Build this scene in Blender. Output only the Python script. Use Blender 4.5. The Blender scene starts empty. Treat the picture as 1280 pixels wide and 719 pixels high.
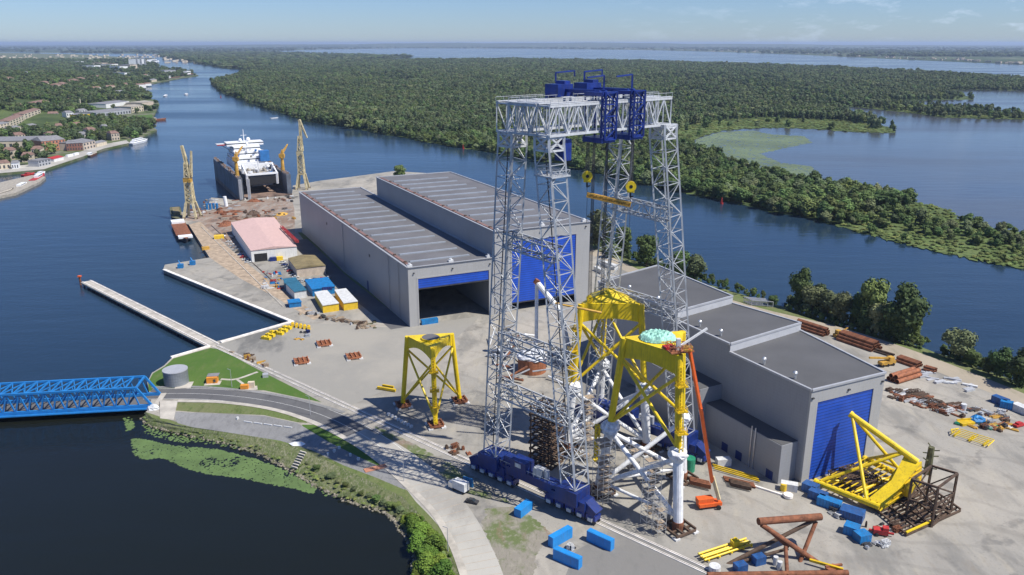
import bpy, math, random
import numpy as np
from mathutils import Vector as V, Matrix
random.seed(7); rng = np.random.default_rng(7)
S = bpy.context.scene
R = math.radians
# ------------------------------------------------------------ camera, sky, sun
PITCH = R(17.0); EYE = 140.0; FOC = 1000.0
cd = bpy.data.cameras.new('camera'); cam = bpy.data.objects.new('camera', cd); S.collection.objects.link(cam)
cam.location = (0, 0, EYE); cam.rotation_euler = (R(90) - PITCH, 0, 0)
cd.sensor_width = 36; cd.lens = 36 * FOC / 1280; cd.clip_start = 1; cd.clip_end = 150000
S.camera = cam
SUN_EL = R(55.5); SUN_AZ = R(112)      # azimuth clockwise from +Y
w = bpy.data.worlds.new('World'); S.world = w; w.use_nodes = True
nt = w.node_tree; bg = nt.nodes['Background']
sky = nt.nodes.new('ShaderNodeTexSky'); sky.sky_type = 'NISHITA'; sky.sun_disc = False
sky.sun_elevation = SUN_EL; sky.sun_rotation = SUN_AZ; sky.altitude = 100; sky.air_density = 1.0; sky.dust_density = 0.15; sky.ozone_density = 4.0
# thin high clouds low over the horizon, mixed into the sky by direction
tc = nt.nodes.new('ShaderNodeTexCoord'); sep = nt.nodes.new('ShaderNodeSeparateXYZ'); nt.links.new(tc.outputs['Generated'], sep.inputs[0])
mp = nt.nodes.new('ShaderNodeMapping'); mp.inputs['Scale'].default_value = (14, 14, 46); nt.links.new(tc.outputs['Generated'], mp.inputs[0])
ns = nt.nodes.new('ShaderNodeTexNoise'); ns.inputs['Scale'].default_value = 1.6; ns.inputs['Detail'].default_value = 9; ns.inputs['Roughness'].default_value = .62
nt.links.new(mp.outputs[0], ns.inputs['Vector'])
rp = nt.nodes.new('ShaderNodeValToRGB'); rp.color_ramp.elements[0].position = .54; rp.color_ramp.elements[1].position = .72
nt.links.new(ns.outputs['Fac'], rp.inputs[0])
ma = nt.nodes.new('ShaderNodeMath'); ma.operation = 'MULTIPLY_ADD'; ma.inputs[1].default_value = 1.5; ma.inputs[2].default_value = -.08; ma.use_clamp = True
nt.links.new(sep.outputs['X'], ma.inputs[0])
mm = nt.nodes.new('ShaderNodeMath'); mm.operation = 'MULTIPLY'; nt.links.new(rp.outputs[0], mm.inputs[0]); nt.links.new(ma.outputs[0], mm.inputs[1])
mx = nt.nodes.new('ShaderNodeMix'); mx.data_type = 'RGBA'; mx.inputs[7].default_value = (5.2, 6.2, 7.6, 1)
nt.links.new(mm.outputs[0], mx.inputs[0]); tn = nt.nodes.new('ShaderNodeMix'); tn.data_type = 'RGBA'; tn.blend_type = 'MULTIPLY'; tn.inputs[0].default_value = 1; tn.inputs[7].default_value = (.48, .60, .86, 1)
nt.links.new(sky.outputs[0], tn.inputs[6]); nt.links.new(tn.outputs[2], mx.inputs[6]); nt.links.new(mx.outputs[2], bg.inputs[0])
bg.inputs[1].default_value = 0.10
sl = bpy.data.lights.new('sun', 'SUN'); sl.energy = 4.4; sl.angle = R(0.5); sl.color = (1.0, .95, .86)
so = bpy.data.objects.new('sun', sl); S.collection.objects.link(so)
sd = V((math.sin(SUN_AZ) * math.cos(SUN_EL), math.cos(SUN_AZ) * math.cos(SUN_EL), math.sin(SUN_EL)))
so.rotation_euler = sd.to_track_quat('Z', 'Y').to_euler()
S.view_settings.view_transform = 'Standard'; S.view_settings.look = 'None'; S.view_settings.gamma = 1
S.view_settings.exposure = 0.45; S.view_settings.use_curve_mapping = False
S.render.engine = 'CYCLES'; S.cycles.max_bounces = 5; S.cycles.volume_bounces = 0
S.cycles.diffuse_bounces = 3; S.cycles.glossy_bounces = 3; S.cycles.transparent_max_bounces = 6

# ------------------------------------------------------------ survey helpers (ground point seen at a photo pixel)
cp, sp_ = math.cos(PITCH), math.sin(PITCH)
def G(x, y, z=0.0):
    a = (x - 640) / FOC; u = (359.5 - y) / FOC
    t = (z - EYE) / (-sp_ + u * cp)
    return V((a * t, (cp + u * sp_) * t, z))
def AY(x, y, Y):
    a = (x - 640) / FOC; u = (359.5 - y) / FOC; t = Y / (cp + u * sp_)
    return V((a * t, Y, EYE + (-sp_ + u * cp) * t))
def proj(X, Y, Z=0.0):
    dz = Z - EYE; f = Y * cp - dz * sp_; u = Y * sp_ + dz * cp
    return 640 + FOC * X / f, 359.5 - FOC * u / f

# ------------------------------------------------------------ materials
MATS = {}
def mat(name, col, rough=.7, metal=0, var=.18, scale=.5, bump=0, col2=None, detail=5, spec=.5, stripes=None, rand=0, thr=(.35, .65), sc3=None, grime=0, gcol=(.10, .06, .035), big=None):
    if name in MATS: return MATS[name]
    m = bpy.data.materials.new(name); m.use_nodes = True; n = m.node_tree; L = n.links
    b = n.nodes['Principled BSDF']; b.inputs['Roughness'].default_value = rough; b.inputs['Metallic'].default_value = metal
    b.inputs['Specular IOR Level'].default_value = spec
    t = n.nodes.new('ShaderNodeTexCoord'); out = t.outputs['Object']
    if sc3:
        mpn = n.nodes.new('ShaderNodeMapping'); mpn.inputs['Scale'].default_value = sc3; L.new(out, mpn.inputs[0]); out = mpn.outputs[0]
    z = n.nodes.new('ShaderNodeTexNoise'); z.inputs['Scale'].default_value = scale; z.inputs['Detail'].default_value = detail
    z.inputs['Roughness'].default_value = .6; L.new(out, z.inputs['Vector'])
    r = n.nodes.new('ShaderNodeValToRGB'); e = r.color_ramp.elements
    e[0].position, e[1].position = thr
    c2 = col2 or tuple(min(1, c * (1 + var)) for c in col); c1 = col if col2 else tuple(c * (1 - var) for c in col)
    e[0].color = (*c1, 1); e[1].color = (*c2, 1); L.new(z.outputs['Fac'], r.inputs[0]); src = r.outputs[0]
    if rand:
        oi = n.nodes.new('ShaderNodeObjectInfo'); hs = n.nodes.new('ShaderNodeHueSaturation'); mr = n.nodes.new('ShaderNodeMapRange')
        mr.inputs[3].default_value = 1 - rand; mr.inputs[4].default_value = 1 + rand; L.new(oi.outputs['Random'], mr.inputs[0]); L.new(mr.outputs[0], hs.inputs['Value'])
        m2 = n.nodes.new('ShaderNodeMath'); m2.operation = 'MULTIPLY'; m2.inputs[1].default_value = 7.13; m3 = n.nodes.new('ShaderNodeMath'); m3.operation = 'FRACT'
        mr2 = n.nodes.new('ShaderNodeMapRange'); mr2.inputs[3].default_value = .475; mr2.inputs[4].default_value = .525
        L.new(oi.outputs['Random'], m2.inputs[0]); L.new(m2.outputs[0], m3.inputs[0]); L.new(m3.outputs[0], mr2.inputs[0]); L.new(mr2.outputs[0], hs.inputs['Hue'])
        L.new(src, hs.inputs['Color']); src = hs.outputs[0]
    if stripes:   # (axis vector, period, width fraction, colour factor)
        ax, per, fr, fac = stripes
        d = n.nodes.new('ShaderNodeVectorMath'); d.operation = 'DOT_PRODUCT'; d.inputs[1].default_value = ax; L.new(t.outputs['Object'], d.inputs[0])
        q = n.nodes.new('ShaderNodeMath'); q.operation = 'MULTIPLY'; q.inputs[1].default_value = 1 / per; L.new(d.outputs['Value'], q.inputs[0])
        fn = n.nodes.new('ShaderNodeMath'); fn.operation = 'FRACT'; L.new(q.outputs[0], fn.inputs[0])
        lt = n.nodes.new('ShaderNodeMath'); lt.operation = 'LESS_THAN'; lt.inputs[1].default_value = fr; L.new(fn.outputs[0], lt.inputs[0])
        mxn = n.nodes.new('ShaderNodeMix'); mxn.data_type = 'RGBA'; mxn.blend_type = 'MULTIPLY'; mxn.inputs[7].default_value = (fac, fac, fac, 1)
        L.new(lt.outputs[0], mxn.inputs[0]); L.new(src, mxn.inputs[6]); src = mxn.outputs[2]
    if grime:
        mg = n.nodes.new('ShaderNodeMapping'); mg.inputs['Scale'].default_value = (1.2, 1.2, .12); L.new(t.outputs['Object'], mg.inputs[0])
        zg = n.nodes.new('ShaderNodeTexNoise'); zg.inputs['Scale'].default_value = 1.3; zg.inputs['Detail'].default_value = 8; zg.inputs['Roughness'].default_value = .68; L.new(mg.outputs[0], zg.inputs['Vector'])
        rg = n.nodes.new('ShaderNodeMapRange'); rg.inputs[1].default_value = .50; rg.inputs[2].default_value = .72; rg.inputs[4].default_value = grime; L.new(zg.outputs['Fac'], rg.inputs[0])
        mg2 = n.nodes.new('ShaderNodeMix'); mg2.data_type = 'RGBA'; mg2.inputs[7].default_value = (*gcol, 1); L.new(rg.outputs[0], mg2.inputs[0]); L.new(src, mg2.inputs[6]); src = mg2.outputs[2]
    if big:
        gm = n.nodes.new('ShaderNodeNewGeometry'); zb = n.nodes.new('ShaderNodeTexNoise'); zb.inputs['Scale'].default_value = .006; zb.inputs['Detail'].default_value = 6; zb.inputs['Roughness'].default_value = .6; L.new(gm.outputs['Position'], zb.inputs['Vector'])
        rb_ = n.nodes.new('ShaderNodeMapRange'); rb_.inputs[1].default_value = .42; rb_.inputs[2].default_value = .62; L.new(zb.outputs['Fac'], rb_.inputs[0])
        mb_ = n.nodes.new('ShaderNodeMix'); mb_.data_type = 'RGBA'; mb_.blend_type = 'MULTIPLY'; mb_.inputs[7].default_value = (*big, 1); L.new(rb_.outputs[0], mb_.inputs[0]); L.new(src, mb_.inputs[6]); src = mb_.outputs[2]
    L.new(src, b.inputs['Base Color'])
    if bump:
        bp = n.nodes.new('ShaderNodeBump'); bp.inputs['Strength'].default_value = bump; bp.inputs['Distance'].default_value = .3
        L.new(z.outputs['Fac'], bp.inputs['Height']); L.new(bp.outputs[0], b.inputs['Normal'])
    MATS[name] = m; return m

def ground_mat(name, base, patches, bump=.2, tracks=False):
    """base colour with several noise-driven patch layers [(scale, lo, hi, colour, strength)]"""
    m = bpy.data.materials.new(name); m.use_nodes = True; n = m.node_tree; L = n.links; b = n.nodes['Principled BSDF']
    b.inputs['Roughness'].default_value = .9; b.inputs['Specular IOR Level'].default_value = .25
    t = n.nodes.new('ShaderNodeTexCoord'); src = None
    for i, (sc, lo, hi, col, st) in enumerate(patches):
        mpn = n.nodes.new('ShaderNodeMapping'); mpn.inputs['Location'].default_value = (i * 37, i * 91, 0); mpn.inputs['Rotation'].default_value = (0, 0, i * .7)
        if i % 2: mpn.inputs['Scale'].default_value = (1, .35, 1)
        L.new(t.outputs['Object'], mpn.inputs[0])
        z = n.nodes.new('ShaderNodeTexNoise'); z.inputs['Scale'].default_value = sc; z.inputs['Detail'].default_value = 7; z.inputs['Roughness'].default_value = .62
        L.new(mpn.outputs[0], z.inputs['Vector'])
        mr = n.nodes.new('ShaderNodeMapRange'); mr.interpolation_type = 'SMOOTHSTEP'; mr.inputs[1].default_value = lo; mr.inputs[2].default_value = hi; mr.inputs[4].default_value = st
        L.new(z.outputs['Fac'], mr.inputs[0])
        mxn = n.nodes.new('ShaderNodeMix'); mxn.data_type = 'RGBA'; L.new(mr.outputs[0], mxn.inputs[0]); mxn.inputs[7].default_value = (*col, 1)
        if src is None: mxn.inputs[6].default_value = (*base, 1)
        else: L.new(src, mxn.inputs[6])
        src = mxn.outputs[2]
    if tracks:
        for sc_, rot, off in ((.011, .5, 40), (.017, 2.1, 300)):
            mw = n.nodes.new('ShaderNodeMapping'); mw.inputs['Rotation'].default_value = (0, 0, rot); mw.inputs['Location'].default_value = (off, off, 0); L.new(t.outputs['Object'], mw.inputs[0])
            wv = n.nodes.new('ShaderNodeTexWave'); wv.inputs['Scale'].default_value = sc_; wv.inputs['Distortion'].default_value = 14; wv.inputs['Detail'].default_value = 3; wv.inputs['Detail Scale'].default_value = .8; L.new(mw.outputs[0], wv.inputs['Vector'])
            rw = n.nodes.new('ShaderNodeMapRange'); rw.inputs[1].default_value = .93; rw.inputs[2].default_value = .99; rw.inputs[4].default_value = .22; L.new(wv.outputs['Fac'], rw.inputs[0])
            mw2 = n.nodes.new('ShaderNodeMix'); mw2.data_type = 'RGBA'; mw2.inputs[7].default_value = (.16, .15, .135, 1); L.new(rw.outputs[0], mw2.inputs[0]); L.new(src, mw2.inputs[6]); src = mw2.outputs[2]
    L.new(src, b.inputs['Base Color']); MATS[name] = m
    if bump:
        z = n.nodes.new('ShaderNodeTexNoise'); z.inputs['Scale'].default_value = .9; z.inputs['Detail'].default_value = 8; L.new(t.outputs['Object'], z.inputs['Vector'])
        bp = n.nodes.new('ShaderNodeBump'); bp.inputs['Strength'].default_value = bump; bp.inputs['Distance'].default_value = .4
        L.new(z.outputs['Fac'], bp.inputs['Height']); L.new(bp.outputs[0], b.inputs['Normal'])
    return m

concrete = ground_mat('yard_concrete', (.30, .285, .255), [(.010, .45, .60, (.38, .35, .30), .85), (.035, .50, .62, (.185, .18, .165), .8), (.018, .52, .68, (.22, .21, .185), .75), (.16, .52, .68, (.37, .34, .28), .6), (.08, .56, .66, (.15, .145, .135), .65), (.30, .5, .75, (.24, .21, .17), .5), (1.1, .55, .72, (.14, .135, .12), .5)], tracks=True)
gravel = ground_mat('gravel_mat', (.20, .20, .20), [(.05, .4, .7, (.26, .26, .26), .8), (.6, .45, .7, (.14, .14, .14), .6), (2.0, .5, .7, (.33, .33, .32), .5)])
asphalt = ground_mat('asphalt_mat', (.105, .105, .11), [(.08, .4, .7, (.14, .14, .14), .8), (.3, .55, .7, (.075, .075, .08), .6)], .1)
paleroad = ground_mat('pale_road_mat', (.42, .405, .365), [(.03, .4, .7, (.27, .255, .23), .8), (.12, .5, .7, (.22, .21, .19), .5), (.7, .5, .75, (.4, .38, .34), .5)], .1)
sandroad = ground_mat('sand_mat', (.36, .31, .24), [(.03, .4, .7, (.28, .25, .20), .8), (.2, .5, .7, (.20, .19, .13), .5)])
grassm = ground_mat('grass_mat', (.065, .13, .022), [(.04, .4, .7, (.09, .15, .03), .8), (.3, .5, .7, (.12, .15, .05), .6), (1.5, .5, .75, (.04, .08, .015), .6)])
vergem = ground_mat('verge_mat', (.11, .15, .045), [(.05, .4, .7, (.16, .16, .08), .8), (.35, .5, .7, (.06, .09, .02), .8), (1.2, .5, .7, (.22, .19, .12), .5)], .5)
rockm = ground_mat('rock_mat', (.20, .18, .14), [(.5, .45, .6, (.10, .11, .05), .9), (1.3, .5, .62, (.32, .29, .24), .8)], 1)
patchm = ground_mat('patchy_mat', (.24, .22, .185), [(.06, .46, .56, (.10, .14, .04), .85), (.1, .52, .6, (.22, .15, .11), .6), (.5, .5, .65, (.30, .28, .23), .6), (1.5, .5, .7, (.09, .11, .04), .5)])
forestm = ground_mat('forest_floor_mat', (.045, .07, .02), [(.004, .45, .62, (.085, .115, .035), .9), (.03, .45, .65, (.12, .16, .05), .6), (.1, .5, .7, (.03, .05, .015), .7)])
bankm = ground_mat('bank_mat', (.10, .13, .045), [(.09, .42, .6, (.15, .16, .08), .8), (.35, .52, .66, (.25, .23, .16), .45), (.8, .5, .64, (.05, .075, .02), .8), (2.2, .5, .66, (.32, .29, .24), .5)], .7)
reedm = ground_mat('reed_mat', (.11, .155, .045), [(.01, .4, .65, (.06, .09, .025), .9), (.06, .45, .65, (.12, .15, .055), .7), (.3, .45, .65, (.045, .07, .018), .7)], .8)
farm = ground_mat('far_land_mat', (.05, .075, .03), [(.0012, .5, .62, (.14, .17, .07), .6), (.004, .55, .62, (.30, .27, .22), .5), (.0004, .5, .6, (.03, .05, .02), .9)])
townm = ground_mat('town_ground_mat', (.09, .12, .045), [(.02, .45, .6, (.22, .20, .17), .7), (.1, .5, .65, (.06, .085, .025), .8)])

M = {}
def c(k, *a, **kw): M[k] = mat(k, *a, **kw)
c('grey_steel', (.50, .52, .54), .45, .2, .12, .4, grime=0.4); c('white_steel', (.60, .62, .64), .45, .1, .10, .4, grime=0.35)
c('blue_paint', (.012, .035, .22), .38, .1, .25, .4, grime=0.3); c('navy_paint', (.008, .028, .16), .4, .1, .2, .4, grime=0.4)
c('yellow_paint', (.78, .56, .012), .42, 0, .10, .25, grime=0.45); c('yellow_dark', (.60, .40, .01), .45, 0, .2, .5)
c('jacket_white', (.74, .75, .76), .45, 0, .12, .4, grime=0.45); c('wrap', (.60, .62, .65), .35, 0, .3, .8, bump=.8); c('teal_tarp', (.28, .55, .45), .5, 0, .25, .5, bump=1)
c('rust', (.20, .075, .035), .85, 0, .4, .6); c('rust_bright', (.30, .11, .05), .8, 0, .35, .5); c('brown_steel', (.095, .06, .04), .8, .1, .4, .7)
c('dark_steel', (.06, .06, .065), .6, .3, .3, .7); c('black', (.015, .015, .017), .6, 0, .3, 1)
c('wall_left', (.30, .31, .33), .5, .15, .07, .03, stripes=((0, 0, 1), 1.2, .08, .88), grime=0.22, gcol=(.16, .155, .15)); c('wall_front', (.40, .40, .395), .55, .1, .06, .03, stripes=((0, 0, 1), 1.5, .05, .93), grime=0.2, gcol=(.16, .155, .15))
c('roof_grey', (.135, .133, .14), .75, 0, .15, .05, stripes=((.905, .426, 0), 1.5, .06, .9)); c('roof_new', (.085, .086, .09), .8, 0, .12, .05, grime=0.2, gcol=(.16, .155, .15)); c('trim', (.42, .43, .45), .5, .2, .08, .3)
c('riser', (.50, .51, .53), .5, .1, .06, .3); c('skylight', (.29, .32, .36), .4, 0, .1, .3); c('gutter', (.20, .115, .10), .8, 0, .3, .3)
c('door_blue', (.014, .085, .52), .45, .1, .10, .2, stripes=((0, 0, 1), 1.25, .16, .35), grime=0.12, gcol=(.16, .155, .15)); c('door_blue2', (.014, .085, .50), .45, .1, .10, .2, stripes=((0, 0, 1), 1.15, .18, .33), grime=0.12, gcol=(.16, .155, .15))
c('bridge_blue', (.02, .21, .55), .4, .1, .12, .4, grime=0.3); c('cont_blue', (.012, .20, .50), .5, .1, .2, .6, stripes=((1, .3, 0), .55, .3, .72), grime=0.35); c('cont_navy', (.02, .10, .30), .5, .1, .25, .6, stripes=((1, .3, 0), .55, .3, .72), grime=0.4)
c('cont_teal', (.03, .14, .22), .5, .1, .25, .6); c('cont_white', (.62, .63, .63), .5, 0, .12, .5, grime=0.35); c('cont_yellow', (.75, .50, .03), .5, 0, .1, .5); c('orange', (.72, .12, .02), .45, 0, .1, .6, grime=0.4)
c('crane_cream', (.58, .50, .30), .55, 0, .25, .3, grime=0.5); c('crane_ochre', (.52, .30, .05), .55, 0, .3, .3); c('hull_grey', (.09, .11, .14), .6, 0, .4, .1, grime=0.5); c('dock_brown', (.19, .13, .10), .8, 0, .5, .1)
c('hull_red', (.40, .03, .025), .5, 0, .2, .5); c('hull_dark', (.05, .04, .045), .6, 0, .3, .5); c('ship_white', (.78, .79, .80), .45, 0, .06, .4); c('ship_blue', (.03, .16, .42), .5, 0, .2, .4); c('deck_tan', (.33, .30, .25), .8, 0, .25, .4)
c('quay', (.42, .39, .34), .85, 0, .2, .2, bump=.2); c('rail_white', (.74, .70, .65), .8, 0, .2, .3); c('quay_wood', (.36, .28, .20), .85, 0, .3, .3, sc3=(1, 1, 1)); c('rail_steel', (.12, .09, .08), .5, .6, .3, .5)
c('red_roof', (.55, .38, .35), .8, 0, .10, .6, stripes=((.86, .5, 0), 1.6, .10, .85)); c('white_wall', (.72, .72, .70), .7, 0, .06, .3, grime=0.35, gcol=(.16, .155, .15)); c('olive_roof', (.20, .16, .08), .85, 0, .25, .2); c('beige_wall', (.50, .42, .34), .8, 0, .15, .3)
c('glass', (.03, .04, .05), .1, 0, .2, .5); c('window', (.06, .07, .08), .25, 0, .2, .5); c('brick', (.26, .12, .09), .85, 0, .2, .3); c('cream_wall', (.58, .50, .38), .8, 0, .12, .3); c('grey_roof', (.20, .20, .21), .8, 0, .2, .3)
c('tile_roof', (.20, .125, .10), .85, 0, .25, .3); c('tank', (.24, .26, .28), .5, .3, .12, .3, stripes=((0, 0, 1), 1.2, .1, .8)); c('silver', (.65, .66, .67), .3, .7, .1, 1)
c('bark', (.10, .07, .05), .9, 0, .3, 2); c('green_bin', (.02, .22, .12), .5, 0, .2, 1); c('red_paint', (.45, .03, .03), .5, 0, .2, 1); c('line_white', (.7, .7, .68), .8, 0, .12, .4)
c('moss', (.10, .10, .05), .9, 0, .6, .4, bump=.6); c('cabin_orange', (.70, .27, .03), .6, 0, .12, 1); c('terracotta', (.45, .20, .12), .85, 0, .15, .5)
def leafmat(k, col, col2, tr=.0):
    M[k] = mat(k, col, .75, 0, col2=col2, scale=.35, detail=3, spec=.25, rand=.38, big=(1.38, 1.28, 1.25))
leafmat('leaf', (.060, .098, .026), (.112, .158, .048)); leafmat('leaf_far', (.052, .076, .032), (.092, .122, .052)); leafmat('leaf_grey', (.085, .115, .050), (.150, .180, .085)); leafmat('leaf_dark', (.036, .062, .020), (.070, .105, .032)); leafmat('leaf_reed', (.12, .165, .045), (.18, .225, .075))
leafmat('leaf_bright', (.075, .135, .018), (.13, .20, .03))

def water_mat(nm='water_mat', ca=(.012, .028, .050, 1), cb=(.020, .042, .070, 1)):
    m = bpy.data.materials.new(nm); m.use_nodes = True; n = m.node_tree; L = n.links; b = n.nodes['Principled BSDF']
    t = n.nodes.new('ShaderNodeTexCoord')
    z = n.nodes.new('ShaderNodeTexNoise'); z.inputs['Scale'].default_value = .0035; z.inputs['Detail'].default_value = 6
    mpn = n.nodes.new('ShaderNodeMapping'); mpn.inputs['Scale'].default_value = (.45, 1.6, 1); mpn.inputs['Rotation'].default_value = (0, 0, .35); L.new(t.outputs['Object'], mpn.inputs[0]); L.new(mpn.outputs[0], z.inputs['Vector'])
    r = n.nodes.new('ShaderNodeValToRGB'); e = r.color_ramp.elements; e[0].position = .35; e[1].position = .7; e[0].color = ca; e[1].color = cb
    L.new(z.outputs['Fac'], r.inputs[0]); L.new(r.outputs[0], b.inputs['Base Color'])
    mr = n.nodes.new('ShaderNodeMapRange'); mr.inputs[1].default_value = .35; mr.inputs[2].default_value = .7; mr.inputs[3].default_value = .06; mr.inputs[4].default_value = .26
    L.new(z.outputs['Fac'], mr.inputs[0]); L.new(mr.outputs[0], b.inputs['Roughness']); b.inputs['IOR'].default_value = 1.33
    z1 = n.nodes.new('ShaderNodeTexNoise'); z1.inputs['Scale'].default_value = .35; z1.inputs['Detail'].default_value = 5; L.new(t.outputs['Object'], z1.inputs['Vector'])
    z2 = n.nodes.new('ShaderNodeTexNoise'); z2.inputs['Scale'].default_value = .06; z2.inputs['Detail'].default_value = 4; L.new(mpn.outputs[0], z2.inputs['Vector'])
    ad = n.nodes.new('ShaderNodeMath'); ad.operation = 'MULTIPLY_ADD'; ad.inputs[1].default_value = 2.5; L.new(z2.outputs['Fac'], ad.inputs[0]); L.new(z1.outputs['Fac'], ad.inputs[2])
    bp = n.nodes.new('ShaderNodeBump'); bp.inputs['Strength'].default_value = .22; bp.inputs['Distance'].default_value = .5
    L.new(ad.outputs[0], bp.inputs['Height']); L.new(bp.outputs[0], b.inputs['Normal']); return m
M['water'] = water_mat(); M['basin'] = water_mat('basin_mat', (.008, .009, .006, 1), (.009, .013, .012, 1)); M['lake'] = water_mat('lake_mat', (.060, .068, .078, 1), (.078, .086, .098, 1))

# ------------------------------------------------------------ mesh helpers
class MB:
    def __init__(s): s.v = []; s.f = []
    def add(s, vs, fs):
        o = len(s.v); s.v += [tuple(p) for p in vs]; s.f += [tuple(i + o for i in f) for f in fs]; return s
    def prism(s, poly, z0, z1):
        n = len(poly); a = sum(poly[i][0] * poly[(i + 1) % n][1] - poly[(i + 1) % n][0] * poly[i][1] for i in range(n))
        if a < 0: poly = poly[::-1]
        zt = z1 if isinstance(z1, (list, tuple)) else [z1] * n
        if a < 0 and isinstance(z1, (list, tuple)): zt = list(z1)[::-1]
        vs = [(p[0], p[1], z0) for p in poly] + [(p[0], p[1], zt[i]) for i, p in enumerate(poly)]
        return s.add(vs, [tuple(range(n))[::-1], tuple(range(n, 2 * n))] + [(i, (i + 1) % n, n + (i + 1) % n, n + i) for i in range(n)])
    def box(s, c, d, ang=0):      # c = centre of the base
        x, y, z = c; a, b, h = d[0] / 2, d[1] / 2, d[2]; co, si = math.cos(ang), math.sin(ang)
        return s.prism([(x + px * co - py * si, y + px * si + py * co) for px, py in ((-a, -b), (a, -b), (a, b), (-a, b))], z, z + h)
    def frame(s, p, q):
        a = (q - p).normalized(); up = V((0, 0, 1)) if abs(a.z) < .95 else V((1, 0, 0)); u = a.cross(up).normalized(); return a, u, u.cross(a).normalized()
    def beam(s, p, q, w, h=None):
        p, q = V(p), V(q); h = h or w; a, u, v = s.frame(p, q); u = u * w / 2; v = v * h / 2
        vs = [e + x * u + y * v for e in (p, q) for x, y in ((-1, -1), (1, -1), (1, 1), (-1, 1))]
        return s.add(vs, [(3, 2, 1, 0), (4, 5, 6, 7)] + [(i, (i + 1) % 4, 4 + (i + 1) % 4, 4 + i) for i in range(4)])
    def tube(s, p, q, r, r2=None, n=10, hollow=False):
        p, q = V(p), V(q); r2 = r if r2 is None else r2; a, u, v = s.frame(p, q)
        vs = [e + (u * math.cos(2 * math.pi * i / n) + v * math.sin(2 * math.pi * i / n)) * rr for e, rr in ((p, r), (q, r2)) for i in range(n)]
        fs = [(i, (i + 1) % n, n + (i + 1) % n, n + i) for i in range(n)]
        if hollow:
            k = .88; vs += [e + (u * math.cos(2 * math.pi * i / n) + v * math.sin(2 * math.pi * i / n)) * rr * k for e, rr in ((p, r), (q, r2)) for i in range(n)]
            fs += [(3 * n + i, 3 * n + (i + 1) % n, 2 * n + (i + 1) % n, 2 * n + i) for i in range(n)]
            fs += [(2 * n + i, 2 * n + (i + 1) % n, (i + 1) % n, i) for i in range(n)] + [(n + i, n + (i + 1) % n, 3 * n + (i + 1) % n, 3 * n + i) for i in range(n)]
        else: fs += [tuple(range(n))[::-1], tuple(range(n, 2 * n))]
        return s.add(vs, fs)
    def lattice(s, p, q, w, h, n, rc, rd, w2=None, h2=None, right=None, faces=(0, 1, 2, 3), cross=False):
        p, q = V(p), V(q); a, u, v = s.frame(p, q)
        if right is not None: u = (V(right) - a * a.dot(V(right))).normalized(); v = u.cross(a).normalized()
        w2 = w2 or w; h2 = h2 or h
        def cn(t, k):
            x, y = ((-1, -1), (1, -1), (1, 1), (-1, 1))[k % 4]; ww = w + (w2 - w) * t; hh = h + (h2 - h) * t
            return p + (q - p) * t + u * (x * ww / 2) + v * (y * hh / 2)
        for k in range(4): s.beam(cn(0, k), cn(1, k), rc)
        for i in range(n):
            t0, t1 = i / n, (i + 1) / n
            for k in faces:
                s.beam(cn(t0, k), cn(t0, k + 1), rd)
                if (i + k) % 2 or cross: s.beam(cn(t0, k), cn(t1, k + 1), rd)
                if not (i + k) % 2 or cross: s.beam(cn(t0, k + 1), cn(t1, k), rd)
        for k in faces: s.beam(cn(1, k), cn(1, k + 1), rd)
        return s
    def ico(s, cpt, r, sq=(1, 1, 1), jit=0, seg=7):
        vs = []; fs = []; rings = seg - 2
        vs.append((0, 0, 1))
        for i in range(1, rings + 1):
            th = math.pi * i / (rings + 1)
            for j in range(seg): ph = 2 * math.pi * (j + .5 * (i % 2)) / seg; vs.append((math.sin(th) * math.cos(ph), math.sin(th) * math.sin(ph), math.cos(th)))
        vs.append((0, 0, -1)); L = len(vs) - 1
        for j in range(seg): fs.append((0, 1 + j, 1 + (j + 1) % seg)); b = 1 + (rings - 1) * seg; fs.append((L, b + (j + 1) % seg, b + j))
        for i in range(rings - 1):
            for j in range(seg): a0 = 1 + i * seg; b0 = a0 + seg; fs.append((a0 + j, b0 + j, b0 + (j + 1) % seg, a0 + (j + 1) % seg))
        out = []
        for x, y, z in vs:
            k = r * (1 + random.uniform(-jit, jit)); out.append((cpt[0] + x * k * sq[0], cpt[1] + y * k * sq[1], cpt[2] + z * k * sq[2]))
        return s.add(out, fs)
    def build(s, name, m, parent=None, smooth=False, label=None):
        me = bpy.data.meshes.new(name); off = V((0, 0, 0))
        if parent is not None:
            r = parent
            while r.parent: r = r.parent
            off = V(r.get('_o', (0, 0, 0)))
        me.from_pydata([(x - off[0], y - off[1], z - off[2]) for x, y, z in s.v], [], s.f)
        me.materials.append(M[m] if isinstance(m, str) else m)
        if smooth: me.polygons.foreach_set('use_smooth', [True] * len(me.polygons))
        o = bpy.data.objects.new(name, me); S.collection.objects.link(o)
        if parent is not None: o.parent = parent
        if label: o['label'] = label
        return o
def tag(o, label=None, cat=None, group=None, kind=None):
    for k, v in (('label', label), ('category', cat), ('group', group), ('kind', kind)):
        if v: o[k] = v
    return o
TMP = []
def thing(name, label, cat, loc=(0, 0, 0), group=None):
    o = bpy.data.objects.new(name, None); S.collection.objects.link(o); o.location = loc; o['_o'] = tuple(loc); TMP.append(o)
    return tag(o, label, cat, group)
def solo(mb, name, m, label, cat, group=None, smooth=False):     # a thing that is one mesh: origin moved to its base centre
    xs = [v[0] for v in mb.v]; ys = [v[1] for v in mb.v]; zs = [v[2] for v in mb.v]
    c0 = ((min(xs) + max(xs)) / 2, (min(ys) + max(ys)) / 2, min(zs)); mb.v = [(x - c0[0], y - c0[1], z - c0[2]) for x, y, z in mb.v]
    o = mb.build(name, m, smooth=smooth); o.location = c0; return tag(o, label, cat, group)
def struct(name, mb, m): return tag(mb.build(name, m), kind='structure')
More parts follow.
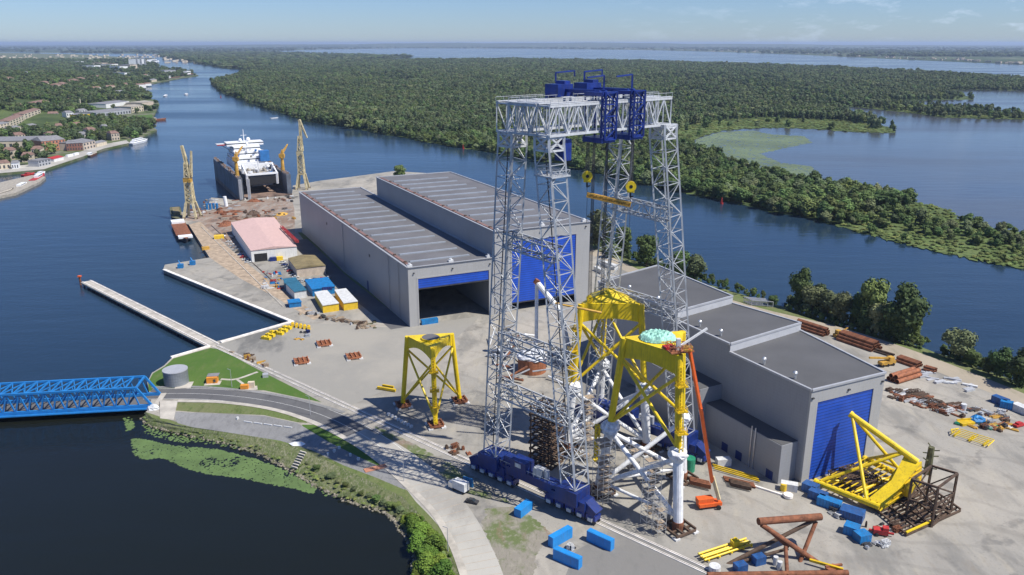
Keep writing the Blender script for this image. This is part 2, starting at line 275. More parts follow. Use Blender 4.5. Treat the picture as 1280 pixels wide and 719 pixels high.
def dup(root, loc, rz=0, sc=1, label=None, group=None, mats=None):
    def cpy(o, par):
        n = o.copy(); S.collection.objects.link(n); n.parent = par
        for ch in list(o.children): cpy(ch, n)
        return n
    r = cpy(root, None); r.location = loc; r.rotation_euler = (0, 0, rz); r.scale = (sc,) * 3 if not isinstance(sc, tuple) else sc
    if label: r['label'] = label
    if group: r['group'] = group
    if mats:
        for o in [r] + list(r.children):
            k = o.name.split('.')[0]
            if k in mats and o.type == 'MESH': o.data = o.data.copy(); o.data.materials[0] = M[mats[k]]
    return r
def gp(pts, z=0): return [tuple(G(x, y, z)[:2]) for x, y in pts]
def strip(path, wd, z):        # ribbon along a world path
    n = len(path); Lf = []; Rt = []
    for i, p in enumerate(path):
        a = V(path[max(0, i - 1)][:2]); b = V(path[min(n - 1, i + 1)][:2]); d = (b - a).normalized(); nn = V((-d.y, d.x)); p = V(p[:2]); ww = wd[i] if isinstance(wd, list) else wd
        Lf.append((p + nn * ww / 2)); Rt.append((p - nn * ww / 2))
    m = MB(); m.add([(p.x, p.y, z) for p in Lf] + [(p.x, p.y, z) for p in Rt], [(i, n + i, n + i + 1, i + 1) for i in range(n - 1)]); return m
def smooth_path(pts, k=6):
    P = [V(p[:2]) for p in pts]; P = [P[0] * 2 - P[1]] + P + [P[-1] * 2 - P[-2]]; out = []
    for i in range(1, len(P) - 2):
        for j in range(k):
            t = j / k; a, b, c_, d = P[i - 1:i + 3]
            out.append(.5 * ((2 * b) + (c_ - a) * t + (2 * a - 5 * b + 4 * c_ - d) * t * t + (3 * b - a - 3 * c_ + d) * t ** 3))
    out.append(P[-2]); return out

# ============================================================ GROUND AND WATER
WZ = -2.5
LAKE = 1
m = MB(); m.add([(-70000, -300, WZ), (70000, -300, WZ), (70000, 90000, WZ), (-70000, 90000, WZ)], [(0, 1, 2, 3)]); struct('water', m, 'water')
IZ = WZ + .4
def rough(px, amp=1.0, seed=3):
    r_ = random.Random(seed); out = []
    for i in range(len(px)):
        (x0, y0), (x1, y1) = px[i], px[(i + 1) % len(px)]; L = math.hypot(x1 - x0, (y1 - y0) * 3); n = max(1, min(40, int(L / 5)))
        for j in range(n):
            t = j / n; k = max(0, (y0 + (y1 - y0) * t - 54)) / 200 * amp; out.append((x0 + (x1 - x0) * t + r_.gauss(0, 1.6) * min(1, k * 3), y0 + (y1 - y0) * t + r_.gauss(0, .7) * k))
    return out
def land(name, px, mt, z=0, tris=False):
    poly = [tuple(p[:2]) if len(p) == 3 else tuple(G(*p, z)[:2]) for p in px]
    m = MB(); m.prism(poly, WZ - 1, z); return struct(name, m, mt), poly
SHORE = [(512, 760), (516, 719), (520, 692), (505, 668), (494, 652), (482, 641), (442, 629), (399, 611), (370, 593), (327, 568), (280, 554), (214, 540), (183.5, 531), (178, 523)]
SHTOP = [(588, 760), (576, 719), (561, 690), (546, 665), (526, 644), (503, 621), (460, 600), (415, 579), (376, 560), (330, 548), (270, 538), (219, 531), (190, 522), (182, 515)]
YARD = [ (186, 512), (189, 500), (184, 478), (190, 466), (205, 457), (215, 447),
        (263, 433), (276, 428), (366, 402), (204, 337), (206, 331), (262, 322), (250, 303), (236, 281), (224, 277), (221, 266), (258, 262), (264, 247), (300, 250), (365, 244), (366, 232), (400, 226), (440, 221), (492, 214), (560, 218), (640, 245),
        (700, 275), (745, 298), (790, 323), (860, 347), (940, 371), (985, 384), (1060, 408), (1140, 429), (1200, 449), (1280, 479), (1420, 535), (1500, 760)]
NB = 12; SB = len(YARD) - 12
def bank(name, pts, tops, mt):
    Wp = [G(x, y, WZ) for x, y in pts]; Tp = [G(x, y) for x, y in tops]; n = 5; vs = []; fs = []; r_ = random.Random(5); L_ = []
    K = 4
    for i in range(len(pts) - 1):
        for j in range(K): t = j / K; L_.append((Wp[i].lerp(Wp[i + 1], t), Tp[i].lerp(Tp[i + 1], t)))
    L_.append((Wp[-1], Tp[-1]))
    for a, b in L_:
        for k in range(n + 1): t = k / n - .12 * (k == 0); p = a.lerp(b, t); vs.append((p.x + (r_.gauss(0, .22) if k < n else 0), p.y + (r_.gauss(0, .22) if k < n else 0), p.z + (r_.gauss(0, .12) if 0 < k < n else 0) - (.4 if k == 0 else 0)))
    for i in range(len(L_) - 1):
        for k in range(n): a = i * (n + 1) + k; fs.append((a, a + n + 1, a + n + 2, a + 1))
    a_, b_, c_ = (V(vs[i]) for i in fs[0][:3])
    if (b_ - a_).cross(c_ - b_).z < 0: fs = [f[::-1] for f in fs]
    m = MB(); m.add(vs, fs); o = struct(name, m, mt); return [tuple(p[:2]) + (0,) for p in Tp]
near_t = bank('shore_bank', SHORE, SHTOP, bankm); east_t = bank('river_bank', YARD[-13:-1], [(x - 4, y + 10) for x, y in YARD[-13:-1]], vergem)
YP = near_t + YARD[:-13] + east_t + [YARD[-1]]
land('yard_ground', YP, concrete)
TOWN = [(-500, 300), (-120, 222), (0, 217), (55, 212), (104, 196), (130, 186), (162, 179), (196, 162), (183, 153), (193, 144), (199, 129), (171, 113), (183, 106), (214, 100), (248, 94), (232, 89), (199, 86), (196, 80), (190, 74), (100, 68), (0, 66), (-500, 66)]
land('town_ground', TOWN, townm)
land('town_quay_ground', [(-200, 300), (-10, 247), (20, 241), (50, 227), (57, 221), (40, 219), (0, 228), (-200, 262)], 'deck_tan')
ISLE = [(264, 104), (275, 115), (300, 124), (340, 138), (380, 151), (450, 162), (480, 168), (560, 182), (620, 192), (720, 210), (780, 224), (830, 236), (900, 250), (960, 264), (1000, 270), (1055, 284), (1100, 297), (1180, 316), (1250, 330), (1450, 375),
        (1450, 318), (1285, 292), (1240, 285), (1197, 274), (1190, 264), (1150, 254), (1100, 247), (1040, 237), (985, 224), (950, 216), (910, 205), (880, 194), (864, 184), (870, 173), (900, 163), (960, 159), (1020, 161), (1070, 165), (1118, 166), (1112, 160), (1085, 150), (1060, 142), (1045, 136), (1040, 131),
        (1080, 135), (1130, 140), (1180, 147), (1280, 149), (1450, 154), (1450, 147), (1280, 143), (1200, 136), (1150, 131), (1120, 128), (1150, 125.5), (1218, 124.5), (1215, 120), (1190, 118), (1175, 114), (1200, 112), (1290, 113), (1450, 118), (1450, 109), (1280, 99), (1150, 91), (1000, 84), (800, 77.5), (640, 75), (420, 76), (360, 80), (306, 91)]
ISLE = rough(ISLE); land('island_ground', ISLE, forestm, IZ)
ISLE2 = [(199, 70.5), (250, 80), (287, 86), (320, 88), (350, 81), (400, 77), (520, 71.5), (420, 69), (360, 67), (250, 66), (205, 68)]
land('far_island_ground', rough(ISLE2), forestm, IZ)
FAR = [(-500, 67), (0, 65.5), (190, 67.5), (330, 64.5), (400, 62), (500, 60.5), (640, 60.8), (800, 62.5), (900, 65), (1000, 68.5), (1150, 75.5), (1280, 81), (1600, 92), (1600, 55.5), (-500, 55.5)]
land('far_shore_ground', FAR, farm, IZ)
# low far hills on the horizon
hv = []; hf = []; nx = 70
for i in range(nx + 1):
    x = -34000 + 72000 * i / nx; hgt = 150 * math.exp(-((x - 1500) / 13000) ** 2) + 12 * math.sin(i * .9) + 8 * math.sin(i * 2.3)
    for y, k in ((26000, 0), (30000, .6), (34000, 1), (42000, .9), (60000, 0)): hv.append((x, y, WZ + 1 + max(0, hgt) * k))
for i in range(nx):
    for j in range(4): a = i * 5 + j; hf.append((a, a + 5, a + 6, a + 1))
m = MB(); m.add(hv, hf); struct('hills', m, farm)
# the wooded hill behind the town
def town_h(X, Y):
    px, py = proj(X, Y)
    return 42 * math.exp(-((px + 60) / 120) ** 2 - ((Y - 2300) / 800) ** 2) + 22 * math.exp(-((px - 60) / 80) ** 2 - ((Y - 2900) / 600) ** 2)
hv = []; hf = []
for i in range(41):
    for j in range(41):
        Y = 1250 + 3200 * j / 40; px = -330 + 470 * i / 40; X = G(px, 100)[0] / G(px, 100)[1] * Y
        hv.append((X, Y, .05 + town_h(X, Y) * min(1, i / 3, (40 - i) / 3, j / 4, (40 - j) / 4) - (.6 if i in (0, 40) or j in (0, 40) else 0)))
for i in range(40):
    for j in range(40): a = i * 41 + j; hf.append((a, a + 41, a + 42, a + 1))
m = MB(); m.add(hv, hf); struct('wooded_hill', m, forestm)

def sheet(name, px, mt, z, kind='structure', base=0, rg=0):
    if rg: px = rough(px, rg, len(px))
    m = MB(); z += base; p = [tuple(G(x, y, base)[:2]) for x, y in px]; a = sum(p[i][0] * p[(i + 1) % len(p)][1] - p[(i + 1) % len(p)][0] * p[i][1] for i in range(len(p)))
    if a < 0: p = p[::-1]
    m.add([(x, y, z) for x, y in p], [tuple(range(len(p)))]); return tag(m.build(name, mt), kind=kind)
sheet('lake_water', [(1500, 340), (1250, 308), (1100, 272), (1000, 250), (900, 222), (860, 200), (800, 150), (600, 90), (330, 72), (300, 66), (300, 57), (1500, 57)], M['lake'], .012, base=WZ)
sheet('basin_water', [(-300, 524), (-60, 518), (100, 512), (186, 507), (230, 520), (620, 600), (640, 900), (-300, 900)], M['basin'], .012, base=WZ)
# grass by the bridge, verges, gravel parking, shore strips
sheet('grass', [(186, 489), (185, 478), (191, 467), (206, 458), (217, 448), (263, 435), (276, 437), (330, 466), (372, 487), (402, 503), (330, 488), (260, 484)], grassm, .004)
sheet('lawn', [(377, 531), (400, 531), (430, 543), (455, 555), (475, 572), (483, 580), (470, 583), (440, 567), (412, 553), (385, 541)], grassm, .008)
sheet('gravel_ground', [(214, 514), (240, 516), (330, 520), (372, 529), (410, 552), (450, 572), (485, 588), (512, 610), (505, 612), (470, 597), (430, 582), (390, 563), (350, 551), (300, 543), (240, 534), (222, 529)], gravel, .0085)
sheet('verge', SHTOP[::-1] + [(606, 760), (592, 719), (572, 680), (553, 652), (530, 628), (507, 612), (470, 596), (430, 580), (390, 560), (350, 549), (300, 541), (240, 532), (222, 528)], vergem, .005)
sheet('dry_grass', [(222, 503), (290, 504), (340, 511), (375, 521), (385, 529), (372, 528), (330, 519), (240, 515), (216, 513)], vergem, .009)
sheet('crane_verge', [(609, 636), (640, 633), (672, 650), (690, 668), (672, 690), (668, 719), (680, 760), (625, 760), (622, 700), (602, 655)], patchm, .0095, rg=.15)
sheet('track_verge', [(470, 533), (520, 556), (600, 600), (640, 630), (600, 622), (560, 605), (500, 570)], patchm, .0078, rg=.15)
sheet('shore_grass', [(743, 303), (788, 328), (858, 352), (938, 376), (983, 389), (1058, 413), (1138, 434), (1198, 454), (1278, 484), (1418, 540), (1418, 556), (1270, 495), (1190, 460), (1130, 440), (1050, 419), (975, 395), (930, 381), (850, 359), (780, 335), (735, 309)], vergem, .006)
sheet('hall_verge', [(372, 290), (380, 291), (430, 340), (516, 405), (508, 408), (498, 403), (440, 360), (400, 326)], vergem, .005)
sheet('reed_bed', [(1055, 284), (1100, 297), (1180, 316), (1250, 330), (1450, 375), (1450, 318), (1285, 292), (1240, 285), (1197, 274), (1190, 264), (1150, 254), (1130, 262), (1120, 275)], reedm, .1, base=IZ, rg=1.6)
sheet('lagoon_meadow', [(864, 184), (870, 173), (900, 163), (960, 159), (1020, 161), (1070, 165), (1118, 166), (1112, 160), (1050, 153), (960, 149), (890, 153), (850, 162), (838, 176), (850, 192), (880, 203), (910, 210), (910, 205), (880, 194)], reedm, .1, base=IZ, rg=1.6)
sheet('spit_meadow', [(1040, 131), (1080, 135), (1130, 140), (1180, 147), (1280, 149), (1450, 154), (1450, 147), (1280, 143), (1200, 136), (1150, 131), (1120, 128)], reedm, .1, base=IZ, rg=1.6)
sheet('forest_meadow', [(800, 96), (860, 92), (960, 98), (1060, 124), (1100, 127), (1040, 130), (960, 118), (880, 106), (800, 104)], reedm, .1, base=IZ, rg=1.6)
sheet('town_lawn', [(142, 148), (190, 143), (192, 150), (184, 154), (150, 153)], grassm, .3)
sheet('town_lawn', [(48, 157), (80, 150), (92, 160), (70, 168), (50, 165)], reedm, .3)
# roads
def wroad(name, px, wd, z, mt): p = smooth_path([G(x, y) for x, y in px]); wl = np.interp(np.linspace(0, 1, len(p)), np.linspace(0, 1, len(wd)), wd).tolist() if isinstance(wd, list) else wd; return struct(name, strip(p, wl, z), mt), p
RD = [(185, 492.5), (240, 492), (290, 495), (335, 501), (375, 510), (410, 522), (445, 539), (475, 558), (505, 582)]
_, rp_ = wroad('road', RD, 11, .012, asphalt)
for off, wd_ in ((0, .14), (-5.1, .16), (5.1, .16)):
    q = []
    for i, p in enumerate(rp_):
        d = (rp_[min(i + 1, len(rp_) - 1)] - rp_[max(0, i - 1)]).normalized(); q.append(p + V((-d.y, d.x)) * off)
    struct('road_marking', strip(q, wd_, .018), 'line_white')
wroad('pale_road', [(445, 541), (480, 560), (515, 588), (545, 620), (570, 650), (590, 685), (605, 720), (615, 760)], [9, 11, 13, 14, 12, 11, 10.5, 10], .016, paleroad)
_, pr2 = None, smooth_path([G(x, y) for x, y in [(445, 541), (480, 560), (515, 588), (545, 620), (570, 650), (590, 685), (605, 720), (615, 760)]], 4)
m = MB()
for i in range(3, len(pr2) - 1):
    p, d = pr2[i], (pr2[i + 1] - pr2[i - 1]).normalized(); k = V((-d.y, d.x)) * 5.0; e = d * .07; m.add([(q.x, q.y, .021) for q in (p - k - e, p + k - e, p + k + e, p - k + e)], [(3, 2, 1, 0)])
struct('slab_joint', m, 'quay_wood')
wroad('pavement', [(222, 501.5), (270, 502.5), (320, 508), (360, 517), (400, 532), (440, 553), (468, 572), (490, 590), (520, 618), (545, 645), (565, 680), (580, 720), (590, 760)], 2.2, .14, 'quay')
wroad('pavement', [(190, 484.5), (250, 484), (310, 489), (360, 497), (400, 507), (430, 516)], 1.8, .14, gravel)
wroad('path', [(276, 474), (295, 474), (322, 465)], 1.5, .02, 'quay'); wroad('path', [(296, 474), (304, 480)], 1.2, .024, 'quay')
wroad('service_road', [(735, 312), (800, 342), (870, 366), (950, 390), (1040, 412), (1120, 438), (1200, 468), (1290, 505), (1400, 560)], [10, 10, 11, 12, 13, 14, 13, 12, 12], .013, sandroad)
wroad('hall_road', [(372, 300), (420, 345), (470, 385), (500, 410)], [14, 12, 11, 10], .010, asphalt)
sheet('apron', [(265, 428), (366, 403), (500, 410), (600, 395), (520, 470), (430, 511)], ground_mat('apron_mat', (.27, .26, .235), [(.015, .45, .6, (.33, .31, .27), .8), (.03, .55, .66, (.13, .13, .125), .9), (.2, .5, .75, (.33, .31, .27), .4)]), .004)
sheet('asphalt_apron', [(720, 688), (775, 660), (1000, 760), (690, 760)], ground_mat('apron_dark', (.19, .185, .175), [(.04, .45, .6, (.25, .24, .22), .8), (.3, .5, .7, (.15, .15, .14), .5)]), .010)
# quay walls and piers (concrete edges)
def curb(px, wd, h, mt='quay', z=0): m = MB(); P = [G(x, y) for x, y in px]; [m.beam(P[i] + V((0, 0, z + h / 2)), P[i + 1] + V((0, 0, z + h / 2)), wd, h) for i in range(len(P) - 1)]; return m
tag(curb([(366, 402.5), (276, 428.5)], 1.6, .7).build('quay_wall', 'rail_white'), 'low pale quay kerb closing the inner end of the yard basin', 'quay wall')
tag(curb([(262, 433.5), (214, 447.5)], 1.3, .7).build('quay_wall', 'rail_white'), 'low pale quay kerb along the lawn corner beside the grey tank', 'quay wall')
o = thing('jetty', 'long narrow concrete jetty reaching out into the river from the lawn corner', 'jetty', G(108, 352))
a, b = G(108, 352), G(268, 432); m = MB(); m.beam(a + V((0, 0, -.3)), b + V((0, 0, -.3)), 6.5, 1.0); m.build('deck', 'quay', o)
m = MB(); n = 26
for i in range(n):
    p = a + (b - a) * ((i + .5) / n); [m.tube(p + V((s, s * .5, -4)), p + V((s, s * .5, -.6)), .5, n=6) for s in (-2.2, 2.2)]
tag(m.build('pile', 'hull_dark', o), kind='stuff')
m = MB(); d = (b - a).normalized(); nn = V((-d.y, d.x, 0)); [m.beam(a + nn * s + V((0, 0, .35)), b + nn * s + V((0, 0, .35)), .5, .3) for s in (-2.2, 2.2)]; m.build('rail_beam', 'rail_white', o)
o = thing('mooring_dolphin', 'small dark navigation post at the tip of the narrow jetty', 'post', G(101, 356, WZ))
p = G(101, 356, WZ); MB().tube(p + V((0, 0, -1)), p + V((0, 0, 5)), .6).build('post', 'rust', o); MB().box(p + V((0, 0, 5)), (1.8, 1.8, .8)).build('head', 'orange', o)
# quay fenders and bulkhead of the basin pier
tag(curb([(205, 337.5), (366, 403)], 2.0, .5).build('quay_wall', 'rail_white'), 'pale concrete edge along the long quay facing the inner basin', 'quay wall')
# crane rails: near track and far track
A0, A1 = G(268, 432), G(893, 718); d = (A1 - A0).normalized(); nn = V((-d.y, d.x, 0))
for nm, off, ln, lab in (('crane_track', 0, 1.0, 'long double crane rail on pale concrete running under the near crane legs'), ):
    o = thing(nm, lab, 'track', A0)
    m = MB(); [m.beam(A0 + nn * s + V((0, 0, .10)), A1 + nn * s + V((0, 0, .10)), .8, .2) for s in (-1.1, 1.1)]; m.build('track_bed', 'rail_white', o)
    m = MB(); [m.beam(A0 + nn * s + V((0, 0, .28)), A1 + nn * s + V((0, 0, .25)), .10, .10) for s in (-1.1, 1.1)]; m.build('rail', 'rail_steel', o)

# ============================================================ HALLS
N0 = V((-52.5, 388.1, 0)); hu = V((math.cos(R(117)), math.sin(R(117)), 0)); he = (V((44.0, 433.5, 0)) - N0).normalized()
def H(e, u, z=0): p = N0 + he * e + hu * u; return V((p.x, p.y, z))
def hall(name, label, e0, e1, ln, ht, door, gap_u=0):
    o = thing(name, label, 'hall', H(e0, 0)); d0, d1, dz0, dz1 = door; t = .6
    def wallbox(m, a, b, z0, z1):   # vertical slab from a to b, thickness t inward
        dd = (b - a).normalized(); k = V((-dd.y, dd.x, 0)) * t; m.prism([a[:2], b[:2], (b + k)[:2], (a + k)[:2]], z0, z1)
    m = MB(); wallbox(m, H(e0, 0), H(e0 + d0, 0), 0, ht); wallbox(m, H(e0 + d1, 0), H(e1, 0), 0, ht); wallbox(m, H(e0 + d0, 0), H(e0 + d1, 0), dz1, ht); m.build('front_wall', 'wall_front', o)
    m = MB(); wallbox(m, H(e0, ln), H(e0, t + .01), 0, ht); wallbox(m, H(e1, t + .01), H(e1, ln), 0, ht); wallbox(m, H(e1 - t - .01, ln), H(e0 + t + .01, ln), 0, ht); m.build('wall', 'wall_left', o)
    m = MB(); m.prism([H(e0 + .7, .7)[:2], H(e1 - .7, .7)[:2], H(e1 - .7, ln - .7)[:2], H(e0 + .7, ln - .7)[:2]], ht - .9, ht - .3); rf = m.build('roof', 'roof_grey', o)
    m = MB(); P = [H(e0 - .15, -.15), H(e1 + .15, -.15), H(e1 + .15, ln + .15), H(e0 - .15, ln + .15)]
    for i in range(4): m.beam(P[i] + V((0, 0, ht + .12)), P[(i + 1) % 4] + V((0, 0, ht + .12)), .9, .22)
    m.build('parapet_cap', 'trim', o)
    m = MB(); m.prism([H(e0 + 1.6, 3)[:2], H(e0 + 3.4, 3)[:2], H(e0 + 3.4, ln - 3)[:2], H(e0 + 1.6, ln - 3)[:2]], ht - .29, ht - .02); m.build('gutter', 'gutter', rf)
    k = int((ln - 6) / 16.5); s0 = v0 = None
    for i in range(k):
        u = 10 + i * 16.5
        mm_ = MB(); mm_.prism([H(e0 + 5, u)[:2], H(e0 + (e1 - e0) * .80, u)[:2], H(e0 + (e1 - e0) * .80, u + 1.5)[:2], H(e0 + 5, u + 1.5)[:2]], ht - .31, ht + .30); mm_.build('skylight', 'skylight', rf)
        mm_ = MB(); mm_.box(H(e0 + 2.6, u + 1, ht - .3), (1.3, 1.3, .8), R(25)); mm_.build('roof_vent', 'brown_steel', rf)
    for fr in (.03, .5, .95):
        q = H(e0 + (e1 - e0) * fr + .5, 3.0, ht - .3); m = MB(); m.box(q, (2.6, 1.8, 1.0), R(25)); m.tube(q + V((0, 0, 1)), q + V((0, 0, 1.8)), .7); m.build('fan_unit', 'cont_white', rf)
    # door
    dd = he; m = MB(); a = H(e0 + d0, .25); b = H(e0 + d1, .25); a = V((a.x, a.y, 0)); m.prism([a[:2], b[:2], (b + hu * .3)[:2], (a + hu * .3)[:2]], dz0, dz1)
    dr = m.build('roller_door', 'door_blue', o)
    m = MB(); m.prism([(a - hu * .06)[:2], (b - hu * .06)[:2], (b + hu * .38)[:2], (a + hu * .38)[:2]], dz0 - .6, dz0 - .01); m.build('bottom_rail', 'dark_steel', dr)
    m = MB(); fr = .7
    for e_ in (e0 + d0 - fr, e0 + d1): m.prism([H(e_, -.12)[:2], H(e_ + fr, -.12)[:2], H(e_ + fr, .0)[:2], H(e_, .0)[:2]], 0, dz1 + fr)
    m.prism([H(e0 + d0, -.12)[:2], H(e0 + d1, -.12)[:2], H(e0 + d1, -.0)[:2], H(e0 + d0, -.0)[:2]], dz1 + .002, dz1 + fr); m.build('door_frame', 'wall_front', o)
    return o
h1 = hall('assembly_hall', 'long low grey hall with a half raised blue door over a dark opening', 0, 47.6, 241, 31.7, (5.2, 44.5, 20.0, 25.2))
h2 = hall('assembly_hall', 'tall grey hall with a nearly closed blue door, right of the lower long hall', 48, 106, 200, 45.6, (10, 49, 5.0, 39.5))
# light masts and pipes on the side wall, small door
for u in (14, 30, 120): m = MB(); m.tube(H(-.4, u, 0), H(-.4, u, 31), .15, n=6); m.build('downpipe', 'wall_left', h1)
m = MB(); m.prism([H(-.08, 70)[:2], H(-.03, 70)[:2], H(-.03, 73)[:2], H(-.08, 73)[:2]], .1, 6); m.build('side_door', 'navy_paint', h1)
for e_ in (50, 75, 103): m = MB(); q = H(e_, -.7, 43.3 if e_ > 50 else 43.3); m.beam(q, q + hu * .8, .7, .5); m.build('floodlight', 'dark_steel', h2)
for e_ in (3, 24, 45): m = MB(); q = H(e_, -.7, 28.6); m.beam(q, q + hu * .8, .7, .5); m.build('floodlight', 'dark_steel', h1)
for u in (64, 160): m = MB(); m.prism([H(-.10, u)[:2], H(-.03, u)[:2], H(-.03, u + 2.4)[:2], H(-.10, u + 2.4)[:2]], 22, 23.6); m.build('vent_louvre', 'dark_steel', h1)
# inside the open hall
m = MB(); m.box(H(11, 1.2, 0), (9, 2.4, 2.6), R(25)); solo(m, 'shipping_container', 'cont_blue', 'bright blue container in the doorway of the open dark hall', 'container')

# stepped hall on the right
def Gz(x, y, z): return V(G(x, y, z))
s1 = [Gz(1015, 488, 33.5), Gz(1107, 466, 33.5), Gz(1000, 413, 33.5), Gz(912, 440, 33.5)]
s2 = [Gz(907, 431, 36.5), Gz(1000, 404, 36.5), Gz(917, 371, 36.5), Gz(843, 397, 36.5)]
s2 = [s1[3] + (s1[3] - s1[0]).normalized() * .0, s1[2], Gz(915, 379, 36.5), Gz(843, 399, 36.5)]
s3 = [s2[3], s2[2], Gz(822, 332, 39.5), Gz(748, 352, 39.5)]
o = thing('stepped_hall', 'grey hall in three roof steps with a tall closed blue door at its near end', 'hall', V((s1[0].x, s1[0].y, 0)))
def fl(p): return (p.x, p.y)
fd = (s1[1] - s1[0]).normalized(); fn = V((-fd.y, fd.x, 0))
L1_ = (s1[3] - s1[0]); R1_ = (s1[2] - s1[1])
def F(k, q=0): p = s1[0] + (s1[1] - s1[0]) * k + fn * q; return V((p.x, p.y, 0))
W = (s1[1] - s1[0]).length; da, db = .10, .86
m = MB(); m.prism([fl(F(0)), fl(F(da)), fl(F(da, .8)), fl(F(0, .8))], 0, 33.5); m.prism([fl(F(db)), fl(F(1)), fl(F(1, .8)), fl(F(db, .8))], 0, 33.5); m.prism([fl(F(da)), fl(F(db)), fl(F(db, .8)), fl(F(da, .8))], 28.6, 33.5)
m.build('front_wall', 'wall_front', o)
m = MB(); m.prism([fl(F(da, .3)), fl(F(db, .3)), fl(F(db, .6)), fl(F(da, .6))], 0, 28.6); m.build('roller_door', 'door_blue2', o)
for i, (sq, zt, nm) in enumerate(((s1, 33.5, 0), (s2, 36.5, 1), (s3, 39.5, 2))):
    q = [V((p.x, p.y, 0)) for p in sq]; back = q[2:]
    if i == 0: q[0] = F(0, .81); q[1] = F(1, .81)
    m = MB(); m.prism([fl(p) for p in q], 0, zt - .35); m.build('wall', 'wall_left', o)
    cen = sum(q, V()) / 4; qi = [p + (cen - p) * .012 for p in q]
    m = MB(); m.prism([fl(p) for p in qi], zt - .34, zt - .10); rf = m.build('roof', 'roof_new', o)
    m = MB(); Q = [V((p.x, p.y, zt - .02)) for p in sq]; idx = ((0, 1), (1, 2), (3, 0)) if i < 2 else ((0, 1), (1, 2), (2, 3), (3, 0))
    for a_, b_ in idx: m.beam(Q[a_], Q[b_], .8, .7)
    m.build('parapet_cap', 'trim', o)
    if i: # the light riser facing the lower roof
        a_, b_ = Q[0], Q[1]; kk = -fn * .25
        m = MB(); m.prism([fl(a_ + kk), fl(b_ + kk), fl(b_), fl(a_)], zt - 3.4, zt - .1); m.build('riser', 'riser', o)
    for t_, px_ in ((.25, 0), (.62, 0)):
        p = Q[0] + (Q[3] - Q[0]) * t_ + (Q[1] - Q[0]) * .07; m = MB(); m.tube(p, p + V((0, 0, 1.6)), .45); m.ico(p + V((0, 0, 2)), .8, seg=8); m.build('roof_fan', 'silver', rf)
for k in (.02, .5, .97): m = MB(); q = F(k, -.5) + V((0, 0, 30.6)); m.beam(q, q + fn * .6, .9, .5); m.build('floodlight', 'dark_steel', o)
# low annexes along the left wall
du = L1_.normalized(); dl = V((-du.y, du.x, 0))
base = V((s1[0].x, s1[0].y, 0))
def AN(u, l): p = base + du * u + dl * l; return (p.x, p.y)
an = [AN(3, .0), AN(3, 7.5), AN(40, 7.5), AN(40, .0)]
m = MB(); m.prism(an, 0, 14); ann = m.build('annex', 'wall_left', o); m = MB(); m.prism([AN(3.3, .1), AN(3.3, 7.2), AN(39.9, 7.2), AN(39.9, .1)], 14.002, 14.15); m.build('annex_roof', 'roof_new', ann)
m = MB(); m.prism([AN(40.02, .0), AN(40.02, 10.5), AN(78, 10.5), AN(78, .0)], 0, 20); ann = m.build('annex', 'wall_left', o); m = MB(); m.prism([AN(40.3, .1), AN(40.3, 10.2), AN(77.8, 10.2), AN(77.8, .1)], 20.002, 20.15); m.build('annex_roof', 'roof_new', ann)
for u in (14.5, 16.2): q = AN(u, 7.8); m = MB(); m.tube((q[0], q[1], 0), (q[0], q[1], 15.5), .22, n=8); m.build('flue_pipe', 'silver', o)
for u, l, nm in ((5.5, 7.56, 'shutter_door'), (20, 7.56, 'shutter_door'), (27, 7.56, 'shutter_door')):
    m = MB(); m.prism([AN(u, l - .05), AN(u + 3, l - .05), AN(u + 3, l + .05), AN(u, l + .05)], .05, 3.2); m.build(nm, 'navy_paint', o)
# sign plate with illegible dark marks on the annex end
q0 = AN(2.9, 1); q1 = AN(2.9, 6)
def boxpx(name, mt, label, cat, a, b, wd, ht, group=None, z=0):    # box whose near bottom edge runs between two photo pixels
    a = G(*a, z); b = G(*b, z); dd = (b - a).normalized(); k = V((-dd.y, dd.x, 0)) * wd
    m = MB(); m.prism([a[:2], b[:2], (b + k)[:2], (a + k)[:2]], z + .02, z + ht); return solo(m, name, mt, label, cat, group)

# ============================================================ GANTRY CRANE
ZT, ZB = 123.5, 115.5
Ta, Tb, Td = G(620, 128.7, ZT), G(687.6, 133.4, ZT), G(840, 122.9, ZT); Tc = Ta + Td - Tb
for t_ in (Ta, Tb, Tc, Td): t_.z = 0
sp = (Td - Tb).normalized(); al = (Ta - Tb).normalized()     # span direction; along the rails
Ga, Gb = G(618, 597), G(715, 641); far = Tc - Ta; Gc, Gd = Ga + far + V((1, 3, 0)), Gb + far + V((3, 3, 0))
cr = thing('gantry_crane', 'huge grey lattice gantry crane on blue travelling bases with blue trolleys on top', 'gantry crane', Gb)
GW = 5.0
Gc = Gc + al * 3; Gd = Gd - sp * 1.5
legs = ((Ga, Ta, 1, -1, 1), (Gb, Tb, 1, 1, 1), (Gc, Tc, -.5, -1, 1), (Gd, Td, -.6, .35, 1))
LT = []
for gb, tp, si, sj, _ in legs:
    top = tp + sp * (si * 3.2) + al * (sj * 3.2); top.z = ZB - 3.2; bot = V((gb.x, gb.y, 9.5)); bot += sp * (si * 1.0)
    LT.append((bot, top)); m = MB(); m.lattice(bot, top, 6.0, 6.0, 20, .50, .20, right=sp); lg = m.build('leg', 'grey_steel', cr)
    m = MB(); m.lattice(top + V((0, 0, -1)), top + V((0, 0, 3.2)), 5.8, 5.8, 1, .7, .5, right=sp, cross=True); m.box(top + V((0, 0, 2.2)), (6.0, 6.0, .5), math.atan2(sp.y, sp.x)); m.build('leg_head', 'white_steel', lg)
    m = MB(); m.tube(bot + sp * (si * -1.6) + V((0, 0, 1)), top + sp * (si * -1.6), .2, n=6); m.build('cable_pipe', 'dark_steel', lg)
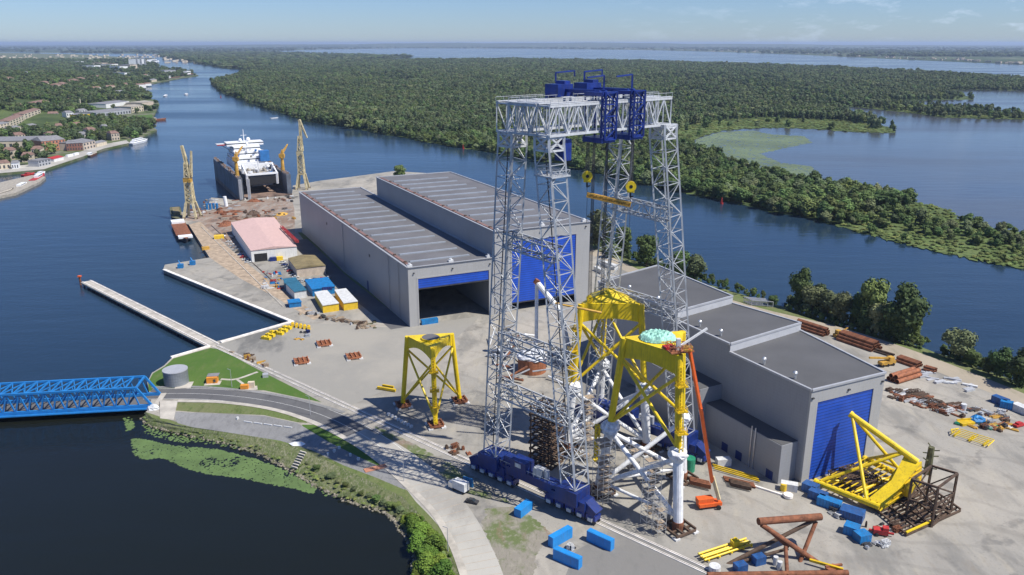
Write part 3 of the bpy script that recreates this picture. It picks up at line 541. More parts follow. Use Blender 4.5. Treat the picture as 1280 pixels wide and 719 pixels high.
def girder(a, b, name, mt, w, inw):
    off = inw * (w / 2); p = a + off; q = b + off; p.z = q.z = (ZT + ZB) / 2
    m = MB(); L = (q - p).length; n = max(4, int(L / 3.6)); m.lattice(p, q, w, ZT - ZB, n, .62, .32, right=inw); g = m.build(name, mt, cr)
    m = MB(); pz = V((0, 0, ZT + .5 - p.z)); [m.beam(p + pz + inw * s_, q + pz + inw * s_, 1.3, .2) for s_ in (-w * .42, w * .42)]; m.build('walkway', 'white_steel', g)
    m = MB()
    for s in (-1, 1):
        o_ = inw * (s * (w / 2 + .1)) + pz; m.beam(p + o_ + V((0, 0, 1.2)), q + o_ + V((0, 0, 1.2)), .12)
        k = int(L / 3)
        for i in range(k + 1): r_ = p + (q - p) * (i / k) + o_; m.beam(r_, r_ + V((0, 0, 1.2)), .1)
    m.build('handrail', 'grey_steel', g)
    return p, q
al1 = (Ta - Tb).normalized()
g1 = girder(Tb, Td, 'main_girder', 'white_steel', GW, al1); g2 = girder(Ta, Tc, 'main_girder', 'white_steel', GW, -al1)
girder(Tb + al1 * GW, Ta - al1 * GW, 'end_truss', 'grey_steel', 4.0, sp); girder(Td + al1 * GW, Tc - al1 * GW, 'end_truss', 'grey_steel', 4.0, -sp)
# cross ties between the two legs of each side
def legpt(i, z): b, t = LT[i]; return b + (t - b) * ((z - b.z) / (t.z - b.z))
for (i, j), zs in (((0, 1), (83, 51, 33)), ((2, 3), (88, 55))):
    for z in zs: m = MB(); m.lattice(legpt(i, z), legpt(j, z - 1.5), 4.2, 4.2, 5, .42, .26, cross=True, faces=(0, 2)); m.lattice(legpt(i, z), legpt(j, z - 1.5), 4.2, 4.2, 5, .1, .26); m.build('cross_tie', 'grey_steel', cr)
# service cabin at the top of the near leg
p = legpt(1, 108) + sp * 5.0; m = MB(); m.box(p, (3.2, 3.4, 6), math.atan2(sp.y, sp.x)); m.build('hoist_cabin', 'blue_paint', cr)
p = legpt(1, 104) + sp * 0.3; m = MB(); m.box(p, (7.4, 7.4, .4), math.atan2(sp.y, sp.x)); q = p + V((0, 0, 1.1)); m.lattice(q + sp * -3.5, q + sp * 3.5, 7.2, 1.6, 5, .12, .09, right=al1); m.build('service_platform', 'grey_steel', cr)
# travelling bases
def base(gA, gB, big):
    d = (gB - gA).normalized(); ang = math.atan2(d.y, d.x); k = V((-d.y, d.x, 0)); g = V((0, 0, 0))
    m = MB(); a, b = V((gA.x, gA.y, 0)), V((gB.x, gB.y, 0)); L = (b - a).length
    up = lambda p, z: p + V((0, 0, z))
    m.beam(up(a - d * 3, 6.6), up(b + d * 3, 6.6), 4.2, 3.0); sb = m.build('sill_beam', 'navy_paint', cr)
    for p in (a, b):
        m = MB(); m.box(up(p, 5.0), (8.2, 7.2, 4.6), ang); m.prism([(up(p, 0) + d * x + k * y)[:2] for x, y in ((-6.5, -2.6), (6.5, -2.6), (6.5, 2.6), (-6.5, 2.6))], 4.0, 6.8); m.build('leg_pedestal', 'navy_paint', sb)
    for e, s in ((a, -1), (b, 1)):
        m = MB(); m.beam(up(e + d * (s * 5.5), 6.0), up(e + d * (s * 9.5), 3.6), 3.6, 2.6); m.build('equaliser_beam', 'navy_paint', sb); m = MB(); m.beam(up(e - d * (s * 5.5), 4.6), up(e - d * (s * 9), 3.2), 3.4, 2.0); m.build('equaliser_beam', 'navy_paint', sb)
    for e in (a, b):
        for j in range(-2, 3):
            c0 = e + d * (j * 4.0); m = MB(); m.beam(up(c0 - d * 1.7, 2.3), up(c0 + d * 1.7, 2.3), 3.0, 1.6); m.beam(up(c0, 2.6), up(c0, 4.6), 2.2, 2.6)
            bg_ = m.build('wheel_bogie', 'blue_paint', cr); m = MB()
            for s in (-1, 1):
                for t_ in (-1, 1): m.tube(up(c0 + d * s * 1.05 + k * (t_ * 1.15 - .2), .95), up(c0 + d * s * 1.05 + k * (t_ * 1.15 + .2), .95), .75, n=12)
            m.build('wheel', 'dark_steel', bg_)
            m = MB(); m.box(up(c0 - k * 1.75, 1.2), (1.6, .5, 1.2), ang); m.build('drive_motor', 'white_steel', bg_)
    mid = a * .62 + b * .38; m = MB(); m.box(up(mid + k * -.2, 8.1), (6.5, 4.4, 3.4), ang); m.box(up(mid - d * 5.2, 8.1), (3, 3.4, 2.6), ang); hs = m.build('machine_house', 'navy_paint', cr)
    m = MB(); q = up(mid - k * 2.45, 9.4); m.box(q, (2.4, .12, 1.4), ang); m.build('notice_board', 'white_steel', hs)
    m = MB(); m.box(up(mid + d * 7, 8.1), (3.4, 2.6, 2.8), ang); m.tube(up(mid + d * 10, 8.1), up(mid + d * 10, 11), .9); m.build('switch_box', 'grey_steel', cr)
    # handrail
    m = MB(); m.beam(up(a + k * -2.0, 9.2), up(b + k * -2.0, 9.2), .1)
    for i in range(15): q = a + (b - a) * i / 14 + k * -2.0; m.beam(up(q, 8.1), up(q, 9.2), .08)
    m.build('handrail', 'grey_steel', sb)
base(Ga, Gb, 1); base(Gc, Gd, 0)
# trolleys: a blue frame hung on the front girder, a machinery house on each girder, goosenecks above
def trolley(t, lab):
    c1 = g1[0] + (g1[1] - g1[0]) * t; c2 = g2[0] + (g2[1] - g2[0]) * t; up = lambda p, z: V((p.x, p.y, z)); ang = math.atan2(sp.y, sp.x)
    m = MB()
    for s in (-1, 1):
        q = c1 + al1 * (-(GW / 2 + 1.2)) + sp * (s * .0)
    q = c1 - al1 * (GW / 2 + 1.0); m.lattice(up(q, 113), up(q, 126.5), 4.8, 1.5, 4, .55, .30, right=sp); m.beam(up(q, 113), up(q, 126.5), .3)
    q = c1 + al1 * (GW / 2 + 1.0); [m.beam(up(q + sp * s_, 112), up(q + sp * s_, 126.5), .5) for s_ in (-2.2, 2.2)]
    tr = m.build('trolley', 'blue_paint', cr, label=lab)
    m = MB(); m.box(up(c1, 125.4), (5.6, 7.4, 1.1), ang); m.build('trolley_deck', 'blue_paint', tr); m = MB(); m.box(up(c1, 112.2), (5.8, 7.8, 1.4), ang); m.build('lower_deck', 'blue_paint', tr)
    m = MB(); m.box(up(c2, 124.6), (6.4, 5.6, 3.6), ang); m.box(up(c2 + sp * 1.5, 128.2), (2.4, 4, .9), ang); m.box(up(c2 + al1 * 3.6, 120.5), (3, 1.2, 4), ang); m.build('winch_house', 'blue_paint', tr)
    m = MB(); m.beam(up(c1, 126.4), up(c2, 126.4), .9, .9); m.beam(up(c1 + sp * 2.6, 126.4), up(c2 + sp * 2.6, 126.4), .9, .9); m.build('trolley_crossbeam', 'blue_paint', tr)
    m = MB(); q = c2 + sp * -1.5; m.beam(up(q, 129), up(q, 131.6), .5); m.beam(up(q, 131.5), up(q + sp * 8, 131.9), .4); m.beam(up(q + sp * 8, 131.9), up(q + sp * 8, 130.2), .4); m.build('gooseneck', 'blue_paint', tr)
    m = MB(); q = c1 + sp * 1.5; m.beam(up(q, 127), up(q, 131), .5); m.beam(up(q, 131), up(q - sp * 7, 130.6), .4); m.build('gooseneck', 'blue_paint', tr)
    return c1, c2
tA = trolley(.43, 'blue trolley nearer the grey end of the girders'); tB = trolley(.665, 'blue trolley nearer the far legs')
# ropes, hook blocks and the spreader beam
def hook(px, py, Y, ztop, small=False):
    p = AY(px, py, Y); k = .7 if small else 1.0
    m = MB(); [m.beam(p + V((x, y, 1)), V((p.x + x * .6, p.y + y, ztop)), .10) for x in (-.55, -.2, .2, .55) for y in (-.4, .4)]; hr = m.build('hoist_rope', 'dark_steel', cr)
    m = MB(); m.tube(p + V((0, -.75 * k, 0)), p + V((0, .75 * k, 0)), 1.6 * k, n=14); m.prism([(p.x - 1.1 * k, p.y - .6), (p.x + 1.1 * k, p.y - .6), (p.x + 1.1 * k, p.y + .6), (p.x - 1.1 * k, p.y + .6)], p.z - 1.9 * k, p.z); hb = m.build('hook_block', 'yellow_paint', cr)
    m = MB(); m.tube(p + V((0, -.8 * k, 0)), p + V((0, .8 * k, 0)), .55 * k, n=10); m.beam(p + V((0, 0, -1.8 * k)), p + V((0, 0, -3.4 * k)), .5 * k); m.beam(p + V((0, 0, -3.4 * k)), p + V((.9 * k, 0, -3.0 * k)), .4 * k); m.build('hook', 'black', hb)
    return p
hp1 = hook(734, 220, 246, 112); hp2 = hook(788.5, 233, 243, 112)
hook(707, 372, 0, 112) if False else None
hq1 = hook(737, 373, 262, 112, True); hq2 = hook(752.5, 372, 264, 112, True)
a = AY(734, 243.5, 246); b = AY(788, 256, 243)
o = thing('spreader_beam', 'ochre yellow lifting beam hanging from the two yellow hook blocks', 'lifting beam', a)
m = MB(); m.lattice(a, b, 1.0, 1.2, 9, .32, .2); m.beam(a, b, .5, .5); m.build('beam', 'crane_ochre', o)
m = MB(); m.beam(a, hp1 + V((0, 0, -3)), .18); m.beam(b, hp2 + V((0, 0, -3)), .18); m.beam(a + V((0, 0, 0)), a + V((0, 0, -9)), .12); m.beam(b, b + V((0, 0, -9)), .12); m.build('sling', 'dark_steel', o)
o = thing('lifting_beam', 'ochre pole slung sideways across the top of the crane side yellow jacket', 'lifting beam', AY(700, 382, 258))
m = MB(); m.tube(AY(694, 379, 258), AY(752, 391, 256), .38); m.build('pole', 'crane_ochre', o); m = MB(); m.beam(AY(752, 391, 256), AY(752, 376, 262), .12); m.build('sling', 'dark_steel', o)

# ============================================================ JACKETS
def tp(o, C, r, z, rot, depth, cyl, mt='yellow_paint', arc=.45):      # transition piece: triangle of arched box girders, corner cans, central cylinder
    cor = [C + V((math.cos(rot + k * 2.0944), math.sin(rot + k * 2.0944), 0)) * r for k in range(3)]
    m = MB()
    for k in range(3):
        a, b = cor[k], cor[(k + 1) % 3]; d = (b - a).normalized(); nn = V((d.y, -d.x, 0)); L = (b - a).length; N = 8; top = []; bot = []
        for i in range(N + 1):
            t = i / N; p = a + (b - a) * t; arch = depth * (1.0 - arc * math.sin(math.pi * t)); top.append(V((p.x, p.y, z - .02))); bot.append(V((p.x, p.y, z - arch)))
        for i in range(N):
            q = [top[i], top[i + 1], bot[i + 1], bot[i]]; m.add([x + nn * .35 for x in q] + [x - nn * .35 for x in q], [(3, 2, 1, 0), (4, 5, 6, 7), (2, 3, 7, 6), (0, 1, 5, 4)])
    web = m.build('web_girder', mt, o)
    m = MB(); cc = [C + (c_ - C) * 1.06 for c_ in cor]; P = []
    for k in range(3):
        a, b = cc[k], cc[(k + 1) % 3]; d = (b - a).normalized(); prv = (cc[k] - cc[k - 1]).normalized(); P += [(a - prv * 1.3)[:2], (a + d * 1.3)[:2]]
    m.prism(P, z, z + .3); m.build('top_plate', mt, o)
    m = MB(); m.tube(V((C.x, C.y, z - depth * .8)), V((C.x, C.y, z + 1.0)), cyl, n=28); cy = m.build('centre_ring', mt, o)
    m = MB(); m.tube(V((C.x, C.y, z + .9)), V((C.x, C.y, z + 1.1)), cyl * .92, n=28); m.build('ring_cover', 'roof_grey', cy)
    return cor
def jacket(name, label, C, rot, z0, zm, zt, rb, rm, rt, lower, rl=1.0, rbz=.52, cyl=3.2, depth=6.5):
    o = thing(name, label, 'offshore jacket', (C.x, C.y, 0)); cor = tp(o, C, rt, zt, rot, depth, cyl, arc=.22 if lower else .5)
    def P(k, z, r): return V((C.x + math.cos(rot + k * 2.0944) * r, C.y + math.sin(rot + k * 2.0944) * r, z))
    base = zm if lower else z0
    rr = rm if lower else rb
    for k in range(3):
        m = MB(); m.tube(P(k, base, rr), P(k, zt, rt), rl * 1.08, rl * 1.15, n=12); lg = m.build('leg', 'yellow_paint', o, smooth=False)
        m = MB(); n = 3
        a, b = P(k, base + 1, rr), P(k, zt - depth, rt + (rr - rt) * depth / (zt - base)); a2, b2 = P(k + 1, base + 1, rr), P(k + 1, zt - depth, rt + (rr - rt) * depth / (zt - base))
        m.tube(a, b2, rbz, n=10); br = m.build('brace', 'yellow_paint', o); m = MB(); m.tube(a2, b, rbz, n=10); m.build('brace', 'yellow_paint', o)
    # ladder and caged platforms on the front leg
    kf = min(range(3), key=lambda k: P(k, 0, 10).y); dirv = (P(kf, 0, 10) - V((C.x, C.y, 0))).normalized(); sd_ = V((-dirv.y, dirv.x, 0))
    a = P(kf, base, rr) + dirv * (rl + .9); b = P(kf, zt - 3, rt) + dirv * (rl + .9)
    m = MB(); [m.beam(a + sd_ * s, b + sd_ * s, .28) for s in (-.6, .6)]; [m.beam(a + (b - a) * t - sd_ * .6, a + (b - a) * t + sd_ * .6, .18) for t in np.linspace(0, 1, 26)]; ld = m.build('ladder', 'yellow_paint', o)
    for t in (.25, .5, .78): m = MB(); q = a + (b - a) * t; m.box(q, (3.4, 2.6, .25), math.atan2(sd_.y, sd_.x)); m.lattice(q + V((-1.6, 0, .7)), q + V((1.6, 0, .7)), 2.4, 1.2, 3, .1, .08); m.build('platform', 'yellow_dark', o)
    if lower:
        for k in range(3):
            m = MB(); m.tube(P(k, 3.0, rb), P(k, zm - .5, rm), 1.5, n=14); lg = m.build('lower_leg', 'jacket_white', o)
            m = MB(); m.ico(P(k, zm - .6, rm), 3.0, (1, 1, .85), .10, 11); m.build('wrapped_node', 'jacket_white' if k == kf else 'wrap', o)
            m = MB(); m.tube(P(k, .4, rb), P(k, 3.2, rb), 1.7, n=14); m.build('pile_sleeve', 'rust', o)
            for (za, ra), (zb_, rb2) in (((zm - 2, rm), (3.5, rb)), ((3.5, rb), (zm - 2, rm))):
                m = MB(); a, b = P(k, za, ra), P(k + 1, zb_, rb2); m.tube(a, b, .75, n=10); m.build('lower_brace', 'jacket_white', o)
            m = MB(); m.tube(P(k, 4.5, rb), P(k + 1, 4.5, rb), .55, n=10); m.build('base_brace', 'jacket_white', o)
    return o, P
def grillage(pt, ang, s, label, grp=None, mt='brown_steel'):
    o = thing('support_grillage', label, 'steel frame', (pt.x, pt.y, 0), grp); d = V((math.cos(ang), math.sin(ang), 0)); k = V((-d.y, d.x, 0)); m = MB()
    for i in range(4): t = (i / 3 - .5) * s; m.beam(pt + d * t - k * s / 2 + V((0, 0, 1.3)), pt + d * t + k * s / 2 + V((0, 0, 1.3)), .5, .7); m.beam(pt + k * t - d * s / 2 + V((0, 0, .85)), pt + k * t + d * s / 2 + V((0, 0, .85)), .5, .7)
    m.build('beam', mt, o)
    for x in (-1, 1):
        for y in (-1, 1): m = MB(); m.box(pt + d * (x * s * .48) + k * (y * s * .48) + V((0, 0, .02)), (1.8, 1.8, .5), ang); m.build('concrete_pad', 'cont_white', o)
    return o
# standing yellow top on the left
C1 = V((-31.5, 290, 0)); j1, P1 = jacket('jacket_top', 'yellow three legged jacket top standing alone on brown plates, left of the crane', C1, R(-80), 1.6, 0, 30.3, 13.2, 0, 10.0, False, .85, .42, 3.6, 5.2)
for k, lab in enumerate(('brown plate frame under the front leg of the lone yellow jacket top', 'brown plate frame under the right leg of the lone yellow jacket top', 'brown plate frame under the left leg of the lone yellow jacket top')):
    q = P1(k, 0, 13.2); grillage(q, R(20), 5.2, lab, None, 'rust')
# the two standing under / behind the crane
C3 = V((45.0, 225.2, 0)); j3, P3 = jacket('offshore_jacket', 'tall jacket with yellow top half under a teal tarpaulin and white lower legs', C3, R(-74), 0, 24.5, 54.3, 17.2, 14.4, 11.2, True)
C2 = V((34.0, 266.5, 0)); j2, P2 = jacket('offshore_jacket', 'tall yellow and white jacket standing behind the near leg with hooks above it', C2, R(-30), 0, 24.5, 54.3, 16.5, 14.5, 11.8, True)
for nm, PP, rb, labs in (('a', P3, 17.2, ('front', 'back right', 'left')), ('b', P2, 16.5, ('right', 'back', 'left'))):
    for k in range(3): grillage(PP(k, 0, rb), R(30), 7.5, 'brown steel grillage under the %s leg of the %s' % (labs[k], 'tarpaulin topped jacket' if nm == 'a' else 'jacket behind the near crane leg'))
# peak of lifting lugs on jacket two
m = MB(); m.add([tuple(C2 + V((x, y, z))) for x, y, z in ((-9, -5, 54.65), (9, -5, 54.65), (6, 6, 54.65), (-6, 6, 54.65), (0, 0, 58.4))], [(0, 1, 4), (1, 2, 4), (2, 3, 4), (3, 0, 4)]); solo(m, 'cover', 'yellow_paint', 'low yellow pyramid cover on top of the jacket behind the near crane leg', 'cover')
# teal tarpaulin and top deck
m = MB(); cx_, cy_ = C3.x - 1.0, C3.y + 1.5
N = 26
vs = []; fs = []
for i in range(N + 1):
    for j in range(N + 1):
        x, y = (i / N - .5) * 11, (j / N - .5) * 9.5; r = math.hypot(x / 5.5, y / 4.75); h = max(0, 1 - r ** 3) ** .5
        vs.append((cx_ + x, cy_ + y, 54.7 + 2.5 * h * (1 - .22 * abs(math.sin(x * 1.3 + y * .8)) - .16 * abs(math.sin(y * 1.7 - x * 1.1)) - .1 * abs(math.sin(x * 3.1))) + random.uniform(0, .22)))
fs = [(i * (N + 1) + j, (i + 1) * (N + 1) + j, (i + 1) * (N + 1) + j + 1, i * (N + 1) + j + 1) for i in range(N) for j in range(N) if math.hypot(((i + .5) / N - .5) * 2, ((j + .5) / N - .5) * 2) < 1.04]
m.add(vs, fs); solo(m, 'tarpaulin', 'teal_tarp', 'crumpled pale teal tarpaulin over the ring of the front jacket', 'tarpaulin')
q = P3(0, 54.7, 10.2); m = MB(); m.box(q + V((0.6, 1.5, 0)), (7.2, 5.4, .35), R(15)); m.lattice(q + V((-2.6, 1.2, 1.0)), q + V((4.0, 1.8, 1.0)), 5.0, 1.4, 5, .16, .12); solo(m, 'deck_platform', 'rust_bright', 'rusty railed work platform on the front corner of the tarpaulin topped jacket', 'platform')
m = MB(); m.beam(q + V((.5, 1, 1.2)), q + V((9.3, 5, 5.4)), .55); m.box(q + V((.2, .8, .4)), (1.2, 1.2, 3.4), 0); solo(m, 'davit_arm', 'cont_white', 'pale davit arm pointing up to the right from the rusty platform', 'davit')
m = MB(); m.box(q + V((-2.2, 2, .4)), (3.2, 2.2, .8), .4); solo(m, 'equipment_cover', 'red_paint', 'red bundle lying beside the teal tarpaulin', 'bundle')
# scaffolding towers
def scaffold(px, py, wd, dp, hgt, label, mt='silver', ang=R(25)):
    p = G(px, py); o = thing('scaffold_tower', label, 'scaffolding', p); d = V((math.cos(ang), math.sin(ang), 0)); k = V((-d.y, d.x, 0)); m = MB(); nx_, ny_ = max(1, int(wd / 2.0)), max(1, int(dp / 2.0)); nz = int(hgt / 2)
    for i in range(nx_ + 1):
        for j in range(ny_ + 1): q = p + d * (i / nx_ - .5) * wd + k * (j / ny_ - .5) * dp; m.beam(q, q + V((0, 0, hgt)), .13)
    for z in range(1, nz + 1):
        for i in range(nx_ + 1): q = p + d * (i / nx_ - .5) * wd + V((0, 0, z * 2)); m.beam(q - k * dp / 2, q + k * dp / 2, .11)
        for j in range(ny_ + 1): q = p + k * (j / ny_ - .5) * dp + V((0, 0, z * 2)); m.beam(q - d * wd / 2, q + d * wd / 2, .11)
        q = p + V((0, 0, z * 2)); s = 1 if z % 2 else -1; m.beam(q - d * wd / 2 * s - k * dp / 2, q + d * wd / 2 * s - k * dp / 2 + V((0, 0, -2)), .1)
    m.build('tube_frame', mt, o); m = MB()
    for z in range(1, nz + 1, 1):
        if random.random() < .8: m = MB(); m.box(p + d * random.uniform(-.15, .15) * wd + V((0, 0, z * 2 + .08)), (wd * .7, dp * .7, .12), ang); m.build('plank_deck', 'quay_wood', o)
    return o
scaffold(753, 628, 6.0, 3.4, 23, 'silver scaffold tower under the left node of the front jacket')
scaffold(812, 655, 4.6, 3.2, 22, 'slim silver scaffold tower just left of the front white jacket leg')
scaffold(823, 667, 3.0, 3.0, 12, 'short silver stair scaffold at the foot of the front white jacket leg')
scaffold(733, 575, 4, 4, 25, 'silver scaffold tower behind the near crane leg')
scaffold(790, 590, 4, 3, 10, 'low silver scaffold in the middle of the front jacket')
# brown shoring stack inside the crane
p0 = G(683, 578); o = thing('shoring_stack', 'tall stack of brown steel shoring frames between the near crane legs', 'shoring', p0); d = V((math.cos(R(-35)), math.sin(R(-35)), 0)); k = V((-d.y, d.x, 0))
for z in range(9):
    m = MB(); zz = z * 2.6 + .3
    for i in range(4): q = p0 + d * (i / 3 - .5) * 9 + V((random.uniform(-.3, .3), 0, zz)); m.beam(q - k * 4, q + k * 4, .45, .6); q = p0 + k * (i / 3 - .5) * 8 + V((0, 0, zz + .6)); m.beam(q - d * 4.6, q + d * 4.6, .4, .5)
    for i in (-1, 1):
        for j in (-1, 1): q = p0 + d * i * 4.2 + k * j * 3.7 + V((0, 0, zz)); m.beam(q, q + V((0, 0, 2.6)), .5)
    m.build('shoring_layer', 'brown_steel', o)
# rust coloured round foundation part wrapped in white, behind the near legs
p = G(665, 463); o = thing('pile_section', 'short wide rust pipe section with a white wrapped pile of braces on it', 'pipe section', p)
m = MB(); m.tube(p, p + V((0, 0, 6.5)), 6.3, n=28, hollow=True); m.build('pipe_wall', 'rust_bright', o)
m = MB(); vs = []
m.ico(p + V((0, 0, 7)), 6.6, (1, 1, .35), .10, 16); m.build('wrapping', 'wrap', o)
o = thing('node_piece', 'white tubular node with diagonal arms standing before the tall hall door', 'node', G(672, 450)); b0 = G(672, 450)
a = AY(671, 353, b0.y + 2); m = MB(); m.tube(V((a.x, a.y, 0)), a, .85); m.tube(a, AY(700, 388, b0.y - 2), 1.3); m.tube(AY(700, 388, b0.y - 2), G(712, 440), 1.2); m.build('tube_arm', 'jacket_white', o); m = MB(); m.tube(a + V((-.6, 0, -.6)), a + V((.5, 0, 1.2)), 1.35); m.build('flange', 'rust', o)
o = thing('tube_cluster', 'clutter of grey braces and pipes lying between the near crane legs', 'braces', G(640, 452)); 
for i in range(26):
    a = G(random.uniform(618, 700), random.uniform(425, 475)); r_ = random.uniform(0, 6.28); L = random.uniform(5, 13); m = MB(); z = random.uniform(.6, 7)
    m.tube(a + V((0, 0, z)), a + V((math.cos(r_) * L, math.sin(r_) * L, random.uniform(-.4, 3))), random.uniform(.25, .6), n=8); m.build('brace_tube', random.choice(['grey_steel', 'jacket_white', 'grey_steel', 'rust']), o)
# orange boom lift
p = G(886, 634); ang = R(12)
o = thing('boom_lift', 'orange boom lift reaching up to the jacket deck with a long orange boom', 'boom lift', p)
m = MB(); m.box(p + V((0, 0, .9)), (7.6, 2.8, 1.1), ang); m.box(p + V((-1.5, 0, 2.0)), (5.2, 2.4, 1.5), ang); m.build('chassis', 'orange', o)
for s in (-1, 1):
    for t_ in (-1, 1): q = p + V((s * 2.7, t_ * 1.5, .75)); m = MB(); m.tube(q + V((0, -.3, 0)), q + V((0, .3, 0)), .75, n=12); m.build('wheel', 'black', o)
b0 = p + V((3, 0, 2.8)); kn = AY(891, 592, b0.y + 1); tip = AY(862, 437, C3.y - 12)
m = MB(); m.beam(b0, kn + V((0, 0, -1)), 1.0); m.build('lower_mast', 'crane_cream', o); m = MB(); m.beam(kn + V((0, 0, -3)), kn + (tip - kn) * .55, 1.05); m.beam(kn + (tip - kn) * .5, tip, .8); m.build('boom', 'orange', o)
m = MB(); m.box(tip + V((-.5, 0, -.3)), (2.4, 1.4, .2)); m.lattice(tip + V((-1.6, 0, .4)), tip + V((.7, 0, .4)), 1.3, 1.1, 3, .1, .08); m.build('basket', 'crane_ochre', o)
# hanging yellow lashings between the jackets
for px_, lab in ((747, 'yellow vertical tool frame hanging left of the grey jacket node'), ):
    m = MB(); a = AY(px_, 532, 240); m.lattice(a, a + V((0, 0, -11)), 1.3, 1.3, 6, .5, .35); m.ico(a + V((0, 0, -12)), 1.6, jit=.2); solo(m, 'lifting_tool', 'yellow_paint', lab, 'lifting tool')

# ============================================================ LYING JACKET AND RIGHT YARD
f2 = G(1021, 603, 2.2); c2_ = G(1100, 634, 2.2); c3_ = G(1147, 604, 2.2); f3 = G(1082, 574, 2.2)
c1_ = AY(1147, 578, (c2_.y + c3_.y) / 2 + 1); f1 = AY(1065, 519, (f2.y + f3.y) / 2)
o = thing('jacket_top', 'yellow jacket top lying on its side beside the blue door of the stepped hall', 'offshore jacket', (c2_.x, c2_.y, 0))
cor = [c1_, c2_, c3_]; ft = [f1, f2, f3]
for a, b in zip(cor, ft): m = MB(); m.tube(a, b, 1.05, .95, n=12); m.tube(b, b + (b - a).normalized() * .8, 1.15, n=12); m.build('leg', 'yellow_paint', o)
for i in range(3):
    a, b, fa, fb = cor[i], cor[(i + 1) % 3], ft[i], ft[(i + 1) % 3]
    m = MB(); m.tube(fa, fb + (b - fb) * .8, .55, n=10); m.build('brace', 'yellow_paint', o); m = MB(); m.tube(fb, fa + (a - fa) * .8, .55, n=10); m.build('brace', 'yellow_paint', o)
ax = ((c1_ - f1) + (c2_ - f2) + (c3_ - f3)).normalized()
m = MB(); cen = (c1_ + c2_ + c3_) / 3
for i in range(3):
    a, b = cor[i], cor[(i + 1) % 3]; nrm = (b - a).cross(ax).normalized() * .4; q = [a + ax * .6, b + ax * .6, b - ax * 4.2, a * .5 + b * .5 - ax * 2.4, a - ax * 4.2]
    m.add([x + nrm for x in q] + [x - nrm for x in q], [(4, 3, 2, 1, 0), (5, 6, 7, 8, 9)] + [(k, (k + 1) % 5, 5 + (k + 1) % 5, 5 + k) for k in range(5)])
m.build('web_girder', 'yellow_paint', o)
m = MB(); q = [cen + (p - cen) * 1.1 for p in cor]; m.add([p + ax * .6 for p in q] + [p + ax * 1.0 for p in q], [(0, 2, 1), (3, 4, 5), (0, 1, 4, 3), (1, 2, 5, 4), (2, 0, 3, 5)]); m.build('top_plate', 'yellow_paint', o)
m = MB(); m.tube(cen - ax * 4, cen + ax * 2.6, 3.6, n=24); m.build('centre_ring', 'yellow_paint', o)
m = MB(); [m.beam(cor[1] + (cor[0] - cor[1]) * t + ax * 1.2, cor[2] + (cor[0] - cor[2]) * t + ax * 1.2, .25) for t in (.1, .25, .4, .55, .7, .85)]; m.build('platform', 'yellow_dark', o)
for i in range(10): t = (i + .5) / 10; m = MB(); a_ = f2.lerp(c2_, t); b_ = f3.lerp(c3_, t); m.beam(a_ + V((0, 0, 1.2)), b_ + V((0, 0, 1.2)), .3); m.build('cradle_strut', 'yellow_paint' if i % 3 == 1 else 'yellow_dark', o)
m = MB(); m.tube(f3.lerp(c3_, .2) + V((0, 0, 2)), c1_.lerp(c3_, .6), .5); m.tube(f2.lerp(c2_, .5), f3.lerp(c3_, .75) + V((0, 0, 1)), .4); m.build('brace', 'yellow_paint', o)
# dark lattice cradle
a = G(1132, 648); b = G(1164, 659); cdir = (G(1188, 640) - b); o = thing('lattice_cradle', 'rusty open lattice frame standing at the right end of the lying yellow jacket', 'steel frame', a)
Q = [a, b, b + cdir, a + cdir]
m = MB()
for i in range(4):
    p, q = Q[i], Q[(i + 1) % 4]
    h = 13.5; up = V((0, 0, h)); m.beam(p, p + up, .6); m.beam(p + up, q + up, .6); m.beam(p + up * .5, q + up * .5, .4); m.beam(p + V((0, 0, .4)), q + V((0, 0, .4)), .6)
    m.beam(p, q + up * .5, .35); m.beam(q + up * .5, p + up, .35); m.beam(q, p + up * .5, .3)
m.build('frame', 'brown_steel', o)
a = G(1085, 632); b = G(1132, 671); e = G(1200, 640); o = thing('cradle_base', 'long flat grid of rusty beams under the lying yellow jacket and lattice frame', 'steel grid', a); e2 = a + (e - b)
m = MB()
for i in range(12): t = i / 11; m.beam(a + (b - a) * t + V((0, 0, .5)), e2 + (e - e2) * t + V((0, 0, .5)), .5, .6)
for i in range(6): t = i / 5; m.beam(a + (e2 - a) * t + V((0, 0, 1.0)), b + (e - b) * t + V((0, 0, 1.0)), .5, .5)
m.build('beam', 'brown_steel', o)
m = MB(); m.beam(b + V((0, 0, 1.5)), b + (e - b) * .45 + V((0, 0, 1.5)), .5); m.build('beam', 'yellow_paint', o)
for i in range(7):
    p = G(1050 + i * 5 + random.uniform(-2, 2), 601 + i * 2.5); m = MB(); m.lattice(p + V((-4, 0, 2)), p + V((5, 2, 3.6)), 2.2, 2.2, 4, .3, .22); solo(m, 'steel_truss', 'brown_steel', 'short rusty truss piece between the blue door and the lying yellow jacket', 'truss', 'truss pieces beside the lying jacket')
m = MB(); p = G(1159, 592); m.tube(p, p + V((0, 0, 10)), 1.3, 1.0, n=10)
for i in range(9): z = 1 + i * 1.1; r_ = random.uniform(0, 6.3); m.beam(p + V((0, 0, z)), p + V((2.6 * math.cos(r_), 2.6 * math.sin(r_), z + .4)), .3)
solo(m, 'valve_tree', 'moss', 'dark mossy upright riser with stubs behind the lattice frame', 'riser')
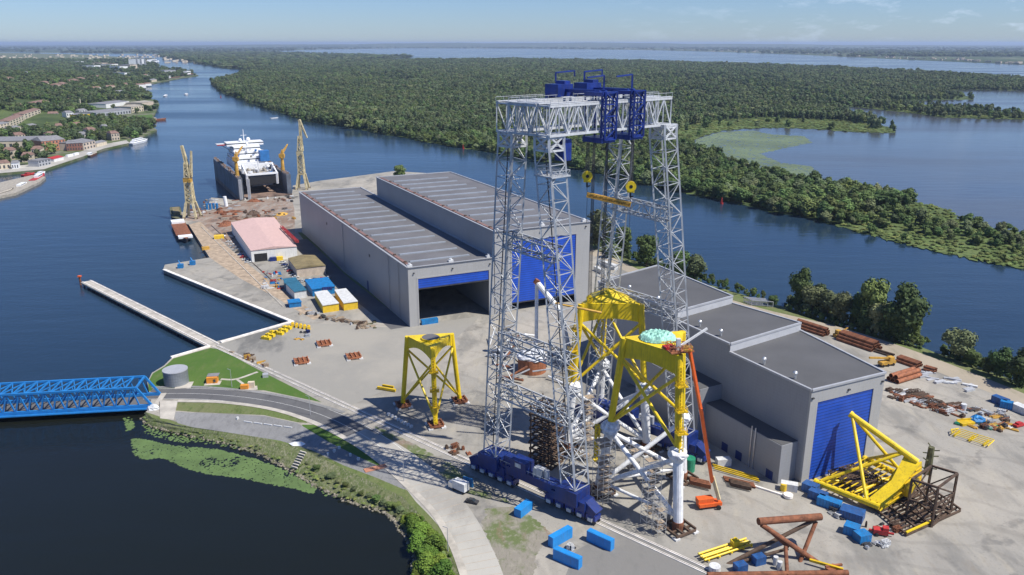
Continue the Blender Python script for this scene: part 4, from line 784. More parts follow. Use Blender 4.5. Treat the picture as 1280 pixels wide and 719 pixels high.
# fenced pipe rows and stacks
def pipes(a, b, n, rad, rows, label, grp, mt='rust', jit=0, side=None):
    a = G(*a); b = G(*b); d = (b - a).normalized(); k = V((-d.y, d.x, 0)) * (side or 1); first = None; i = 0
    for r_ in range(rows):
        for c_ in range(n - r_):
            off = k * ((c_ + r_ / 2) * rad * 2.05) + V((0, 0, rad + r_ * rad * 1.75)); L = (b - a).length
            if first is None:
                first = thing('steel_pipe', label, 'pipe', a + off, grp); m = MB(); m.tube(a + off, a + off + d * L, rad, n=12, hollow=True); m.build('tube', mt, first)
            else:
                q = first.copy(); S.collection.objects.link(q); q.location = a + off + d * random.uniform(-jit, jit); ch = first.children[0].copy(); S.collection.objects.link(ch); ch.parent = q
pipes((993, 409), (1030, 421), 4, .75, 3, 'long rust red pipe in the stack left of the ochre loader', 'pipes stacked by the riverside road', 'rust', .6)
pipes((1046, 425), (1090, 440), 5, .8, 3, 'long rust red pipe in the big stack right of the ochre loader', 'pipes in the big roadside stack', 'rust', .6)
pipes((1093, 440), (1116, 447), 2, .5, 2, 'thin brown pipe in the small bundle just right of the big roadside stack', 'thin pipes right of the big stack', 'brown_steel', .5)
pipes((1120, 452), (1146, 461), 4, .7, 2, 'short rust red pipe in the stack behind the bright orange pipes', 'short pipes behind the orange ones', 'rust', .4)
pipes((1154, 463), (1168, 467), 3, .6, 2, 'stubby rust red pipe in the smallest stack by the sandy road', 'stubby pipes by the road', 'rust', .3)
pipes((1121, 480), (1150, 471), 3, 1.0, 2, 'fat bright orange rust pipe lying crosswise in the right yard', 'fat orange rust pipes', 'rust_bright', .4)
m = MB(); p = G(1047, 421); m.box(p, (4, 2.6, 1.6), .3); m.box(p + V((0, 0, 1.6)), (2.2, 2.2, 1.9), .3); m.beam(p + V((1, 0, 2)), p + V((5, 1, 4.5)), .5); solo(m, 'wheel_loader', 'crane_ochre', 'ochre loader parked at the left end of the big roadside pipe stack', 'loader')
o = thing('mobile_crane', 'yellow wheeled yard crane parked above the fat orange rust pipes', 'mobile crane', G(1108, 457)); p = G(1108, 457)
m = MB(); m.box(p + V((0, 0, 1)), (8, 2.8, 1.4), R(20)); m.box(p + V((1.6, .4, 2.4)), (2.6, 2.4, 1.8), R(20)); m.build('body', 'crane_ochre', o); m = MB(); m.beam(p + V((1, 0, 3.6)), p + V((-9, -1.5, 4.4)), .8); m.build('boom', 'crane_ochre', o)
for s in (-2.8, 0, 2.8): m = MB(); q = p + V((s, s * .36, .7)); m.tube(q + V((0, -1.6, 0)), q + V((0, 1.6, 0)), .75, n=10); m.build('wheel', 'black', o)
# sheets, beams and scrap in the right yard
for i in range(22):
    px_ = random.uniform(1146, 1216); t = (px_ - 1146) / 70; py_ = 466 + t * 18 + random.uniform(-5, 6); p = G(px_, py_); m = MB(); m.box(p, (random.uniform(3, 6), random.uniform(1, 1.6), random.uniform(.25, .9)), R(random.choice([20, 22, -25, -33])))
    solo(m, 'sheet_stack', random.choice(['cont_white', 'trim', 'riser', 'grey_steel']), 'flat pale metal stack among the others near the sandy road', 'metal stack', 'pale metal stacks in the right yard')
scrap = []
CW = {'rust': 'rust brown', 'rust_bright': 'orange rust', 'brown_steel': 'dark brown', 'dark_steel': 'blackish', 'grey_steel': 'grey', 'cont_white': 'white', 'crane_ochre': 'ochre', 'green_bin': 'dark green', 'silver': 'silver', 'navy_paint': 'navy blue', 'quay_wood': 'tan', 'moss': 'mossy', 'cont_blue': 'blue', 'hull_red': 'red', 'deck_tan': 'pale tan', 'trim': 'light grey', 'red_paint': 'red', 'olive_roof': 'olive'}
def scatter(n, x0, x1, y0, y1, kinds, place, nm, big=1, slope=0):
    for i in range(n):
        px_ = random.uniform(x0, x1); py_ = random.uniform(y0, y1) + slope * (px_ - x0); p = G(px_, py_); r_ = random.choice([R(20), R(25), R(-35), R(-60), R(30)]) + random.uniform(-.15, .15); m = MB()
        t = random.random(); d = V((math.cos(r_), math.sin(r_), 0)); k = V((-d.y, d.x, 0)); col = random.choice(kinds)
        third = ('left part', 'middle', 'right part')[min(2, int(3 * (px_ - x0) / (x1 - x0)))] if n > 11 else None
        if t < .55:
            L = random.uniform(2.5, 7) * big; sh = 'beam pack'; c2 = random.randint(2, 4)
            for j in range(c2): q = p + k * j * .55 + V((0, 0, .3)); m.beam(q + d * random.uniform(-.4, .4), q + d * L * random.uniform(.8, 1.1), .35, random.uniform(.25, .6))
            for e_ in (.2, .8): m.beam(p + d * L * e_ - k * .3 + V((0, 0, .12)), p + d * L * e_ + k * c2 * .55 + V((0, 0, .12)), .25, .2)
        elif t < .8:
            a_, b_, c_ = random.uniform(1.2, 3) * big, random.uniform(1, 2.2) * big, random.uniform(.5, 1.6); sh = 'crate'; m.box(p, (a_, b_, c_), r_); m.box(p + V((0, 0, c_ + .002)), (a_ * .6, b_ * .5, c_ * .35), r_ + .3)
            for e_ in (-.35, .35): m.beam(p + d * a_ * e_ - k * b_ * .56 + V((0, 0, c_ * .5)), p + d * a_ * e_ + k * b_ * .56 + V((0, 0, c_ * .5)), .14, c_ * .9)
        else:
            sh = 'truss piece'; m.lattice(p + V((0, 0, .8)), p + d * random.uniform(3, 6) * big + V((0, 0, .8)), 1.4, 1.2, 4, .2, .14)
        lab = '%s %s %s' % (CW[col], sh, place); lab += ', %s' % third if third else ''
        solo(m, {'beam pack': 'beam_pack', 'crate': 'gear_crate', 'truss piece': 'truss_piece'}[sh], col, lab, sh, lab)
scatter(74, 1108, 1196, 484, 497, ['rust', 'brown_steel', 'brown_steel', 'rust', 'grey_steel', 'cont_white'], 'in the scrap rows by the stepped hall', 'steel_lot', 1, .30)
scatter(44, 1196, 1275, 506, 532, ['brown_steel', 'cont_white', 'dark_steel', 'rust', 'green_bin', 'grey_steel', 'crane_ochre'], 'near the yellow pipe grating', 'gear_heap', .8, .15)
# yellow pipe frames
p = G(1214, 549); o = thing('pipe_grating', 'low yellow welded pipe frame lying in the right yard', 'pipe frame', p); m = MB(); d = (G(1238, 558) - G(1192, 543)); d.normalize(); k = V((-d.y, d.x, 0))
for j in range(5): q = p + k * (j * 1.55 - 3.1); m.tube(q - d * (7.2 - abs(j - 2) * 1.0) + V((0, 0, 1.2)), q + d * 6.5 + V((0, 0, 1.2)), .16, n=6)
for t in (-6.0, 1.0, 6.5): m.tube(p + d * t - k * 3.2 + V((0, 0, .9)), p + d * t + k * 3.2 + V((0, 0, .9)), .2, n=6)
for e_ in ((-7.2, 0, -5.6, 3.1), (-7.2, 0, -5.6, -3.1)): m.tube(p + d * e_[0] + k * e_[1] + V((0, 0, 1.2)), p + d * e_[2] + k * e_[3] + V((0, 0, 1.2)), .2, n=6)
for t in (-5, 0, 5): m.box(p + d * t, (.5, 5.5, .8), math.atan2(d.y, d.x))
m.build('tube_frame', 'yellow_paint', o)
p = G(1207, 530); m = MB(); m.box(p, (6, 3, 1.0), .3); m.beam(p + V((-3, 1, 1.2)), p + V((4, 2, 1.4)), .5); solo(m, 'yellow_pallet', 'yellow_dark', 'flat yellow rack just behind the yellow pipe frame', 'rack')
m = MB(); p = G(1221, 527); m.ico(p + V((0, 0, .8)), 2.2, (1.3, 1, .8), .15, 9); solo(m, 'tarpaulin', 'cont_blue', 'blue tarpaulin over a bundle behind the yellow pipe frame', 'tarpaulin')
boxpx('shipping_container', 'cont_navy', 'dark sided container with blue roof, left one of the roadside row at the right edge', 'container', (1238, 502), (1256, 509), 3, 2.8)
boxpx('shipping_container', 'cont_blue', 'brighter blue container between the dark one and the white one at the right edge', 'container', (1249, 509.5), (1265, 513), 3, 2.8)
boxpx('shipping_container', 'cont_white', 'white roofed container at the right edge, last of the roadside row', 'container', (1263, 512), (1284, 521), 3.5, 2.8)
m = MB(); p = G(1273, 533); m.box(p + V((0, 0, .3)), (4.4, 1.9, .8), .4); m.box(p + V((0, 0, 1.1)), (2.4, 1.6, .6), .4); solo(m, 'parked_car', 'red_paint', 'dark red car parked at the right edge of the yard', 'car')
m = MB(); p = G(1204, 512); m.tube(p, p + V((0, 0, 2.4)), 1.1, n=12); solo(m, 'water_tank', 'cont_white', 'small white upright tank among the gear in the right yard', 'tank')
# blue containers beside the lying jacket
boxpx('shipping_container', 'cont_navy', 'dark blue container nearest the stepped hall door, leftmost of three', 'container', (1001, 613), (1018, 620), 3.4, 2.8)
boxpx('shipping_container', 'cont_navy', 'middle dark blue container of the three by the stepped hall door', 'container', (1009, 622), (1030, 630), 3.0, 2.8)
boxpx('shipping_container', 'cont_blue', 'longer blue container, rightmost of the three by the stepped hall door', 'container', (1020, 631), (1048, 641), 3.0, 2.8)
boxpx('shipping_container', 'cont_navy', 'blue workshop container alone left of the cradle grid', 'container', (1048, 647), (1077, 656), 4.6, 2.8)
boxpx('shipping_container', 'cont_blue', 'short bright blue container beside the red machine', 'container', (1053, 667), (1071, 673), 3.6, 2.8)
boxpx('shipping_container', 'cont_blue', 'bright blue container end on, touching the red machine', 'container', (1075, 681), (1089, 678), 3.4, 2.65)
o = thing('red_machine', 'red engine powered machine beside the blue containers', 'machine', G(1100, 668)); p = G(1100, 668); m = MB(); m.box(p + V((0, 0, .5)), (4, 2.2, 1.4), -.3); m.box(p + V((1.2, -.5, 1.9)), (1.6, 1.8, .9), -.3); m.beam(p + V((-3, 1, 1)), p + V((3.4, -1.4, 1)), .5); m.build('body', 'red_paint', o)
for s in (-1, 1): m = MB(); m.tube(p + V((s * 1.4, -1.3, .5)), p + V((s * 1.4, 1.3, .5)), .5, n=10); m.build('wheel', 'black', o)
scatter(7, 1034, 1052, 637, 645, ['cont_white', 'rust', 'dark_steel', 'silver'], 'before the long blue container', 'gear_pallet', .45)
scatter(8, 1082, 1104, 678, 688, ['cont_white', 'silver', 'cont_white', 'dark_steel'], 'before the red machine', 'gear_pallet', .4)
scatter(8, 1082, 1125, 655, 672, ['brown_steel', 'dark_steel', 'rust'], 'by the cradle grid', 'steel_offcut', .5)
m = MB(); p = G(986, 612); m.box(p, (5.2, 2.6, 2.5), R(-20)); solo(m, 'site_cabin', 'cont_white', 'white site cabin with a blue end tucked against the stepped hall annex', 'cabin')
m = MB(); p = G(979, 613); m.tube(p, p + V((0, 0, 2.4)), 1.0, n=12); solo(m, 'gas_tank', 'cont_yellow', 'small yellow upright tank beside the white site cabin', 'tank')
boxpx('shipping_container', 'cont_white', 'white container in the shade along the wall of the stepped hall', 'container', (897, 584), (914, 583), 2.6, 2.6)
m = MB(); p = G(861, 588); m.tube(p, p + V((0, 0, 4.8)), 2.0, n=16); solo(m, 'silo', 'green_bin', 'green round silo with pale top in front of the shaded hall wall', 'silo')
# rusty stacks along the hall
for (x, y, L, z, mt_, lab) in ((905, 600, 9, .5, 'rust', 'rusty beam bundle under the yellow bars beside the stepped hall'), (912, 607, 6, 1.2, 'brown_steel', 'dark brown beam bundle beside the orange boom lift'), (862, 606, 6, 1.5, 'rust', 'rusty trestle heap at the back foot of the front jacket')):
    m = MB(); p = G(x, y); [m.beam(p + V((0, j * .8 - 1, z)), p + V((L, j * .8 - 1 - L * .5, z)), .5, z) for j in range(4)]; solo(m, 'beam_bundle', mt_, lab, 'beam bundle')
m = MB(); p = G(893, 588); [m.beam(p + V((0, j * 1.4, .7)), p + V((13, j * 1.4 - 8.5, .7)), .4) for j in range(3)]; solo(m, 'yellow_bars', 'yellow_dark', 'long yellow bars lying diagonally beside the stepped hall', 'bars')
m = MB(); a = G(985, 622); b = G(935, 606); m.beam(a + V((0, 0, .3)), b + V((0, 0, .3)), .7, .5); m.tube(a + V((0, 0, .2)), a + V((0, 0, 1.2)), 1.5, n=14); solo(m, 'rail_end', 'rail_white', 'pale rail strip with a round white end block before the stepped hall', 'rail strip')
m = MB(); a = G(893, 714); m.tube(a + V((0, 0, .0)), a + V((0, 0, 1.8)), 1.6, n=16); m.box(a, (2.6, 2, 1.4), .5); solo(m, 'rail_buffer', 'cont_white', 'white round buffer at the near end of the crane track', 'buffer')
# yellow pipe bundle in the foreground
a = G(880, 704); b = G(940, 684); d = (b - a).normalized(); k = V((-d.y, d.x, 0)); o = thing('pipe_bundle', 'yellow painted pipe assembly lying in the foreground left of the rusty frame', 'pipe assembly', a)
m = MB(); [m.tube(a + k * j * .9 + V((0, 0, 1.0 + .3 * (j % 2))), b + k * j * .9 + V((0, 0, 1.0 + .3 * (j % 2))), .32, n=10) for j in range(4)]; [m.beam(a + (b - a) * t - k * .6 + V((0, 0, .7)), a + (b - a) * t + k * 3.2 + V((0, 0, .7)), .4) for t in (.08, .3, .55, .8, .97)]; m.build('pipe', 'yellow_paint', o)
m = MB(); q = a + (b - a) * .7 + k * 1.5; m.box(q + V((0, 0, 1.2)), (2.2, 1.8, 1.8), .3); m.tube(q + V((0, 0, 3)), q + V((0, 0, 3.7)), .5); m.build('bracket', 'yellow_paint', o)
# big rusty tubular frame in the foreground
def PY(x, y, Y): return AY(x, y, Y)
o = thing('tubular_trestle', 'big rusty tubular frame with crossed legs in the foreground', 'steel frame', G(975, 716)); yb = G(975, 700).y
a1, a2 = PY(948, 652, yb + 2), PY(1026, 646, yb + 7)
for (p, q, r_, mt_) in ((a1, a2, 1.05, 'rust'), (PY(952, 656, yb + 2), PY(1045, 719, yb - 1), .75, 'rust'), (PY(1018, 650, yb + 7), PY(890, 716, yb - 3), .6, 'brown_steel'), (PY(1020, 652, yb + 7), PY(985, 740, yb - 6), .6, 'rust'), (PY(958, 660, yb + 2), PY(985, 684, yb + 1), .5, 'rust'), (G(884, 719, 1.0), G(1060, 716, 1.0), .8, 'rust'), (PY(982, 684, yb), G(984, 719, 1), .55, 'rust'), (PY(905, 708, yb - 2), PY(985, 686, yb + 1), .45, 'brown_steel')):
    m = MB(); m.tube(p, q, r_, n=14); m.build('tube', mt_, o)
m = MB(); a = G(1012, 700, 1.5); b = G(1054, 712, 1.5); m.beam(a, b, .7); solo(m, 'channel_beam', 'yellow_dark', 'yellow channel beam leaning at the right foot of the rusty frame', 'beam')
for x, y, lab in ((925, 714, 'left one'), (948, 704, 'right one')): m = MB(); p = G(x, y); m.box(p, (3.4, 2.4, 2.5), .35); solo(m, 'tool_box', 'cont_navy', 'blue equipment box under the rusty frame, %s' % lab, 'equipment box')
for x, y in ((969, 706), (974, 712)): m = MB(); p = G(x, y); m.tube(p, p + V((0, 0, 2.6)), .7, n=12); solo(m, 'gas_bottle', 'cont_white', 'white upright cylinder under the rusty frame', 'cylinder', 'white cylinders under the rusty frame')
m = MB(); p = G(1040, 714); m.box(p, (3.5, 2.2, 1.2), .6); m.beam(p + V((-2, 0, 1.4)), p + V((3, 1, 1.4)), .6); solo(m, 'rust_offcuts', 'rust_bright', 'rusty offcuts at the right end of the rusty tubular frame', 'offcuts')

# ============================================================ FOREGROUND BETWEEN TRACK AND ROAD
def wallbox3(name, label, a, b, ht, wd, mt='cont_blue'): a = G(*a); b = G(*b); d = (b - a).normalized(); k = V((-d.y, d.x, 0)); m = MB(); m.prism([a[:2], b[:2], (b + k * wd)[:2], (a + k * wd)[:2]], .02, ht); m.beam(a + V((0, 0, ht)) + k * wd / 2, b + V((0, 0, ht)) + k * wd / 2, wd * .8, .12); return solo(m, name, mt, label, 'ballast block')
m_ = mat('barrier_blue', (.015, .24, .62), .45, 0, .10, .5, grime=.25); M['barrier_blue'] = m_
wallbox3('ballast_block', 'bright blue upright block at the back left of the three bright blue ones', (691, 686), (715.5, 672), 3.4, 2.0, 'barrier_blue')
wallbox3('ballast_block', 'bright blue upright block on the right, apart from the other two', (733, 676), (763, 690), 3.4, 2.0, 'barrier_blue')
wallbox3('ballast_block', 'bright blue upright block at the front left of the three', (691, 699), (723, 713), 3.4, 2.0, 'barrier_blue')
scatter(3, 708, 716, 684, 689, ['cont_white', 'dark_steel', 'red_paint'], 'between the bright blue blocks', 'small_crate', .25)
boxpx('shipping_container', 'barrier_blue', 'bright blue container standing alone just below the near crane base', 'container', (642.5, 645), (651, 648.5), 6.5, 2.8)
boxpx('site_sign', 'cont_blue', 'blue site panel beside the truck under the left crane foot', 'sign panel', (579, 606), (591, 610), .3, 3.2)
o = thing('box_truck', 'white box truck parked on the pale road near the left crane foot', 'truck', G(576, 614)); p = G(576, 614); m = MB(); m.box(p + V((0, 0, .9)), (5.2, 2.5, 2.8), R(-38)); m.build('cargo_box', 'cont_white', o); m = MB(); m.box(p + V((-2.8, 2.2, .5)), (1.8, 2.3, 2.0), R(-38)); m.build('cab', 'silver', o)
for s in (-1, 1): m = MB(); q = p + V((s * 1.6, -s * 1.2, .5)); m.tube(q + V((-.9, -.9, 0)), q + V((.9, .9, 0)), .5, n=10); m.build('wheel', 'black', o)
# the car, with copies for the car park
def car(): 
    o = thing('parked_car', '', 'car', (0, 0, 0)); m = MB(); P = [(-2.1, .35), (-2.15, .8), (-1.3, .95), (1.0, .95), (2.1, .8), (2.15, .35)]
    def side(P, w_): m = MB(); n = len(P); m.add([(x, -w_, z) for x, z in P] + [(x, w_, z) for x, z in P], [tuple(range(n)), tuple(range(2 * n - 1, n - 1, -1))] + [(i, n + i, n + (i + 1) % n, (i + 1) % n) for i in range(n)]); return m
    side(P, .88).build('body', 'dark_steel', o); side([(-1.5, .94), (-.95, 1.42), (.45, 1.42), (1.15, .94)], .74).build('window_glass', 'glass', o)
    mm_ = MB(); mm_.box((-.25, 0, 1.421), (1.3, 1.36, .04)); mm_.build('roof_panel', 'dark_steel', o)
    for s in (-1.35, 1.35): m = MB(); m.tube((s, -.9, .33), (s, .9, .33), .33, n=10); m.build('wheel', 'black', o)
    return o
car0 = car(); car0.location = G(590, 628.5); car0.rotation_euler = (0, 0, R(-20)); car0['label'] = 'black car parked alone on the pale road near the box truck'
cc = 0
CL = ['silver', 'cont_white', 'dark_steel', 'cont_white', 'navy_paint', 'silver', 'red_paint']
for i in range(9):
    mt_ = CL[i % 7]; dup(car0, G(374 + i * 4.6, 352.5 - i * .55), R(95), 1, 'car in the row parked in front of the olive roofed shed', 'cars before the olive roofed shed', {'body': mt_, 'roof_panel': mt_})
for i in range(8):
    mt_ = CL[(i * 3 + 1) % 7]; dup(car0, G(353.5 + i * 2.3, 329 + i * 2.6), R(25), 1, 'car in the row parked left of the olive roofed shed', 'cars left of the olive roofed shed', {'body': mt_, 'roof_panel': mt_})
for i in range(9):
    mt_ = CL[(i * 2 + 1) % 7]; dup(car0, G(286 + i * 3.0, 303 + i * 3.2), R(20), 1, 'car parked beside the long wooden quay left of the red roofed workshop', 'cars left of the red roofed workshop', {'body': mt_, 'roof_panel': mt_})
# small boat, mat, slipway steps, kerb stones on the gravel
o = thing('dinghy', 'small white boat lying upturned on the gravel park', 'boat', G(372, 556)); p = G(372, 556); m = MB(); vs = [(-3.2, 0, .5), (-1.5, -1.1, .1), (1.8, -1.1, .1), (3.0, 0, .3), (1.8, 1.1, .1), (-1.5, 1.1, .1), (-1.2, 0, 1.2), (1.5, 0, 1.2)]; m.add([tuple(p + V(v)) for v in vs], [(0, 1, 6), (1, 2, 7, 6), (2, 3, 7), (3, 4, 7), (4, 5, 6, 7), (5, 0, 6)]); m.build('hull', 'ship_white', o)
boxpx('paving_mat', 'terracotta', 'flat orange paving slab at the end of the gravel park', 'paving slab', (457, 591), (484, 584.5), 2.5, .25)
m = MB(); a = G(368, 585, -1.8); b = G(379, 566, -.2); [m.beam(a + (b - a) * t + V((-1.2, .6, .25)), a + (b - a) * t + V((1.2, -.6, .25)), .5, .5) for t in np.linspace(0, 1, 7)]; solo(m, 'stone_steps', 'quay', 'small stone steps down the grassy bank below the white boat', 'steps')
for i in range(5): a = G(305 + i * 12.5, 527.5 + i * 1.6); b = G(315 + i * 12.5, 529 + i * 1.6); m = MB(); m.beam(a + V((0, 0, .25)), b + V((0, 0, .25)), .4, .4); solo(m, 'kerb_stone', 'cont_white', 'white kerb strip in the row across the gravel park', 'kerb', 'white kerb strips on the gravel park')
for i, (x, y) in enumerate(((424, 561), (418, 565), (438, 570), (448, 575), (297, 524), (410, 569))): m = MB(); p = G(x, y); m.box(p, (.9, .7, .9), i); solo(m, 'stone_block', 'cont_white', 'little white block standing on the gravel park', 'block', 'white blocks on the gravel park')
# lawn things
o = thing('storage_tank', 'round dark grey tank with a pale lid on the lawn by the bridge', 'tank', G(221, 480)); p = G(221, 479); m = MB(); m.tube(p, p + V((0, 0, 6.2)), 5.0, n=32); m.build('shell', 'tank', o); m = MB(); m.tube(p + V((0, 0, 6.2)), p + V((0, 0, 6.6)), 5.15, n=32); m.build('lid', 'trim', o)
m = MB(); m.box(p + V((4.2, -2.6, 0)), (6.5, 6.5, .25), R(10)); m.build('plinth', 'quay', o)
o = thing('kiosk', 'small orange kiosk with a grey roof on the lawn', 'kiosk', G(266, 478)); p = G(266, 478); m = MB(); m.box(p + V((0, 0, .15)), (4.4, 3, 2.6), R(8)); m.build('wall', 'cabin_orange', o); m = MB(); m.box(p + V((0, 1.4, 2.76)), (4.8, 3.4, .25), R(8)); m.build('roof', 'grey_roof', o); m = MB(); m.box(p + V((.4, -1, 0)), (6.5, 4.4, .12), R(8)); m.build('plinth', 'quay', o)
for s in (-1.9, 1.4): m = MB(); m.box(p + V((s, -1.5, .7)), (.9, .12, 1.3), R(8)); m.build('window', 'window', o)
o = thing('transformer_box', 'orange and cream cabinet on a pale slab at the path end', 'cabinet', G(309, 487)); p = G(309, 486); m = MB(); m.box(p + V((-1, 0, .15)), (3.2, 1.8, 1.7), R(5)); m.build('cabinet', 'cabin_orange', o); m = MB(); m.box(p + V((1.4, 1.5, .15)), (2.6, 1.6, 2.4), R(5)); m.build('vent_block', 'cream_wall', o); m = MB(); m.box(p + V((1.2, 0, 0)), (6, 4, .12), R(20)); m.build('plinth', 'quay', o)
m = MB(); p = G(332, 471); m.box(p, (2.4, 2.4, 1.4), .3); solo(m, 'pump_box', 'trim', 'small grey box on the lawn below the crane track', 'box')
for x, y, lab in ((388, 519, 'slim grey lamp post beside the curve of the road'), (560, 690, 'slim grey lamp post beside the pale road at the bottom'), (505, 602, 'slim grey lamp post where the gravel park ends'), (290, 484, 'slim grey lamp post between the kiosk and the road')):
    m = MB(); p = G(x, y); m.tube(p, p + V((0, 0, 8)), .13, .08, n=8); m.beam(p + V((0, 0, 8)), p + V((-1.4, .5, 8.2)), .14); solo(m, 'lamp_post', 'trim', lab, 'lamp post')
# rusty plates and yellow blocks in the near yard
for x, y, lab in ((377, 453, 'nearest the lawn'), (442, 447, 'rightmost'), (405, 431, 'next to the yellow blocks')): grillage(G(x, y), R(22), 6.0, 'low rusty plate frame on white pads, %s' % lab, None, 'rust_bright')
for x, y, n_ in ((333, 424, 3), (349, 418, 3)):
    for j in range(n_): m = MB(); p = G(x + j * 5, y - j * 3.4); m.box(p + V((0, 0, .02)), (4.8, 2.0, 1.4), R(-20)); m.tube(p + V((-1, 0, 1.4)), p + V((-1, 0, 1.9)), .5, n=8); m.tube(p + V((1, 0, 1.4)), p + V((1, 0, 1.9)), .5, n=8); solo(m, 'clamp_block', 'yellow_paint', 'yellow block in the group at the basin corner', 'yellow block', 'yellow blocks at the basin corner')
for j in range(5): m = MB(); p = G(366 + j * 5, 408 + j * .9); m.box(p, (1.6, 2.2, 1.8), .3); m.tube(p + V((0, 0, 1.8)), p + V((0, 0, 2.3)), .5, n=8); solo(m, 'clamp_block', 'cont_yellow', 'yellow block in the upper row beside the quay kerb', 'yellow block', 'yellow blocks beside the quay kerb')
scatter(12, 366, 388, 412, 426, ['dark_steel', 'navy_paint', 'grey_steel', 'crane_ochre'], 'between yellow blocks and rusty plates', 'gear_lump', .4)
scatter(12, 284, 335, 436, 440, ['rust', 'quay_wood', 'brown_steel', 'crane_ochre'], 'along the crane track by the lawn', 'steel_offcut', .6, .42)
scatter(24, 372, 450, 386, 394, ['dark_steel', 'grey_steel', 'brown_steel', 'quay_wood'], 'below the yellow ended containers', 'scrap_bundle', .7, .18)
scatter(18, 440, 472, 402, 412, ['quay_wood', 'brown_steel', 'moss'], 'near the front corner of the long hall', 'trestle', .6)
scatter(34, 326, 352, 340, 362, ['cont_white', 'silver', 'cont_blue', 'crane_ochre', 'hull_red', 'cont_white'], 'left of the olive roofed shed', 'small_crate', .6)
# sheds and containers in the near yard
def shed(name, label, cat, c4, ht, wall, roof, rh=0, rz=0):      # c4 = four ground pixels, near-left first, counter-clockwise in plan
    P = [G(*p) for p in c4]; o = thing(name, label, cat, P[0]); m = MB(); m.prism([p[:2] for p in P], 0, ht); m.build('wall', wall, o); m = MB(); up = V((0, 0, ht + .02))
    cen = sum(P, V()) / 4; Q = [p + (p - cen).normalized() * .4 + up for p in P]
    if rh:
        a = (Q[0] + Q[1]) / 2 + V((0, 0, rh)); b = (Q[3] + Q[2]) / 2 + V((0, 0, rh)); m.add(Q + [a, b], [(0, 4, 5, 3), (4, 1, 2, 5), (0, 1, 4), (2, 3, 5), (3, 2, 1, 0)])
    else: m.prism([q[:2] for q in Q], ht + .02, ht + .4)
    m.build('roof', roof, o); return o, P
ws, P = shed('workshop', 'white workshop with a faded pink red roof and dark doorway', 'workshop', ((315, 328), (372, 322.5), (344, 284), (290, 291)), 8, 'white_wall', 'red_roof', 1.6)
a, b = P[0], P[1]; d = (b - a); k = V((d.y, -d.x, 0)).normalized(); m = MB(); m.prism([(a + d * .06 + k * .06)[:2], (a + d * .34 + k * .06)[:2], (a + d * .34)[:2], (a + d * .06)[:2]], .1, 5.5); m.build('door', 'black', ws)
for t, mt_ in ((.45, 'navy_paint'), (.6, 'cont_yellow')): m = MB(); q = a + d * t + k * 1.6; m.box(q, (4.0, 2.4, 2.6), math.atan2(d.y, d.x)); solo(m, 'parked_van', mt_, '%s van parked against the front of the pink roofed workshop' % ('dark blue' if t < .5 else 'yellow'), 'van')
m = MB(); a = G(352, 286, 8); b = G(372, 305, 8.5); m.lattice(a + V((0, 0, 1.6)), b + V((0, 0, 1.6)), 1.6, 1.2, 8, .3, .22); solo(m, 'lattice_boom', 'hull_red', 'red lattice boom lying over the right side of the pink roofed workshop', 'lattice boom')
shd, P = shed('storage_shed', 'beige shed with an olive brown roof beside the long hall', 'shed', ((371.5, 347), (407.5, 342.5), (394, 329), (361, 333)), 5.5, 'beige_wall', 'olive_roof', 1.2)
def cpx(label, c4, ht, wall, roof, nm='shipping_container', cat='container'): return shed(nm, label, cat, c4, ht, wall, roof)[0]
cpx('long yellow ended container with a white roof, left of the pair', ((404, 391.5), (424, 388.5), (409, 372), (394, 375)), 4.2, 'cont_yellow', 'cont_white')
cpx('long yellow ended container with a white roof, right of the pair', ((430, 388.5), (447.5, 386), (433, 370), (419, 372)), 4.2, 'cont_yellow', 'cont_white')
bb = cpx('wide bright blue flat roofed cabin block behind the yellow ended containers', ((391, 371), (419, 367), (410, 355.5), (382, 359)), 4.2, 'cont_blue', 'cont_blue', 'cabin_block', 'cabin')
for i in range(4): p = G(404.5 + i * 3.0, 362.5 - i * .2, 4.6); m = MB(); m.tube(p, p + V((0, 0, 1.5)), .9, n=10); m.build('roof_tank', 'navy_paint', bb)
cpx('cabin with a pale blue roof and white front edged in red', ((368.5, 374.5), (383.5, 372), (374, 361), (358, 364)), 4.4, 'cont_white', 'cont_teal', 'cabin_block', 'cabin')
cpx('small dark teal cabin behind the white fronted one', ((357, 364), (373, 361), (370, 356), (355, 358)), 4.4, 'cont_teal', 'cont_teal', 'cabin_block', 'cabin')
cpx('single small blue container on the open yard left of the yellow ended ones', ((362, 385), (377, 383.5), (374, 379.5), (360, 381)), 2.6, 'cont_blue', 'cont_blue')
for x, y, lab in ((226, 335, 'left'), (241, 331, 'right')): p = G(x, y); m = MB(); m.box(p, (3.4, 3, 2.6), .2); m.beam(p + V((0, 0, 2.6)), p + V((-1.5, 1, 4.6)), .5); solo(m, 'winch', 'cont_blue', 'blue quay winch on the pier head, %s of two' % lab, 'winch')
p = G(257, 312); m = MB(); m.box(p, (5, 3, 2), R(30)); solo(m, 'generator', 'crane_ochre', 'yellow machine on the wooden quay edge', 'machine')
m = MB(); p = G(274, 298); m.box(p, (7, 5, 2.4), R(20)); solo(m, 'yellow_tank', 'cont_yellow', 'yellow machinery block left of the pink roofed workshop', 'machine')
